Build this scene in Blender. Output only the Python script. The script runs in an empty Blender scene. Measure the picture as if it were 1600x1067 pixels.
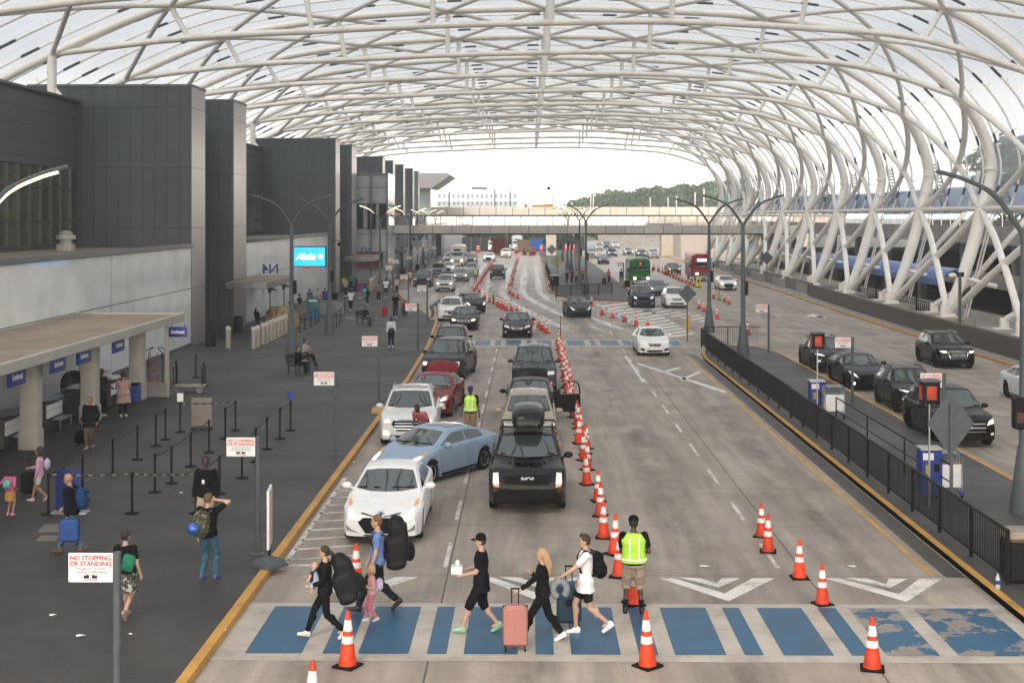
import bpy, bmesh, math, random
from mathutils import Vector, Matrix, Quaternion
from mathutils.bvhtree import BVHTree
random.seed(11)
S = bpy.context.scene
COL = S.collection
PI = math.pi
R = math.radians
# ---------------------------------------------------------------- camera
F = 2100.0; H = 7.6; YAW = math.atan(26 / F)
cd = bpy.data.cameras.new('camera'); cam = bpy.data.objects.new('camera', cd); COL.objects.link(cam)
cam.location = (0, 0, H); cam.rotation_euler = (R(90), 0, YAW)
cd.sensor_width = 36; cd.lens = F / 1600 * 36; cd.shift_y = -195.5 / 1600
cd.clip_start = 0.3; cd.clip_end = 6000
S.camera = cam
FW = Vector((-math.sin(YAW), math.cos(YAW), 0)); RT = Vector((math.cos(YAW), math.sin(YAW), 0))
def G(px, py, z=0.0):
    """ground point seen at a photo pixel"""
    t = (z - H) * F / (338 - py)
    p = (FW + RT * ((px - 800) / F)) * t
    return Vector((p.x, p.y, z))
def AT(px, py, Y):
    d = FW + RT * ((px - 800) / F)
    t = Y / d.y
    return Vector((d.x * t, Y, H + t * (338 - py) / F))
# ---------------------------------------------------------------- world, sun, exposure
w = bpy.data.worlds.new('World'); S.world = w; w.use_nodes = True
nt = w.node_tree; nt.nodes.clear()
SUN_EL, SUN_AZ = R(48), R(200)
sky = nt.nodes.new('ShaderNodeTexSky'); sky.sky_type = 'NISHITA'; sky.sun_disc = False
sky.sun_elevation = SUN_EL; sky.sun_rotation = SUN_AZ; sky.dust_density = 4; sky.air_density = 1.5; sky.ozone_density = 1
hs = nt.nodes.new('ShaderNodeHueSaturation'); hs.inputs['Saturation'].default_value = .35
# overcast: the clear sky's own colour washed out under one even cloud layer
tc = nt.nodes.new('ShaderNodeTexCoord'); mp = nt.nodes.new('ShaderNodeMapping'); mp.inputs['Scale'].default_value = (1, 1, 3.5)
cn = nt.nodes.new('ShaderNodeTexNoise'); cn.inputs['Scale'].default_value = 2.2; cn.inputs['Detail'].default_value = 6
cr = nt.nodes.new('ShaderNodeValToRGB')
cr.color_ramp.elements[0].position = .3; cr.color_ramp.elements[0].color = (5.7, 6.0, 6.4, 1)
cr.color_ramp.elements[1].position = .75; cr.color_ramp.elements[1].color = (8.8, 8.7, 8.6, 1)
sep = nt.nodes.new('ShaderNodeSeparateXYZ'); rp = nt.nodes.new('ShaderNodeValToRGB')
rp.color_ramp.elements[0].position = .02; rp.color_ramp.elements[0].color = (1, 1, 1, 1)
rp.color_ramp.elements[1].position = .5; rp.color_ramp.elements[1].color = (0, 0, 0, 1)
hz = nt.nodes.new('ShaderNodeMixRGB')
# the bright low band of sky is strongest along the road, ahead and behind
ay = nt.nodes.new('ShaderNodeMath'); ay.operation = 'ABSOLUTE'; ey = nt.nodes.new('ShaderNodeValToRGB')
ey.color_ramp.elements[0].position = .35; ey.color_ramp.elements[0].color = (8.6, 8.1, 7.7, 1)
ey.color_ramp.elements[1].position = .95; ey.color_ramp.elements[1].color = (42, 37.5, 32.5, 1)
mx = nt.nodes.new('ShaderNodeMixRGB'); mx.inputs[0].default_value = .86
bg = nt.nodes.new('ShaderNodeBackground'); bg.inputs[1].default_value = .1
ow = nt.nodes.new('ShaderNodeOutputWorld'); L = nt.links.new
L(sky.outputs[0], hs.inputs['Color']); L(tc.outputs['Generated'], mp.inputs[0]); L(mp.outputs[0], cn.inputs['Vector'])
L(cn.outputs['Fac'], cr.inputs[0]); L(tc.outputs['Generated'], sep.inputs[0]); 
mr = nt.nodes.new('ShaderNodeMapRange'); mr.inputs[1].default_value = -.2; mr.inputs[2].default_value = .3; mr.inputs[3].default_value = 1; mr.inputs[4].default_value = 4.5
ml = nt.nodes.new('ShaderNodeMath'); ml.operation = 'MULTIPLY'
L(sep.outputs['Y'], mr.inputs[0]); L(mr.outputs[0], ml.inputs[0]); L(sep.outputs['Z'], ml.inputs[1]); L(ml.outputs[0], rp.inputs[0])
L(sep.outputs['Y'], ay.inputs[0]); L(ay.outputs[0], ey.inputs[0]); L(ey.outputs[0], hz.inputs[2]); L(rp.outputs[0], hz.inputs[0]); L(cr.outputs[0], hz.inputs[1])
L(hs.outputs[0], mx.inputs[1]); L(hz.outputs[0], mx.inputs[2]); L(mx.outputs[0], bg.inputs[0]); L(bg.outputs[0], ow.inputs[0])
sd = bpy.data.lights.new('sun', 'SUN'); sd.energy = 1.5; sd.angle = R(14); sd.color = (1, .88, .74)
so = bpy.data.objects.new('sun', sd); COL.objects.link(so)
dv = Vector((math.sin(SUN_AZ) * math.cos(SUN_EL), math.cos(SUN_AZ) * math.cos(SUN_EL), math.sin(SUN_EL)))
so.rotation_euler = dv.to_track_quat('Z', 'Y').to_euler()
vs = S.view_settings; vs.view_transform = 'Standard'; vs.look = 'None'; vs.gamma = 1; vs.exposure = 1.05
S.cycles.max_bounces = 7; S.cycles.transparent_max_bounces = 12; S.cycles.diffuse_bounces = 3; S.cycles.glossy_bounces = 3
S.cycles.caustics_reflective = False; S.cycles.caustics_refractive = False

# ---------------------------------------------------------------- materials
def new_mat(name):
    m = bpy.data.materials.new(name); m.use_nodes = True
    n = m.node_tree.nodes; l = m.node_tree.links
    b = n['Principled BSDF']
    return m, n, l, b
def mth(n, l, op, a, b=None, c=None):
    k = n.new('ShaderNodeMath'); k.operation = op
    for i, v in enumerate((a, b, c)):
        if v is None: continue
        if isinstance(v, (int, float)): k.inputs[i].default_value = v
        else: l.new(v, k.inputs[i])
    return k.outputs[0]
def noise(n, l, scale, detail=4, vec=None, rough=.55, stretch=None):
    k = n.new('ShaderNodeTexNoise'); k.inputs['Scale'].default_value = scale; k.inputs['Detail'].default_value = detail
    k.inputs['Roughness'].default_value = rough
    if stretch is not None:
        m = n.new('ShaderNodeMapping'); m.inputs['Scale'].default_value = stretch; l.new(vec, m.inputs[0]); vec = m.outputs[0]
    if vec is not None: l.new(vec, k.inputs['Vector'])
    return k.outputs['Fac']
def rgbmix(n, l, fac, a, b, typ='MIX'):
    k = n.new('ShaderNodeMixRGB'); k.blend_type = typ
    for i, v in enumerate((fac, a, b)):
        if isinstance(v, (int, float)): k.inputs[i].default_value = v
        elif isinstance(v, tuple): k.inputs[i].default_value = v if len(v) == 4 else (*v, 1)
        else: l.new(v, k.inputs[i])
    return k.outputs[0]
def ramp(n, l, fac, p0, c0, p1, c1):
    k = n.new('ShaderNodeValToRGB'); e = k.color_ramp.elements
    e[0].position = p0; e[0].color = (*c0, 1) if isinstance(c0, tuple) else (c0, c0, c0, 1)
    e[1].position = p1; e[1].color = (*c1, 1) if isinstance(c1, tuple) else (c1, c1, c1, 1)
    l.new(fac, k.inputs[0]); return k.outputs[0]
def mat(name, col, rough=.5, metal=0, var=.12, scale=6, bump=0, coat=0, spec=.5, emit=0, bscale=None, obcol=False, world=False):
    m, n, l, b = new_mat(name)
    co = n.new('ShaderNodeNewGeometry').outputs['Position'] if world else n.new('ShaderNodeTexCoord').outputs['Object']
    f = noise(n, l, scale, 5, co)
    v = ramp(n, l, f, .3, 1 - var, .7, 1 + var)
    if obcol:
        base = n.new('ShaderNodeObjectInfo').outputs['Color']
    else:
        base = tuple(col)
    c = rgbmix(n, l, 1.0, base, v, 'MULTIPLY'); l.new(c, b.inputs['Base Color'])
    b.inputs['Metallic'].default_value = metal
    rr = mth(n, l, 'MULTIPLY_ADD', f, .16, max(0, rough - .08)); l.new(rr, b.inputs['Roughness'])
    b.inputs['Coat Weight'].default_value = coat; b.inputs['Coat Roughness'].default_value = .04
    b.inputs['Specular IOR Level'].default_value = spec
    if bump:
        bn = n.new('ShaderNodeBump'); bn.inputs['Strength'].default_value = bump; bn.inputs['Distance'].default_value = .02
        l.new(noise(n, l, bscale or scale * 4, 3, co), bn.inputs['Height']); l.new(bn.outputs[0], b.inputs['Normal'])
    if emit:
        b.inputs['Emission Color'].default_value = (*col, 1); b.inputs['Emission Strength'].default_value = emit
    return m
def panel_mat(name, col, ax, du, ou, dv_, ov, rough=.45, lw=.03, metal=0, spec=.5, var=.08, line=(.012, .013, .014), dvs=None, spread=0.0):
    """cladding with thin open joints; ax = world axis running across, z runs up"""
    m, n, l, b = new_mat(name)
    p = n.new('ShaderNodeNewGeometry').outputs['Position']
    s = n.new('ShaderNodeSeparateXYZ'); l.new(p, s.inputs[0])
    def lines(c, d, o, wd):
        q = mth(n, l, 'FRACT', mth(n, l, 'DIVIDE', mth(n, l, 'SUBTRACT', c, o), d))
        return mth(n, l, 'LESS_THAN', mth(n, l, 'ABSOLUTE', mth(n, l, 'SUBTRACT', q, .5)), wd / d / 2)
    fs = []
    if du: fs.append(lines(s.outputs[ax], du, ou - du / 2, lw))
    if dv_: fs.append(lines(s.outputs['Z'], dv_, ov - dv_ / 2, lw))
    ln = fs[0]
    for q in fs[1:]: ln = mth(n, l, 'MAXIMUM', ln, q)
    f = noise(n, l, .7, 4, p)
    v = ramp(n, l, f, .3, 1 - var, .7, 1 + var)
    cc = rgbmix(n, l, 1.0, tuple(col), v, 'MULTIPLY')
    if spread and du:
        cell = mth(n, l, 'FLOOR', mth(n, l, 'DIVIDE', mth(n, l, 'SUBTRACT', s.outputs[ax], ou), du))
        wn = n.new('ShaderNodeTexWhiteNoise'); wn.noise_dimensions = '1D'; l.new(cell, wn.inputs['W'])
        cc = rgbmix(n, l, 1.0, cc, ramp(n, l, wn.outputs['Value'], 0, 1 - spread, 1, 1 + spread), 'MULTIPLY')
    l.new(rgbmix(n, l, ln, cc, line), b.inputs['Base Color'])
    b.inputs['Metallic'].default_value = metal; b.inputs['Specular IOR Level'].default_value = spec
    l.new(mth(n, l, 'MULTIPLY_ADD', f, .15, rough - .07), b.inputs['Roughness'])
    bn = n.new('ShaderNodeBump'); bn.inputs['Strength'].default_value = .5; bn.inputs['Distance'].default_value = -.02
    l.new(ln, bn.inputs['Height']); l.new(bn.outputs[0], b.inputs['Normal'])
    return m
M = {}
M['steel'] = mat('white_painted_steel', (.84, .81, .75), .42, var=.06, scale=1.2, world=True)
M['black'] = mat('black_powder_coat', (.008, .008, .009), .5, spec=.15)
M['rubber'] = mat('black_rubber', (.007, .007, .007), .8, var=.25, scale=20, spec=.12)
M['greysteel'] = mat('grey_painted_steel', (.075, .09, .097), .45, var=.14, spec=.3)
M['alu'] = mat('brushed_aluminium', (.55, .55, .55), .3, metal=.9)
M['chrome'] = mat('chrome', (.75, .75, .76), .12, metal=1, var=.04)
M['glass'] = mat('dark_car_glass', (.022, .034, .034), .06, var=.1, coat=1, spec=.9)
for nd in M['glass'].node_tree.nodes:
    if nd.type == 'MATH': nd.inputs[1].default_value = .01; nd.inputs[2].default_value = .015
M['rimm'] = mat('rim_alloy', (.62, .62, .62), .35, metal=.1)
M['paint'] = mat('car_paint', (1, 1, 1), .28, coat=.16, spec=.12, var=.04, scale=2, obcol=True)
M['plastic'] = mat('satin_plastic', (1, 1, 1), .45, obcol=True, var=.08)
M['cloth'] = mat('woven_cloth', (1, 1, 1), .85, obcol=True, var=.16, scale=14, bump=.7, bscale=9, spec=.1)
M['skin'] = mat('skin', (1, 1, 1), .5, obcol=True, var=.08, scale=9)
M['hair'] = mat('hair', (1, 1, 1), .6, obcol=True, var=.35, scale=40, bump=.6, bscale=60)
M['lamp_w'] = mat('headlamp_glass', (.8, .8, .78), .1, coat=1, var=.1, scale=30)
M['lamp_on'] = mat('lit_headlamp', (1, .78, .5), .2, emit=2.6)
M['lamp_white'] = mat('lit_white_lamp', (.93, .96, 1), .2, emit=3.0)
M['led'] = mat('lit_tube', (1, .80, .50), .2, emit=1.8)
M['red_lens'] = mat('red_lens', (.45, .015, .012), .15, coat=1)
M['amber'] = mat('amber_lens', (.9, .3, .03), .15, coat=1)
M['orange'] = mat('cone_orange', (.72, .055, .012), .5, var=.3, scale=7, bump=.1, spec=.3)
M['reflect'] = mat('reflective_white', (.78, .77, .76), .4, var=.12, scale=14)
M['band'] = mat('scuffed_reflective_band', (.70, .68, .65), .5, var=.42, scale=7)
M['white'] = mat('white_paint', (.78, .77, .74), .45, var=.06)
M['signred'] = mat('sign_red', (.62, .05, .04), .5)
M['signgrey'] = mat('sign_grey', (.25, .25, .25), .5)
M['blue'] = mat('blue_panel', (.012, .04, .24), .4)
M['concrete'] = mat('concrete', (.30, .285, .26), .8, var=.22, scale=1.4, bump=.3, bscale=14, world=True)
M['tanroof'] = panel_mat('weathered_roof_membrane', (.30, .235, .175), 'Y', 3.05, 1, 0, 0, rough=.85, lw=.05, line=(.2, .16, .12), var=.2)

def tag(o, label=None, cat=None, group=None, kind=None):
    if label: o['label'] = label
    if cat: o['category'] = cat
    if group: o['group'] = group
    if kind: o['kind'] = kind
    return o
def empty(name, loc=(0, 0, 0), rz=0.0):
    o = bpy.data.objects.new(name, None); COL.objects.link(o); o.location = loc; o.rotation_euler = (0, 0, rz)
    o.empty_display_size = .2
    return o
def kids(o): return [c for c in o.children]
def copy_tree(o, parent=None):
    c = o.copy(); COL.objects.link(c)
    if parent is not None: c.parent = parent
    for ch in kids(o): copy_tree(ch, c)
    return c

class MB:
    """collects shapes and links them as ONE mesh object"""
    def __init__(s): s.v = []; s.f = []; s.mi = []; s.m = Matrix.Identity(4); s.cur = 0
    def at(s, loc=(0, 0, 0), rz=0, rx=0, ry=0, sc=1):
        s.m = Matrix.Translation(loc) @ Matrix.Rotation(rz, 4, 'Z') @ Matrix.Rotation(ry, 4, 'Y') @ Matrix.Rotation(rx, 4, 'X') @ Matrix.Scale(sc, 4)
        return s
    def add(s, vs, fs):
        b = len(s.v); s.v += [s.m @ Vector(p) for p in vs]
        for f in fs: s.f.append([b + i for i in f]); s.mi.append(s.cur)
        return s
    def box(s, c, d, bev=0.0):
        x, y, z = c; a, b_, h = d[0] / 2, d[1] / 2, d[2] / 2
        if not bev:
            vs = [(x + i * a, y + j * b_, z + k * h) for k in (-1, 1) for j in (-1, 1) for i in (-1, 1)]
            return s.add(vs, [(0, 2, 3, 1), (4, 5, 7, 6), (0, 1, 5, 4), (2, 6, 7, 3), (0, 4, 6, 2), (1, 3, 7, 5)])
        e = min(bev, a * .98, b_ * .98, h * .98)
        pr = [(0, -h), (a - e, -h), (a, -h + e), (a, h - e), (a - e, h)]
        vs = []; fs = []
        def ring(ax, by, zz, rr):
            o = []
            for (sx, sy) in ((1, 1), (-1, 1), (-1, -1), (1, -1)):
                q0 = math.atan2(sy, sx)
                for t in (-PI / 4, 0, PI / 4):
                    o.append((x + sx * (ax - rr) + rr * math.cos(q0 + t), y + sy * (by - rr) + rr * math.sin(q0 + t), z + zz))
            return o
        rs = [ring(a - e, b_ - e, -h, e * .5), ring(a, b_, -h + e, e), ring(a, b_, h - e, e), ring(a - e, b_ - e, h, e * .5)]
        for r_ in rs: vs += r_
        n = 12
        for k in range(3):
            for i in range(n): fs.append((k * n + i, k * n + (i + 1) % n, (k + 1) * n + (i + 1) % n, (k + 1) * n + i))
        fs.append(tuple(range(n))[::-1]); fs.append(tuple(range(3 * n, 4 * n)))
        return s.add(vs, fs)
    def tube(s, pts, r, n=8, cap=True, ell=None):
        pts = [Vector(p) for p in pts]; k = len(pts)
        rr = r if isinstance(r, (list, tuple)) else [r] * k
        vs = []; up = None
        for i, p in enumerate(pts):
            t = (pts[min(i + 1, k - 1)] - pts[max(i - 1, 0)])
            if t.length < 1e-9: t = Vector((0, 0, 1))
            t.normalize()
            if up is None: up = Vector((0, 0, 1)) if abs(t.z) < .9 else Vector((0, 1, 0))
            a = t.cross(up)
            if a.length < 1e-4: a = t.cross(Vector((1, 0, 0)))
            a.normalize(); up = a.cross(t).normalized()
            for j in range(n):
                q = 2 * PI * j / n
                vs.append(p + a * (math.cos(q) * rr[i]) + up * (math.sin(q) * rr[i]))
        fs = [(i * n + j, i * n + (j + 1) % n, (i + 1) * n + (j + 1) % n, (i + 1) * n + j) for i in range(k - 1) for j in range(n)]
        if cap: fs += [tuple(range(n))[::-1], tuple(range((k - 1) * n, k * n))]
        return s.add(vs, fs)
    def lathe(s, prof, c=(0, 0, 0), n=16, axis='z'):
        vs = []; fs = []
        for (r, z) in prof:
            for j in range(n):
                q = 2 * PI * j / n
                if axis == 'z': vs.append((c[0] + r * math.cos(q), c[1] + r * math.sin(q), c[2] + z))
                elif axis == 'x': vs.append((c[0] + z, c[1] + r * math.cos(q), c[2] + r * math.sin(q)))
                else: vs.append((c[0] + r * math.sin(q), c[1] + z, c[2] + r * math.cos(q)))
        for i in range(len(prof) - 1):
            for j in range(n): fs.append((i * n + j, i * n + (j + 1) % n, (i + 1) * n + (j + 1) % n, (i + 1) * n + j))
        if prof[0][0] > 1e-4: fs.append(tuple(range(n))[::-1])
        if prof[-1][0] > 1e-4: fs.append(tuple(range((len(prof) - 1) * n, len(prof) * n)))
        return s.add(vs, fs)
    def ball(s, c, r, n=12, m=8):
        rx, ry, rz = r if isinstance(r, (tuple, list)) else (r, r, r)
        vs = [(c[0], c[1], c[2] - rz)]; fs = []
        for i in range(1, m):
            a = -PI / 2 + PI * i / m
            for j in range(n):
                q = 2 * PI * j / n
                vs.append((c[0] + rx * math.cos(a) * math.cos(q), c[1] + ry * math.cos(a) * math.sin(q), c[2] + rz * math.sin(a)))
        vs.append((c[0], c[1], c[2] + rz)); e = len(vs) - 1
        for j in range(n):
            fs.append((0, 1 + (j + 1) % n, 1 + j)); fs.append((e, e - n + j, e - n + (j + 1) % n))
        for i in range(m - 2):
            for j in range(n):
                a = 1 + i * n; fs.append((a + j, a + (j + 1) % n, a + n + (j + 1) % n, a + n + j))
        return s.add(vs, fs)
    def prism(s, poly, z0, z1):
        n = len(poly); ar = sum(poly[i][0] * poly[(i + 1) % n][1] - poly[(i + 1) % n][0] * poly[i][1] for i in range(n))
        if ar < 0: poly = poly[::-1]
        vs = [(x, y, z0) for x, y in poly] + [(x, y, z1) for x, y in poly]
        return s.add(vs, [tuple(range(n))[::-1], tuple(range(n, 2 * n))] + [(i, (i + 1) % n, n + (i + 1) % n, n + i) for i in range(n)])
    def extrude_xz(s, poly, y0, y1):
        """polygon in x,z extruded along y"""
        n = len(poly)
        vs = [(x, y0, z) for x, z in poly] + [(x, y1, z) for x, z in poly]
        return s.add(vs, [tuple(range(n)), tuple(range(n, 2 * n))[::-1]] + [((i + 1) % n, i, n + i, n + (i + 1) % n) for i in range(n)])
    def sheet(s, poly, z): return s.add([(x, y, z) for x, y in poly], [tuple(range(len(poly)))])
    def mesh(s, name, mats, smooth=35):
        me = bpy.data.meshes.new(name); me.from_pydata([tuple(v) for v in s.v], [], s.f)
        for m_ in (mats if isinstance(mats, (list, tuple)) else [mats]): me.materials.append(m_)
        if any(s.mi): me.polygons.foreach_set('material_index', s.mi)
        me.update()
        if smooth:
            me.shade_smooth(); me.set_sharp_from_angle(angle=R(smooth))
        return me
    def build(s, name, mats, parent=None, smooth=35, col=None):
        o = bpy.data.objects.new(name, s.mesh(name, mats, smooth)); COL.objects.link(o)
        if parent is not None: o.parent = parent
        if col: o.color = (*col, 1)
        return o
def spline(pts, per=6):
    """Catmull-Rom through tuples"""
    out = []; n = len(pts); d = len(pts[0])
    for i in range(n - 1):
        p0 = pts[max(i - 1, 0)]; p1 = pts[i]; p2 = pts[i + 1]; p3 = pts[min(i + 2, n - 1)]
        for k in range(per):
            t = k / per
            out.append(tuple(.5 * (2 * p1[j] + (p2[j] - p0[j]) * t + (2 * p0[j] - 5 * p1[j] + 4 * p2[j] - p3[j]) * t * t + (3 * p1[j] - p0[j] - 3 * p2[j] + p3[j]) * t ** 3) for j in range(d)))
    out.append(tuple(pts[-1])); return out
def text_mesh(txt, size, mat_, bold=0.0, align='CENTER', extr=.002, spacing=1.0, shear=0.0):
    cu = bpy.data.curves.new('lettering', 'FONT'); cu.body = txt; cu.size = size; cu.align_x = align; cu.align_y = 'CENTER'
    cu.extrude = extr; cu.offset = bold; cu.space_character = spacing; cu.resolution_u = 3; cu.shear = shear
    cu.materials.append(mat_)
    o = bpy.data.objects.new('lettering_curve', cu); COL.objects.link(o)
    dg = bpy.context.evaluated_depsgraph_get(); dg.update()
    me = bpy.data.meshes.new_from_object(o.evaluated_get(dg)); me.name = 'lettering'
    bpy.data.objects.remove(o, do_unlink=True); bpy.data.curves.remove(cu)
    return me
def letters(txt, size, mat_, loc, parent, name='lettering', rz=0.0, bold=0.0, rx=R(90), spacing=1.0, sx=1.0, shear=0.0, align='CENTER'):
    o = bpy.data.objects.new(name, text_mesh(txt, size, mat_, bold, align, spacing=spacing, shear=shear)); COL.objects.link(o)
    o.location = loc; o.rotation_euler = (rx, 0, rz); o.scale = (sx, 1, 1); o.parent = parent
    return o

_t = M['orange'].node_tree; _b = _t.nodes['Principled BSDF']; _src = _b.inputs['Base Color'].links[0].from_socket
_o = _t.nodes.new('ShaderNodeObjectInfo'); _t.links.new(rgbmix(_t.nodes, _t.links, 1.0, _src, ramp(_t.nodes, _t.links, _o.outputs['Random'], 0, (.62, .7, .8), 1, 1.08), 'MULTIPLY'), _b.inputs['Base Color'])
# ================================================================ ground, roads, kerbs, markings
def road_material():
    m, n, l, b = new_mat('road_concrete')
    p = n.new('ShaderNodeNewGeometry').outputs['Position']
    s = n.new('ShaderNodeSeparateXYZ'); l.new(p, s.inputs[0])
    big = noise(n, l, .35, 6, p, .6); fine = noise(n, l, 22, 3, p, .7)
    strk = noise(n, l, 1, 7, p, .62, (1.9, .16, 1)); brush = noise(n, l, 1, 3, p, .6, (.6, 26, 1))
    blot = noise(n, l, 1, 6, p, .65, (.9, .28, 1))
    c = ramp(n, l, big, .3, (.275, .228, .188), .72, (.42, .358, .300))
    c = rgbmix(n, l, 1, c, ramp(n, l, fine, .25, .8, .75, 1.16), 'MULTIPLY')
    c = rgbmix(n, l, 1, c, ramp(n, l, strk, .35, .72, .62, 1.1), 'MULTIPLY')
    c = rgbmix(n, l, 1, c, ramp(n, l, brush, .3, .92, .7, 1.06), 'MULTIPLY')
    # oil and tyre grime down the middle of each lane
    xx = mth(n, l, 'ABSOLUTE', mth(n, l, 'SUBTRACT', mth(n, l, 'FRACT', mth(n, l, 'DIVIDE', mth(n, l, 'ADD', s.outputs['X'], 1.8), 3.65)), .5))
    lane = ramp(n, l, xx, .0, 1.0, .26, 0.0)
    g = mth(n, l, 'MULTIPLY', lane, ramp(n, l, blot, .43, 0.0, .64, 1.0))
    c = rgbmix(n, l, mth(n, l, 'MULTIPLY', g, .62), c, (.045, .04, .036))
    # joints
    def ln(ch, d, o, wd):
        q = mth(n, l, 'FRACT', mth(n, l, 'DIVIDE', mth(n, l, 'SUBTRACT', s.outputs[ch], o), d))
        return mth(n, l, 'LESS_THAN', mth(n, l, 'ABSOLUTE', mth(n, l, 'SUBTRACT', q, .5)), wd / d / 2)
    j = mth(n, l, 'MAXIMUM', ln('X', 7.6, -1.72 - 3.8, .035), ln('Y', 4.57, 28.5 - 2.285, .022))
    c = rgbmix(n, l, mth(n, l, 'MULTIPLY', j, .8), c, (.035, .03, .027))
    # old white spills
    sp = noise(n, l, 3.2, 8, p, .75)
    c = rgbmix(n, l, ramp(n, l, sp, .735, 0.0, .75, .6), c, (.55, .53, .5))
    l.new(c, b.inputs['Base Color'])
    wet = ramp(n, l, mth(n, l, 'MULTIPLY_ADD', s.outputs['Y'], .0042, mth(n, l, 'MULTIPLY', big, .45)), .45, .62, 1.0, .30)
    l.new(mth(n, l, 'ADD', wet, mth(n, l, 'MULTIPLY', fine, .1)), b.inputs['Roughness'])
    bn = n.new('ShaderNodeBump'); bn.inputs['Strength'].default_value = .25; bn.inputs['Distance'].default_value = .01
    l.new(mth(n, l, 'ADD', fine, brush), bn.inputs['Height']); l.new(bn.outputs[0], b.inputs['Normal'])
    return m
def walk_material(k=1.0):
    m, n, l, b = new_mat('dark_pavement')
    p = n.new('ShaderNodeNewGeometry').outputs['Position']
    s = n.new('ShaderNodeSeparateXYZ'); l.new(p, s.inputs[0])
    big = noise(n, l, .28, 6, p, .6); fine = noise(n, l, 26, 3, p, .7); brush = noise(n, l, 1, 4, p, .6, (.8, 14, 1))
    c = ramp(n, l, big, .3, (.029 * k, .0275 * k, .026 * k), .72, (.052 * k, .049 * k, .046 * k))
    c = rgbmix(n, l, 1, c, ramp(n, l, fine, .25, .78, .75, 1.2), 'MULTIPLY')
    c = rgbmix(n, l, 1, c, ramp(n, l, brush, .3, .86, .7, 1.12), 'MULTIPLY')
    def ln(ch, d, o, wd):
        q = mth(n, l, 'FRACT', mth(n, l, 'DIVIDE', mth(n, l, 'SUBTRACT', s.outputs[ch], o), d))
        return mth(n, l, 'LESS_THAN', mth(n, l, 'ABSOLUTE', mth(n, l, 'SUBTRACT', q, .5)), wd / d / 2)
    j = mth(n, l, 'MAXIMUM', ln('X', 4.6, 3.9, .02), ln('Y', 4.6, 1.2, .02))
    c = rgbmix(n, l, mth(n, l, 'MULTIPLY', j, .85), c, (.004, .004, .004))
    gum = noise(n, l, 5.5, 4, p, .7)
    c = rgbmix(n, l, ramp(n, l, gum, .66, 0.0, .68, .35), c, (.11, .10, .09))
    st = noise(n, l, 1.3, 7, p, .7)
    c = rgbmix(n, l, ramp(n, l, st, .58, 0.0, .7, .5), c, (.012, .011, .010))
    l.new(c, b.inputs['Base Color'])
    l.new(mth(n, l, 'ADD', ramp(n, l, big, .35, .60, .7, .46), mth(n, l, 'MULTIPLY', fine, .14)), b.inputs['Roughness'])
    bn = n.new('ShaderNodeBump'); bn.inputs['Strength'].default_value = .35; bn.inputs['Distance'].default_value = .008
    l.new(mth(n, l, 'ADD', fine, brush), bn.inputs['Height']); l.new(bn.outputs[0], b.inputs['Normal'])
    return m
def worn(name, col, under, lo, hi, sc=6, rough=.5):
    """paint worn through to the concrete below"""
    m, n, l, b = new_mat(name)
    p = n.new('ShaderNodeNewGeometry').outputs['Position']
    f = noise(n, l, sc, 9, p, .72); f2 = noise(n, l, 1.1, 5, p, .6); f3 = noise(n, l, 30, 2, p)
    k = mth(n, l, 'ADD', mth(n, l, 'MULTIPLY', f, .55), mth(n, l, 'MULTIPLY', f2, .45))
    c = rgbmix(n, l, ramp(n, l, k, lo, 0.0, hi, 1.0), under, col)
    c = rgbmix(n, l, 1, c, ramp(n, l, f2, .3, .8, .7, 1.12), 'MULTIPLY')
    c = rgbmix(n, l, 1, c, ramp(n, l, f3, .3, .88, .7, 1.1), 'MULTIPLY')
    l.new(c, b.inputs['Base Color']); b.inputs['Roughness'].default_value = rough
    return m
M['road'] = road_material(); M['walk'] = walk_material(); M['islewalk'] = walk_material(1.55)
RC = (.34, .285, .235)
M['mark'] = worn('worn_white_marking', (.74, .71, .66), RC, .36, .48, 9)
M['faint'] = worn('faded_white_marking', (.70, .67, .62), RC, .40, .54, 8)
M['xwhite'] = worn('pale_crossing_band', (.46, .41, .35), (.34, .29, .245), .34, .5, 7, .5)
M['xblue'] = worn('blue_crossing_paint', (.011, .088, .175), (.13, .14, .15), .33, .43, 7, .42)
M['xpatch'] = worn('peeling_blue_paint', (.011, .088, .175), (.27, .235, .2), .485, .495, 1.5, .42)
M['kerb'] = worn('yellow_kerb_paint', (.56, .29, .05), (.14, .11, .08), .30, .44, 7, .55)
M['yline'] = worn('yellow_line_paint', (.60, .32, .06), RC, .36, .50, 9, .55)
M['drain'] = worn('black_trench_grime', (.03, .027, .024), (.12, .1, .09), .36, .62, 5, .45)
m_, n_, l_, b_ = new_mat('earth_ground')
pp = n_.new('ShaderNodeNewGeometry').outputs['Position']
l_.new(ramp(n_, l_, noise(n_, l_, .02, 6, pp), .35, (.045, .06, .03), .7, (.13, .12, .1)), b_.inputs['Base Color']); b_.inputs['Roughness'].default_value = .9
M['earth'] = m_
MB().sheet([(-3000, -300), (3000, -300), (3000, 5000), (-3000, 5000)], -.012).build('ground', M['earth'], smooth=0)['kind'] = 'structure'
MB().sheet([(-16, -30), (36, -30), (36, 420), (-16, 420)], 0).build('road', M['road'], smooth=0)['kind'] = 'structure'
KX = [(-5.5, -30), (-5.5, 62), (-5.75, 78), (-6.5, 96), (-8.6, 108), (-11.2, 122), (-13.3, 136), (-14.6, 143), (-14.6, 420)]
o = MB().prism([(-46, -30), (-46, 420)] + KX[::-1], -.01, .13).build('pavement', M['walk'], smooth=0); o['kind'] = 'structure'
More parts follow.
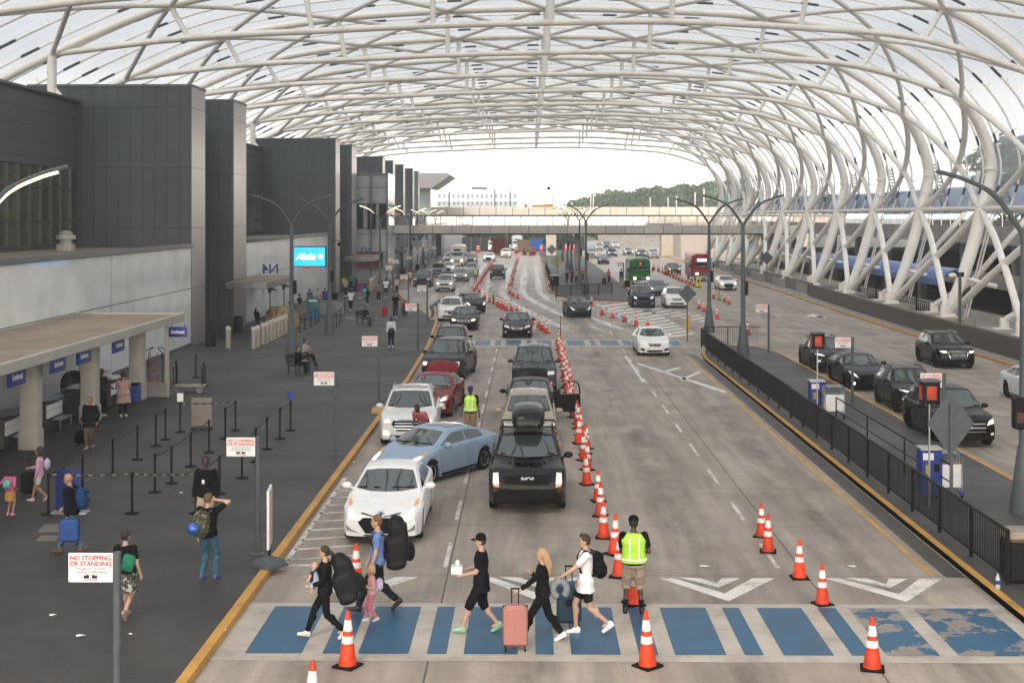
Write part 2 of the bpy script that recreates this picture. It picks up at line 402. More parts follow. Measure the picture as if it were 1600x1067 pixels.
def ribbon(line, a, b_, z0, z1, mb):
    """box strip following a polyline between lateral offsets a..b"""
    n = len(line); L_, R_ = [], []
    for i in range(n):
        p0 = Vector(line[max(i - 1, 0)]); p1 = Vector(line[min(i + 1, n - 1)]); d = (p1 - p0).normalized(); q = Vector((d.y, -d.x))
        L_.append(Vector(line[i]) + q * a); R_.append(Vector(line[i]) + q * b_)
    vs = []
    for i in range(n): vs += [(L_[i].x, L_[i].y, z0), (R_[i].x, R_[i].y, z0), (R_[i].x, R_[i].y, z1), (L_[i].x, L_[i].y, z1)]
    fs = [(0, 1, 2, 3)[::-1], tuple(4 * (n - 1) + i for i in range(4))]
    for i in range(n - 1):
        for j in range(4): fs.append((4 * i + j, 4 * i + (j + 1) % 4, 4 * i + 4 + (j + 1) % 4, 4 * i + 4 + j))
    return mb.add(vs, fs)
ribbon(KX, -.17, .012, -.005, .136, MB()).build('kerb', M['kerb'], smooth=0)['kind'] = 'structure'
# islands
I1 = [(9.25, -30), (9.25, 71), (9.5, 74), (10.4, 77.6), (11.8, 78.4), (13.2, 77.4), (13.85, 74.5), (13.9, -30)]
MB().prism(I1, -.01, .128).build('traffic_island', M['islewalk'], smooth=0)['kind'] = 'structure'
ribbon(I1, -.0, .17, -.005, .134, MB()).build('kerb', M['kerb'], smooth=0)['kind'] = 'structure'
I2 = [(2.0, 420), (2.0, 134), (2.9, 128), (4.6, 121.5), (10.3, 119.6), (10.35, 122), (10.2, 420)]
MB().prism(I2, -.01, .128).build('traffic_island', M['islewalk'], smooth=0)['kind'] = 'structure'
ribbon(I2, -.17, .0, -.005, .134, MB()).build('kerb', M['kerb'], smooth=0)['kind'] = 'structure'
KR = [(24.4, -30), (24.4, 90), (24.7, 112), (25.3, 140), (25.6, 170), (25.8, 420)]
MB().prism(KR + [(36, 420), (36, -30)], -.01, .13).build('pavement', M['concrete'], smooth=0)['kind'] = 'structure'
ribbon(KR, -.02, .16, -.005, .136, MB()).build('kerb', M['kerb'], smooth=0)['kind'] = 'structure'
# painted markings lie on the road as sheets 4 mm up
def marks(name, polys, m_, z):
    mb = MB()
    for p in polys: mb.sheet(p, z)
    mb.build(name, m_, smooth=0)['kind'] = 'structure'
def rect(x0, x1, y0, y1): return [(x0, y0), (x1, y0), (x1, y1), (x0, y1)]
marks('crossing_band', [rect(-5.49, 9.24, 22.96, 26.4)], M['xwhite'], .004)
marks('crossing_stripes', [rect(a, b, 23.33, 26.15) for a, b in ((-4.94, -3.95), (-3.59, -3.14), (-2.97, -2.09), (-1.77, -1.43), (-1.13, -.19), (.12, .44), (.74, 1.6), (1.92, 2.25), (2.54, 3.43), (3.75, 4.08), (4.42, 5.29), (5.6, 5.95))], M['xblue'], .008)
marks('peeling_stripes', [rect(6.2, 7.12, 23.33, 26.15), rect(7.45, 8.9, 23.33, 26.15)], M['xpatch'], .008)
marks('crossing_band', [rect(-5.7, 9.24, 78.4, 82.9)], M['xwhite'], .004)
marks('crossing_stripes', [rect(a, b, 79.1, 82.4) for a, b in ((-5.2, -4.3), (-4.0, -3.6), (-3.2, -2.3), (-2.0, -1.65), (-1.36, -.46), (-.12, .15), (.5, 1.38), (2.3, 3.35), (3.7, 4.02), (4.3, 5.4), (5.65, 6.2), (6.5, 7.4), (7.7, 8.1), (8.45, 9.1))], M['xblue'], .008)
for y0, x0, x1 in ((139, -14.3, 1.8), (187, -14, 1.8)):
    marks('crossing_band', [rect(x0, x1, y0, y0 + 3.6)], M['xwhite'], .004)
    marks('crossing_stripes', [rect(x0 + .5 + 1.9 * k, x0 + (1.7 if k % 2 == 0 else 1.0) + 1.9 * k, y0 + .4, y0 + 3.2) for k in range(int((x1 - x0 - 2) / 1.9) + 1)], M['xblue'], .008)
V = []
for cx in (-3.55, .17, 3.95, 7.45):
    V += [[(cx - 1.22, 28.3), (cx - .92, 28.3), (cx, 27.15), (cx, 26.6)], [(cx + 1.22, 28.3), (cx, 26.6), (cx, 27.15), (cx + .75, 28.3)],
          [(cx - .8, 28.35), (cx - .35, 28.3), (cx - .05, 27.9), (cx - .05, 27.6)], [(cx + .5, 28.3), (cx + .1, 28.3), (cx - .05, 27.9), (cx - .05, 27.6)]]
marks('road_marking', V, M['mark'], .0045)
D_ = []
for k in range(12):
    y = 29.1 + 4.57 * k
    if y > 76: break
    D_ += [rect(-1.86, -1.76, y, y + 2.2), rect(5.34, 5.44, y, y + 2.2)]
    if k > 6: D_.append(rect(1.86, 1.96, y, y + 2.2))
for y in range(86, 118, 8): D_ += [rect(-1.86, -1.74, y, y + 3), rect(5.3, 5.42, y, y + 3), rect(19.0, 19.12, y, y + 3)]
marks('lane_line', D_, M['faint'], .005)
D_ = []
for k in range(9):
    y = 29.6 + .93 * k
    D_.append([(-5.35, y), (-3.95, y + .42), (-3.95, y + .56), (-5.35, y + .14)])
D_.append(rect(-5.4, -5.28, 29.4, 39)); D_.append(rect(-5.3, -4.5, 29.15, 29.3))
marks('hatched_marking', D_, M['faint'], .0048)
def gq(*pts): return [tuple(G(*p).xy) for p in pts]
D_ = [gq((994, 566), (996, 569), (1131, 614), (1136, 611)), gq((1062, 592), (1066, 595), (1096, 582), (1092, 580)), gq((1035, 580), (1040, 582), (1066, 575), (1062, 573)),
      gq((975, 556), (979, 556), (1008, 597), (1003, 597))]
for k in range(13):
    t = k / 12; x0 = 936 + t * 96; y0 = 478 + t * 49
    D_.append(gq((x0, y0), (x0 + 4, y0 + 2.2), (x0 + 62 - t * 8, y0 - 5), (x0 + 57 - t * 8, y0 - 7)))
for k in range(7):
    x0 = 1002 + k * 15; y0 = 486 + k * 2.6
    D_.append(gq((x0, y0), (x0 + 4, y0 + 1.2), (x0 + 34, y0 - 3.4), (x0 + 30, y0 - 4.6)))
D_.append(gq((930, 476), (934, 475), (1034, 526), (1030, 529)))
marks('hatched_marking', D_, M['mark'], .0052)
marks('lane_arrow', [gq((1118, 440), (1128, 437), (1129, 440)), gq((1258, 494), (1290, 497), (1270, 490)), gq((1276, 494), (1292, 495), (1291, 497), (1276, 496))], M['mark'], .0056)
marks('yellow_line', [rect(8.47, 8.6, 28.5, 73)], M['yline'], .0046)
marks('trench_drain', [rect(8.78, 9.2, 28.4, 74)], M['drain'], .0042)
# wet tyre tracks left by cars coming out of the rain
m_, n_, l_, b_ = new_mat('wet_concrete')
pp = n_.new('ShaderNodeNewGeometry').outputs['Position']
wf = noise(n_, l_, 1, 5, pp, .6, (1.6, .12, 1))
l_.new(ramp(n_, l_, wf, .3, (.15, .14, .13), .7, (.30, .29, .28)), b_.inputs['Base Color']); l_.new(ramp(n_, l_, wf, .3, .42, .7, .24), b_.inputs['Roughness'])
b_.inputs['Coat Weight'].default_value = .25; b_.inputs['Coat Roughness'].default_value = .15
M['wet'] = m_
mb = MB()
for base in (-8.3, -6.5, -4.5, -2.7, -.6, 1.1):
    if base > -5: pts = [(base + 4.6 * max(0, (134 - y) / 40) ** 1.4, y) for y in range(88, 134, 5)] + [(base, y) for y in (134, 142, 160, 185, 215)]
    else: pts = [(base - .6 * (y < 150), y) for y in (112, 125, 140, 165, 190, 215)]
    n = len(pts); jj = [.22 * random.random() for _ in range(n)]
    for i in range(n - 1):
        wa = .06 if i == 0 else .30 + jj[i] * .5; wb = .30 + jj[i + 1] * .5
        (x0, y0), (x1, y1) = pts[i], pts[i + 1]
        mb.sheet([(x0 - wa, y0), (x0 + wa, y0), (x1 + wb, y1), (x1 - wb, y1)], .012)
mb.build('wet_tracks', M['wet'], smooth=0)['kind'] = 'structure'
# yellow ramp mark and pavement covers
mb = MB()
p = [G(*q) for q in ((582, 641), (604, 641), (601, 651), (580, 651))]
mb.sheet([(q.x, q.y) for q in p], .1365).build('yellow_patch', M['kerb'], smooth=0)['kind'] = 'structure'
mb = MB()
for q in ([(70, 827), (98, 827), (96, 840), (58, 840)], [(64, 845), (92, 845), (87, 854), (55, 854)], [(540, 498), (552, 498), (552, 501), (539, 501)]):
    mb.sheet([tuple(G(*c).xy) for c in q], .1345)
mb.build('pavement_covers', mat('pale_cover', (.16, .14, .12), .6), smooth=0)['kind'] = 'structure'
# scraps of litter
def litter(px, py, s, z=.135):
    p = G(px, py, z)
    mb = MB(); k = random.uniform(0, 6)
    q = [(s * random.uniform(.6, 1) * math.cos(k + t), s * .7 * random.uniform(.5, 1) * math.sin(k + t)) for t in (0, 1, 2.1, 3, 4.2, 5.3)]
    mb.add([(x, y, .004 + random.uniform(0, .02)) for x, y in q] + [(0, 0, .03)], [(i, (i + 1) % 6, 6) for i in range(6)])
    o = mb.build('litter', M['reflect'], smooth=0); o.location = p
    return o
for px, py, s, lb in ((126, 993, .12, 'flat white printed paper scrap lying on dark pavement'), (82, 961, .1, 'crumpled white tissue lying on pavement left of the camouflage skirt woman'),
                      (204, 991, .05, 'tiny pale scrap right of the near sign post foot'), (283, 770, .07, 'small white scrap on pavement near the black queue posts'), (352, 985, .04, 'tiny white scrap on pavement beside the yellow kerb')):
    tag(litter(px, py, s), lb, 'litter')
for px, py, s, lb in ((1100, 885, .14, 'crushed white plastic litter on road before the chevron marking'), (1330, 885, .13, 'crushed pale litter on road before the right chevron'), (553, 722, .08, 'white scrap on road beside the kerb left of the blue car')):
    tag(litter(px, py, s, .006), lb, 'litter')
# ================================================================ the vaulted steel canopy
FY = [74.4 + 13.6 * k for k in range(-5, 11)]
TOPN = [(-33.5, 13.0), (-26.5, 16.6), (-19.9, 19.3), (-12.5, 20.55), (-5.3, 21.05), (1.2, 21.2), (8, 21.05), (15.5, 20.55), (22.9, 19.1), (28.2, 15.3), (30.15, 11.2), (29.5, 8.1)]
BOTN = [(-26.5, 16.6), (-18.9, 17.5), (-12, 17.85), (-5.3, 18.15), (1.2, 18.3), (7.9, 18.35), (15, 18.0), (21.8, 17.35), (28.2, 15.3)]
canopy = tag(empty('canopy_roof', (0, 74, 0)), 'white tubular steel vaulted canopy with clear film roof spanning the roadway', 'canopy')
def cpart(mb, name, mm, parent, smooth=40):
    o = mb.build(name, mm, parent, smooth); o.location = (0, -74, 0) if parent is canopy else (0, 0, 0); return o
topc = spline(TOPN, 5)
def tp(j): return TOPN[j]
for y in FY:
    arch = cpart(MB().tube([(x, y, z) for x, z in topc], [.25 if q < 38 else min(.36, .25 + .012 * (q - 38)) for q in range(len(topc))], 12), 'arch_rib', M['steel'], canopy)
    cpart(MB().tube([(x, y, z) for x, z in spline(BOTN, 4)], .185, 10), 'bottom_chord', M['steel'], arch)
    for i in range(1, 8):
        a, b = TOPN[i + 1], BOTN[i]
        if i == 4:
            for dx in (0,): cpart(MB().tube([(a[0], y, a[1]), (b[0], y, b[1])], .24, 10), 'strut', M['steel'], arch)
        else: cpart(MB().tube([(a[0], y, a[1]), (b[0], y, b[1])], .15, 10), 'strut', M['steel'], arch)
    mb = MB()
    for (x, z) in ((30.13, 10.7), (29.95, 9.4)): mb.tube([(x + .012, y, z + .09), (x, y, z - .09)], .43, 14)
    cpart(mb, 'flange_collar', M['steel'], arch)
    # raking main leg with its hinge shoe
    leg = cpart(MB().tube(spline([(29.5, y, 8.1), (29.15, y, 6.4), (28.3, y, 3.6), (27.5, y, 1.75)], 3), [.36, .38, .40, .41, .42, .41, .40, .38, .34, .28], 12), 'raking_leg', M['steel'], arch)
    mb = MB(); mb.box((27.35, y - .12, 1.45), (.95, .07, .75), .03); mb.box((27.35, y + .12, 1.45), (.95, .07, .75), .03); mb.box((27.3, y, 1.05), (1.2, .8, .08), .02)
    mb.lathe([(.13, -.26), (.13, .26)], (27.4, y, 1.55), 12, 'y'); cpart(mb, 'hinge_shoe', M['steel'], leg)
    cpart(MB().tube([(28.25, y, 3.6), (30.6, y + .3, 3.0)], .15, 8), 'strut', M['steel'], arch)
    # outer leg
    cpart(MB().tube([(27.9, y + 4.4, 1.6), (29.6, y + 2.2, 3.2), (33.2, y, 8.3), (33.9, y, 11)], .20, 8), 'outer_leg', M['steel'], arch)
    mb = MB(); mb.box((27.8, y + 4.5, 1.35), (.5, .35, .6), .04); mb.box((27.7, y + 4.5, 1.03), (1.0, .7, .07), .02); mb.lathe([(.1, -.25), (.1, .25)], (27.9, y + 4.5, 1.5), 10, 'y')
    cpart(mb, 'hinge_shoe', M['steel'], arch)
    for q in (-.28, .28): cpart(MB().tube([(28.9, y + 1.5 + q, .6), (30.6, y + .6 + q, 8.3), (31, y + .5 + q, 9.4)], .06, 6), 'stay_tube', M['steel'], arch)
def brace_path(j, y0, y1, flip):
    """one lattice tube from node j on one rib to node j+1 on the next, following the vault"""
    a, b = TOPN[j], TOPN[j + 1]; k0 = j * 5; seg = topc[k0:k0 + 6]; pts = []
    for i, (x, z) in enumerate(seg):
        t = i / 5; yy = y0 + (y1 - y0) * t if not flip else y1 + (y0 - y1) * t
        pts.append((x, yy, z))
    return pts
for i in range(len(FY) - 1):
    y0, y1 = FY[i], FY[i + 1]
    bay = cpart(MB().tube([(29.5, y0 + .2, 8.1), (29.5, y1 - .2, 8.1)], .16, 8), 'eaves_tube', M['steel'], canopy)
    for j in list(range(1, 9)):
        for fl in (False, True): cpart(MB().tube(brace_path(j, y0, y1, fl), .15, 8), 'lattice_brace', M['steel'], bay)
    # the last two panels are one long cross brace from the knee to the springing
    low = topc[45:56]
    for fl in (False, True):
        pts = [(x, (y0 + (y1 - y0) * q / 10) if not fl else (y1 + (y0 - y1) * q / 10), z) for q, (x, z) in enumerate(low)]
        cpart(MB().tube(pts, .20, 8), 'lattice_brace', M['steel'], bay)
    for fl in (False, True):
        ya, yb = (y0, y1) if fl else (y1, y0)
        cpart(MB().tube([(29.5, ya, 8.1), (29.1, ya + (yb - ya) * .28, 6.2), (28.3, ya + (yb - ya) * .62, 3.9), (27.5, ya + (yb - ya) * .94, 1.5)], .225, 8), 'lattice_brace', M['steel'], bay)
# purlins and the film roof
film, n, l, b = new_mat('clear_roof_film')
p = n.new('ShaderNodeTexCoord').outputs['Object']
n.remove(b)
tr = n.new('ShaderNodeBsdfTransparent'); tr.inputs[0].default_value = (.50, .525, .55, 1)
df = n.new('ShaderNodeBsdfTranslucent'); df.inputs[0].default_value = (.42, .44, .47, 1)
gl = n.new('ShaderNodeBsdfGlossy'); gl.inputs['Roughness'].default_value = .12
m1 = n.new('ShaderNodeMixShader'); l.new(ramp(n, l, noise(n, l, 1, 5, p, .6, (.25, 1.2, .5)), .3, .24, .7, .50), m1.inputs[0]); l.new(tr.outputs[0], m1.inputs[1]); l.new(df.outputs[0], m1.inputs[2])
m2 = n.new('ShaderNodeMixShader'); m2.inputs[0].default_value = .04; l.new(m1.outputs[0], m2.inputs[1]); l.new(gl.outputs[0], m2.inputs[2])
l.new(m2.outputs[0], n['Material Output'].inputs[0])
out = spline([(-37, 11.6)] + [(x, z) for x, z in TOPN], 5)
def offs(line, d):
    r_ = []
    for i in range(len(line)):
        a = Vector(line[max(i - 1, 0)]); b = Vector(line[min(i + 1, len(line) - 1)]); t = (b - a).normalized(); nn = Vector((-t.y, t.x))
        r_.append(tuple(Vector(line[i]) + nn * d))
    return r_
rl = offs(out, .95); pl = offs(out, .62)
for i in range(len(FY) - 1):
    y0, y1 = FY[i], FY[i + 1]; vs = []; fs = []; nseg = 8
    for (x, z) in rl:
        for k in range(nseg + 1):
            t = k / nseg; vs.append((x, y0 + (y1 - y0) * t, z + .16 * abs(math.sin(t * PI * 4))))
    for a in range(len(rl) - 1):
        for k in range(nseg): q = a * (nseg + 1) + k; fs.append((q, q + 1, q + nseg + 2, q + nseg + 1))
    pan = cpart(MB().add(vs, fs), 'roof_film', film, canopy)
    for k in range(4):
        yy = y0 + 3.4 * k
        pr = cpart(MB().tube([(x, yy, z) for x, z in pl], .07, 6), 'purlin', M['steel'], pan)
        mb = MB()
        for q in range(2, len(pl) - 1, 3):
            mb.tube([(pl[q][0], yy, pl[q][1]), (rl[q][0], yy, rl[q][1])], .035, 5)
        cpart(mb, 'stand_off_pin', M['steel'], pr)
        if k % 2 == 1 or True:
            mb = MB()
            for q in range(1, len(rl) - 2, 4):
                a, b2 = pl[q], pl[q + 1]; mb.tube([(a[0], yy, a[1]), ((a[0] * .3 + b2[0] * .7), yy, (a[1] * .3 + b2[1] * .7))], .088, 6)
            cpart(mb, 'gutter_clip', M['greysteel'], pr)
# saw-tooth edge gutter at the left edge and right edge
mb = MB(); mb.tube([(-36.5, FY[0], 11.9), (-36.5, FY[-1], 11.9)], .22, 8); cpart(mb, 'edge_gutter', M['steel'], canopy)
mb = MB(); mb.tube([(-33.9, FY[0], 13.6), (-33.9, FY[-1], 13.6)], .12, 8)
for k in range(int((FY[-1] - FY[0]) / 1.7)):
    y = FY[0] + 1.7 * k; mb.tube([(-36.5, y, 11.9), (-33.9, y + .85, 13.6), (-36.5, y + 1.7, 11.9)], .06, 5)
cpart(mb, 'edge_truss', M['greysteel'], canopy)
# perforated walkway gutters on the outer right
for i in range(5, len(FY) - 1):
    y = FY[i] + 3.2
    mb = MB()
    for q in range(12):
        t = q / 12; mb.box((32.3 + .25 * t, y + 3.6 * t, 8.6 + 3.4 * t), (.5, .16, .12), .02)
    mb.tube([(32.1, y, 8.4), (32.4, y + 3.8, 12)], .07, 6); mb.tube([(32.6, y, 8.4), (32.9, y + 3.8, 12)], .07, 6)
    cpart(mb, 'service_ladder', M['greysteel'], canopy)
# columns standing on the terminal roof
for q, y in enumerate((74.4, 131.9 - 3.1, 183.2)):
    mb = MB(); mb.tube([(-26.5, y, 14.2), (-26.5, y, 16.5)], .26, 12); mb.box((-26.5, y, 14.3), (.9, .6, .12), .02)
    mb.add([(-26.3, y - .04, 14.3), (-25.9, y - .04, 14.3), (-26.3, y - .04, 14.8), (-26.3, y + .04, 14.3), (-25.9, y + .04, 14.3), (-26.3, y + .04, 14.8)], [(0, 1, 2), (5, 4, 3), (0, 3, 4, 1), (1, 4, 5, 2), (2, 5, 3, 0)])
    cpart(mb, 'roof_column', M['steel'], canopy)
# ================================================================ terminal building on the left
M['dpanelY'] = panel_mat('dark_metal_cladding_side', (.085, .10, .105), 'Y', .71, 0, 3.49, 3.43, rough=.34, metal=.45, lw=.03, spread=.12)
M['dpanelX'] = panel_mat('dark_metal_cladding_front', (.064, .080, .086), 'X', .71, -19.5, 3.49, 3.43, rough=.5, metal=.0, lw=.03, spread=.1)
M['lpanel'] = panel_mat('reflective_metal_cladding', (.40, .375, .36), 'Y', .8, 0, 3.49, 3.43, rough=.36, metal=.6, lw=.03)
M['hpanel'] = panel_mat('horizontal_metal_cladding', (.09, .10, .102), 'Y', 7.5, 2, .82, .1, rough=.5, metal=.1, lw=.028)
M['frit'] = panel_mat('fritted_white_glass', (.84, .87, .85), 'Y', 14.9, 62.6, 3.3, 3.43, rough=.10, metal=.0, lw=.04, var=.10, spec=.8, line=(.12, .13, .13))
M['frit2'] = panel_mat('fritted_glass_far', (.36, .40, .40), 'X', 2.2, 0, 2.6, .4, rough=.12, lw=.07, var=.1, line=(.1, .11, .11))
M['trim'] = mat('grey_metal_trim', (.12, .125, .13), .4, metal=.4)
M['cream'] = mat('cream_painted_metal', (.46, .44, .38), .55, var=.12, scale=2)
M['winglass'] = panel_mat('dark_curtain_glass', (.045, .055, .030), 'Y', 1.55, 0, 0, 0, rough=.07, lw=.001, var=.5, spec=.7, spread=.55, line=(.02, .02, .02))
def P(mb, name, mm, parent, smooth=30): return mb.build(name, mm, parent, smooth)
def window_strip(parent, x, y0, y1, z0, z1, step=1.55, rows=(.3, .72)):
    """curtain wall facing the road, pane set behind mullions"""
    w_ = P(MB().box((x - .12, (y0 + y1) / 2, (z0 + z1) / 2), (.05, y1 - y0, z1 - z0)), 'window', M['winglass'], parent, 0)
    mb = MB(); k = y0
    while k <= y1 + .01: mb.box((x - .02, k, (z0 + z1) / 2), (.16, .07, z1 - z0)); k += step
    for r_ in (0, *rows, 1): mb.box((x + .0, (y0 + y1) / 2, z0 + (z1 - z0) * r_), (.1, y1 - y0, .07))
    P(mb, 'mullions', M['trim'], w_, 0)
    return w_
T = tag(empty('terminal_building', (-22, 80, 0)), 'long dark grey terminal building with tall clad towers and white glass ground floor', 'building')
def TP(mb, name, mm, smooth=30):
    o = mb.build(name, mm, T, smooth); o.location = (22, -80, 0); return o
def wing(y0, y1, x=-19.5, top=5.85):
    wl = TP(MB().box((x - .1, (y0 + y1) / 2, top / 2), (.2, y1 - y0, top)), 'glass_wall', M['frit'], 0)
    P(MB().box((x - .05, (y0 + y1) / 2, top + .06), (.42, y1 - y0, .26), .03), 'coping', M['trim'], wl)
    TP(MB().box((x - 3.5, (y0 + y1) / 2, top - .15), (6.7, y1 - y0 - .02, .2)), 'low_roof', M['tanroof'], 0)
    P(MB().box((x + .03, (y0 + y1) / 2, .22), (.08, y1 - y0, .18)), 'plinth', M['trim'], wl, 0)
def upper(y0, y1, x=-26.1, z0=5.8, zs=10.4, top=14.2):
    TP(MB().box((x - 4, (y0 + y1) / 2, (zs + top) / 2), (8, y1 - y0 - .04, top - zs)), 'upper_wall', M['hpanel'], 0)
    TP(MB().box((x + .03, (y0 + y1) / 2, top + .05), (.35, y1 - y0, .14)), 'coping', M['trim'], 0)
    TP(MB().box((x - 4, (y0 + y1) / 2, (z0 + zs) / 2 - .1), (7.6, y1 - y0 - .04, zs - z0)), 'upper_storey_core', mat('dim_interior', (.03, .034, .026), .8), 0)
    return TP(MB().box((x - .02, (y0 + y1) / 2, z0 + .12), (.12, y1 - y0, .3)), 'sill', M['trim'], 0)
def tower(y0, y1, x0, x1, top=15.1):
    fr = TP(MB().box(((x0 + x1) / 2, (y0 + y1) / 2, top / 2), (x1 - x0, y1 - y0, top), 0), 'tower', [M['dpanelX'], M['lpanel']], 0)
    for p_ in fr.data.polygons:
        if abs(p_.normal.x) > .5: p_.material_index = 1
    P(MB().box(((x0 + x1) / 2, (y0 + y1) / 2, top + .06), (x1 - x0 + .1, y1 - y0 + .1, .14)), 'coping', M['trim'], fr, 0)
wing(14, 77.4); upper(14, 77.4); wing(91.5, 130.9, -19.4); upper(91.5, 130.9)
for a, b_ in ((14, 77.3), (91.6, 130.8)):
    w_ = window_strip(T, -26.02, a, b_, 6.1, 10.35)
    w_.location = (22, -80, 0)
tower(77.5, 80.8, -29, -19.5); tower(87.5, 91.4, -22.4, -19.25); tower(131, 134, -27, -18.85); tower(143, 147, -21.8, -18.85)
tower(171, 174, -22.4, -18.6); tower(183, 186, -20, -18.5); tower(197, 200, -21, -18.4); tower(213, 216, -20.5, -18.4); tower(226, 229, -19.5, -18.6)
# recessed entrance bays between paired towers
for ya, yb in ((80.8, 87.5), (134, 143)):
    TP(MB().box((-24, (ya + yb) / 2, 5.6), (5, yb - ya - .06, 4.6)), 'recess_wall', M['hpanel'], 0)
    TP(MB().box((-24, (ya + yb) / 2, 12.6), (5, yb - ya - .06, 2.6)), 'recess_wall', M['hpanel'], 0)
    w_ = window_strip(T, -21.35, ya + .1, yb - .1, 3.5, 11.3, 1.1, (.2, .5, .8)); w_.location = (22, -80, 0)
    w_ = window_strip(T, -21.6, ya + .1, yb - .1, .15, 3.1, 1.3, (.75,)); w_.location = (22, -80, 0)
def entrance_canopy(y0, y1, x0, x1, label, sign=None):
    c = tag(empty('entrance_canopy', ((x0 + x1) / 2, (y0 + y1) / 2, 0)), label, 'canopy')
    o = MB().at((-(x0 + x1) / 2, -(y0 + y1) / 2, 0)).box(((x0 + x1) / 2, (y0 + y1) / 2, 3.2), (x1 - x0, y1 - y0, .42), .03).build('slab', panel_mat('canopy_fascia', (.23, .22, .21), 'X', 1.1, 0, 0, 0, rough=.4, metal=.3), c)
    MB().at((-(x0 + x1) / 2, -(y0 + y1) / 2, 0)).box(((x0 + x1) / 2, (y0 + y1) / 2, 3.425), (x1 - x0 - .2, y1 - y0 - .2, .03)).build('roof_skin', M['tanroof'], c, 0)
    if sign:
        # raised on the far edge and read by people walking towards the camera's side, so seen from behind here
        letters(sign, .95, M['blue'], (-.38, (y1 - y0) / 2 - .1, 3.85), c, 'sign_letters', rz=PI, bold=.02)
    return c
entrance_canopy(84.9, 95, -19.2, -16.6, 'flat entrance canopy with blue N4 letters beside the second dark tower', 'N4')
entrance_canopy(136.5, 146, -18.8, -15.9, 'flat entrance canopy near the glass bay under the third tower', 'N3')
# glass bay
TP(MB().box((-17.6, 153.5, 6.2), (3.8, 7, 12.4)), 'glass_bay', M['frit2'], 0)
mb = MB(); mb.box((-17.6, 149.97, 7.6), (3.4, .04, 2.7)); mb.box((-15.68, 153.5, 7.6), (.04, 6, 2.7)); TP(mb, 'window', M['glass'], 0)
mb = MB()
for x in (-19.3, -17.6, -15.8): mb.box((x, 149.9, 6.2), (.12, .12, 12.3))
for z in (1.7, 3.6, 6.2, 9, 12.3): mb.box((-17.6, 149.9, z), (3.6, .11, .1))
TP(mb, 'mullions', M['trim'], 0)
pst, n, l, b = new_mat('orange_poster')
q = n.new('ShaderNodeTexCoord').outputs['Object']
l.new(ramp(n, l, noise(n, l, 1.1, 4, q), .4, (.30, .045, .02), .6, (.05, .03, .025)), b.inputs['Base Color']); b.inputs['Roughness'].default_value = .3
tag(MB().box((0, 0, 0), (2.9, .05, 1.75)).build('poster', pst, None, 0), 'large orange and brown poster in the glass bay window', 'poster').location = (-17.7, 149.8, 2.75)
# the run of lower frontage past the bay
TP(MB().box((-20.5, 160, 5.6), (3, 6, 11)), 'far_wall', M['hpanel'], 0)
TP(MB().box((-20.6, 230, 4), (3.6, 140, 8)), 'far_wall', panel_mat('far_frontage', (.26, .26, .25), 'Y', 3, 0, 2, .5, rough=.3, lw=.25, line=(.05, .05, .05), spread=.5), 0)
TP(MB().box((-17.4, 178, 6.6), (3.0, 4.4, 2.2)), 'link_block', M['concrete'], 0)
TP(MB().box((-16.9, 171, 3.2), (3.4, 9, .4)), 'entrance_slab', M['trim'], 0)
TP(MB().box((-17.5, 200, 4.6), (4, 10, 3)), 'sign_box', M['frit2'], 0)
letters('N2', 2.2, M['blue'], (6.1, 114.9, 4.8), T, 'sign_letters', rz=0, sx=-1)
# far wedge roofed hall
hall = tag(empty('roadside_hall', (-20, 250, 0)), 'pale hall with an overhanging grey wedge roof beyond the towers', 'building')
MB().box((0, 0, 6.5), (4.6, 14, 13)).build('wall', M['frit2'], hall, 0)
MB().extrude_xz([(-3.5, 15.4), (5.3, 15.4), (6.0, 14.9), (2.6, 12.6), (-3.5, 12.6)], -10, 10).build('roof', mat('grey_soffit', (.25, .25, .26), .5), hall, 0)
# roof vent on the low roof
v = tag(empty('roof_vent', (-24.2, 70, 5.75)), 'pale square capped roof vent on the tan low roof', 'vent')
MB().box((0, 0, .2), (.75, .75, .4), .03).build('base', M['cream'], v); MB().lathe([(.3, .4), (.3, .62), (.5, .66), (.5, .85), (.3, .9), (.36, 1.02), (.05, 1.1)], n=16).build('cowl', M['cream'], v)
# ---------------------------------------------------------------- check-in canopy
C = tag(empty('check_in_canopy', (-17, 45, .13)), 'cream framed check-in shelter with a flat tan roof against the white glass wall', 'shelter')
def CP(mb, name, mm, smooth=30):
    o = mb.build(name, mm, C, smooth); o.location = (17, -45, -.13); return o
CP(MB().box((-17.15, 38, 3.33), (4.5, 39, .12)), 'roof', M['tanroof'], 0)
mb = MB(); mb.box((-14.86, 38, 3.28), (.14, 39.2, .34), .02); mb.box((-17.2, 57.6, 3.28), (4.6, .14, .34), .02); CP(mb, 'fascia', M['cream'])
CP(MB().box((-17.2, 38, 3.2), (4.4, 38.8, .1)), 'ceiling', mat('soffit', (.3, .29, .26), .7), 0)
for y in (31.3, 37.1, 42.9, 48.7, 54.6):
    co = CP(MB().box((-15.95, y, 1.65), (.55, .55, 3.04), .03), 'column', M['cream'])
    MB().box((-15.95, y, .45), (.62, .62, .6), .02).build('column_base', M['cream'], co)
CP(MB().box((-14.95, 55.4, 1.65), (.14, .14, 3.04)), 'post', M['cream'], 0)
CP(MB().box((-15.4, 55.45, .42), (.95, .25, .58), .02), 'knee_wall', M['concrete'])
CP(MB().box((-19.2, 57.4, 1.6), (.14, .14, 3)), 'post', M['cream'], 0)
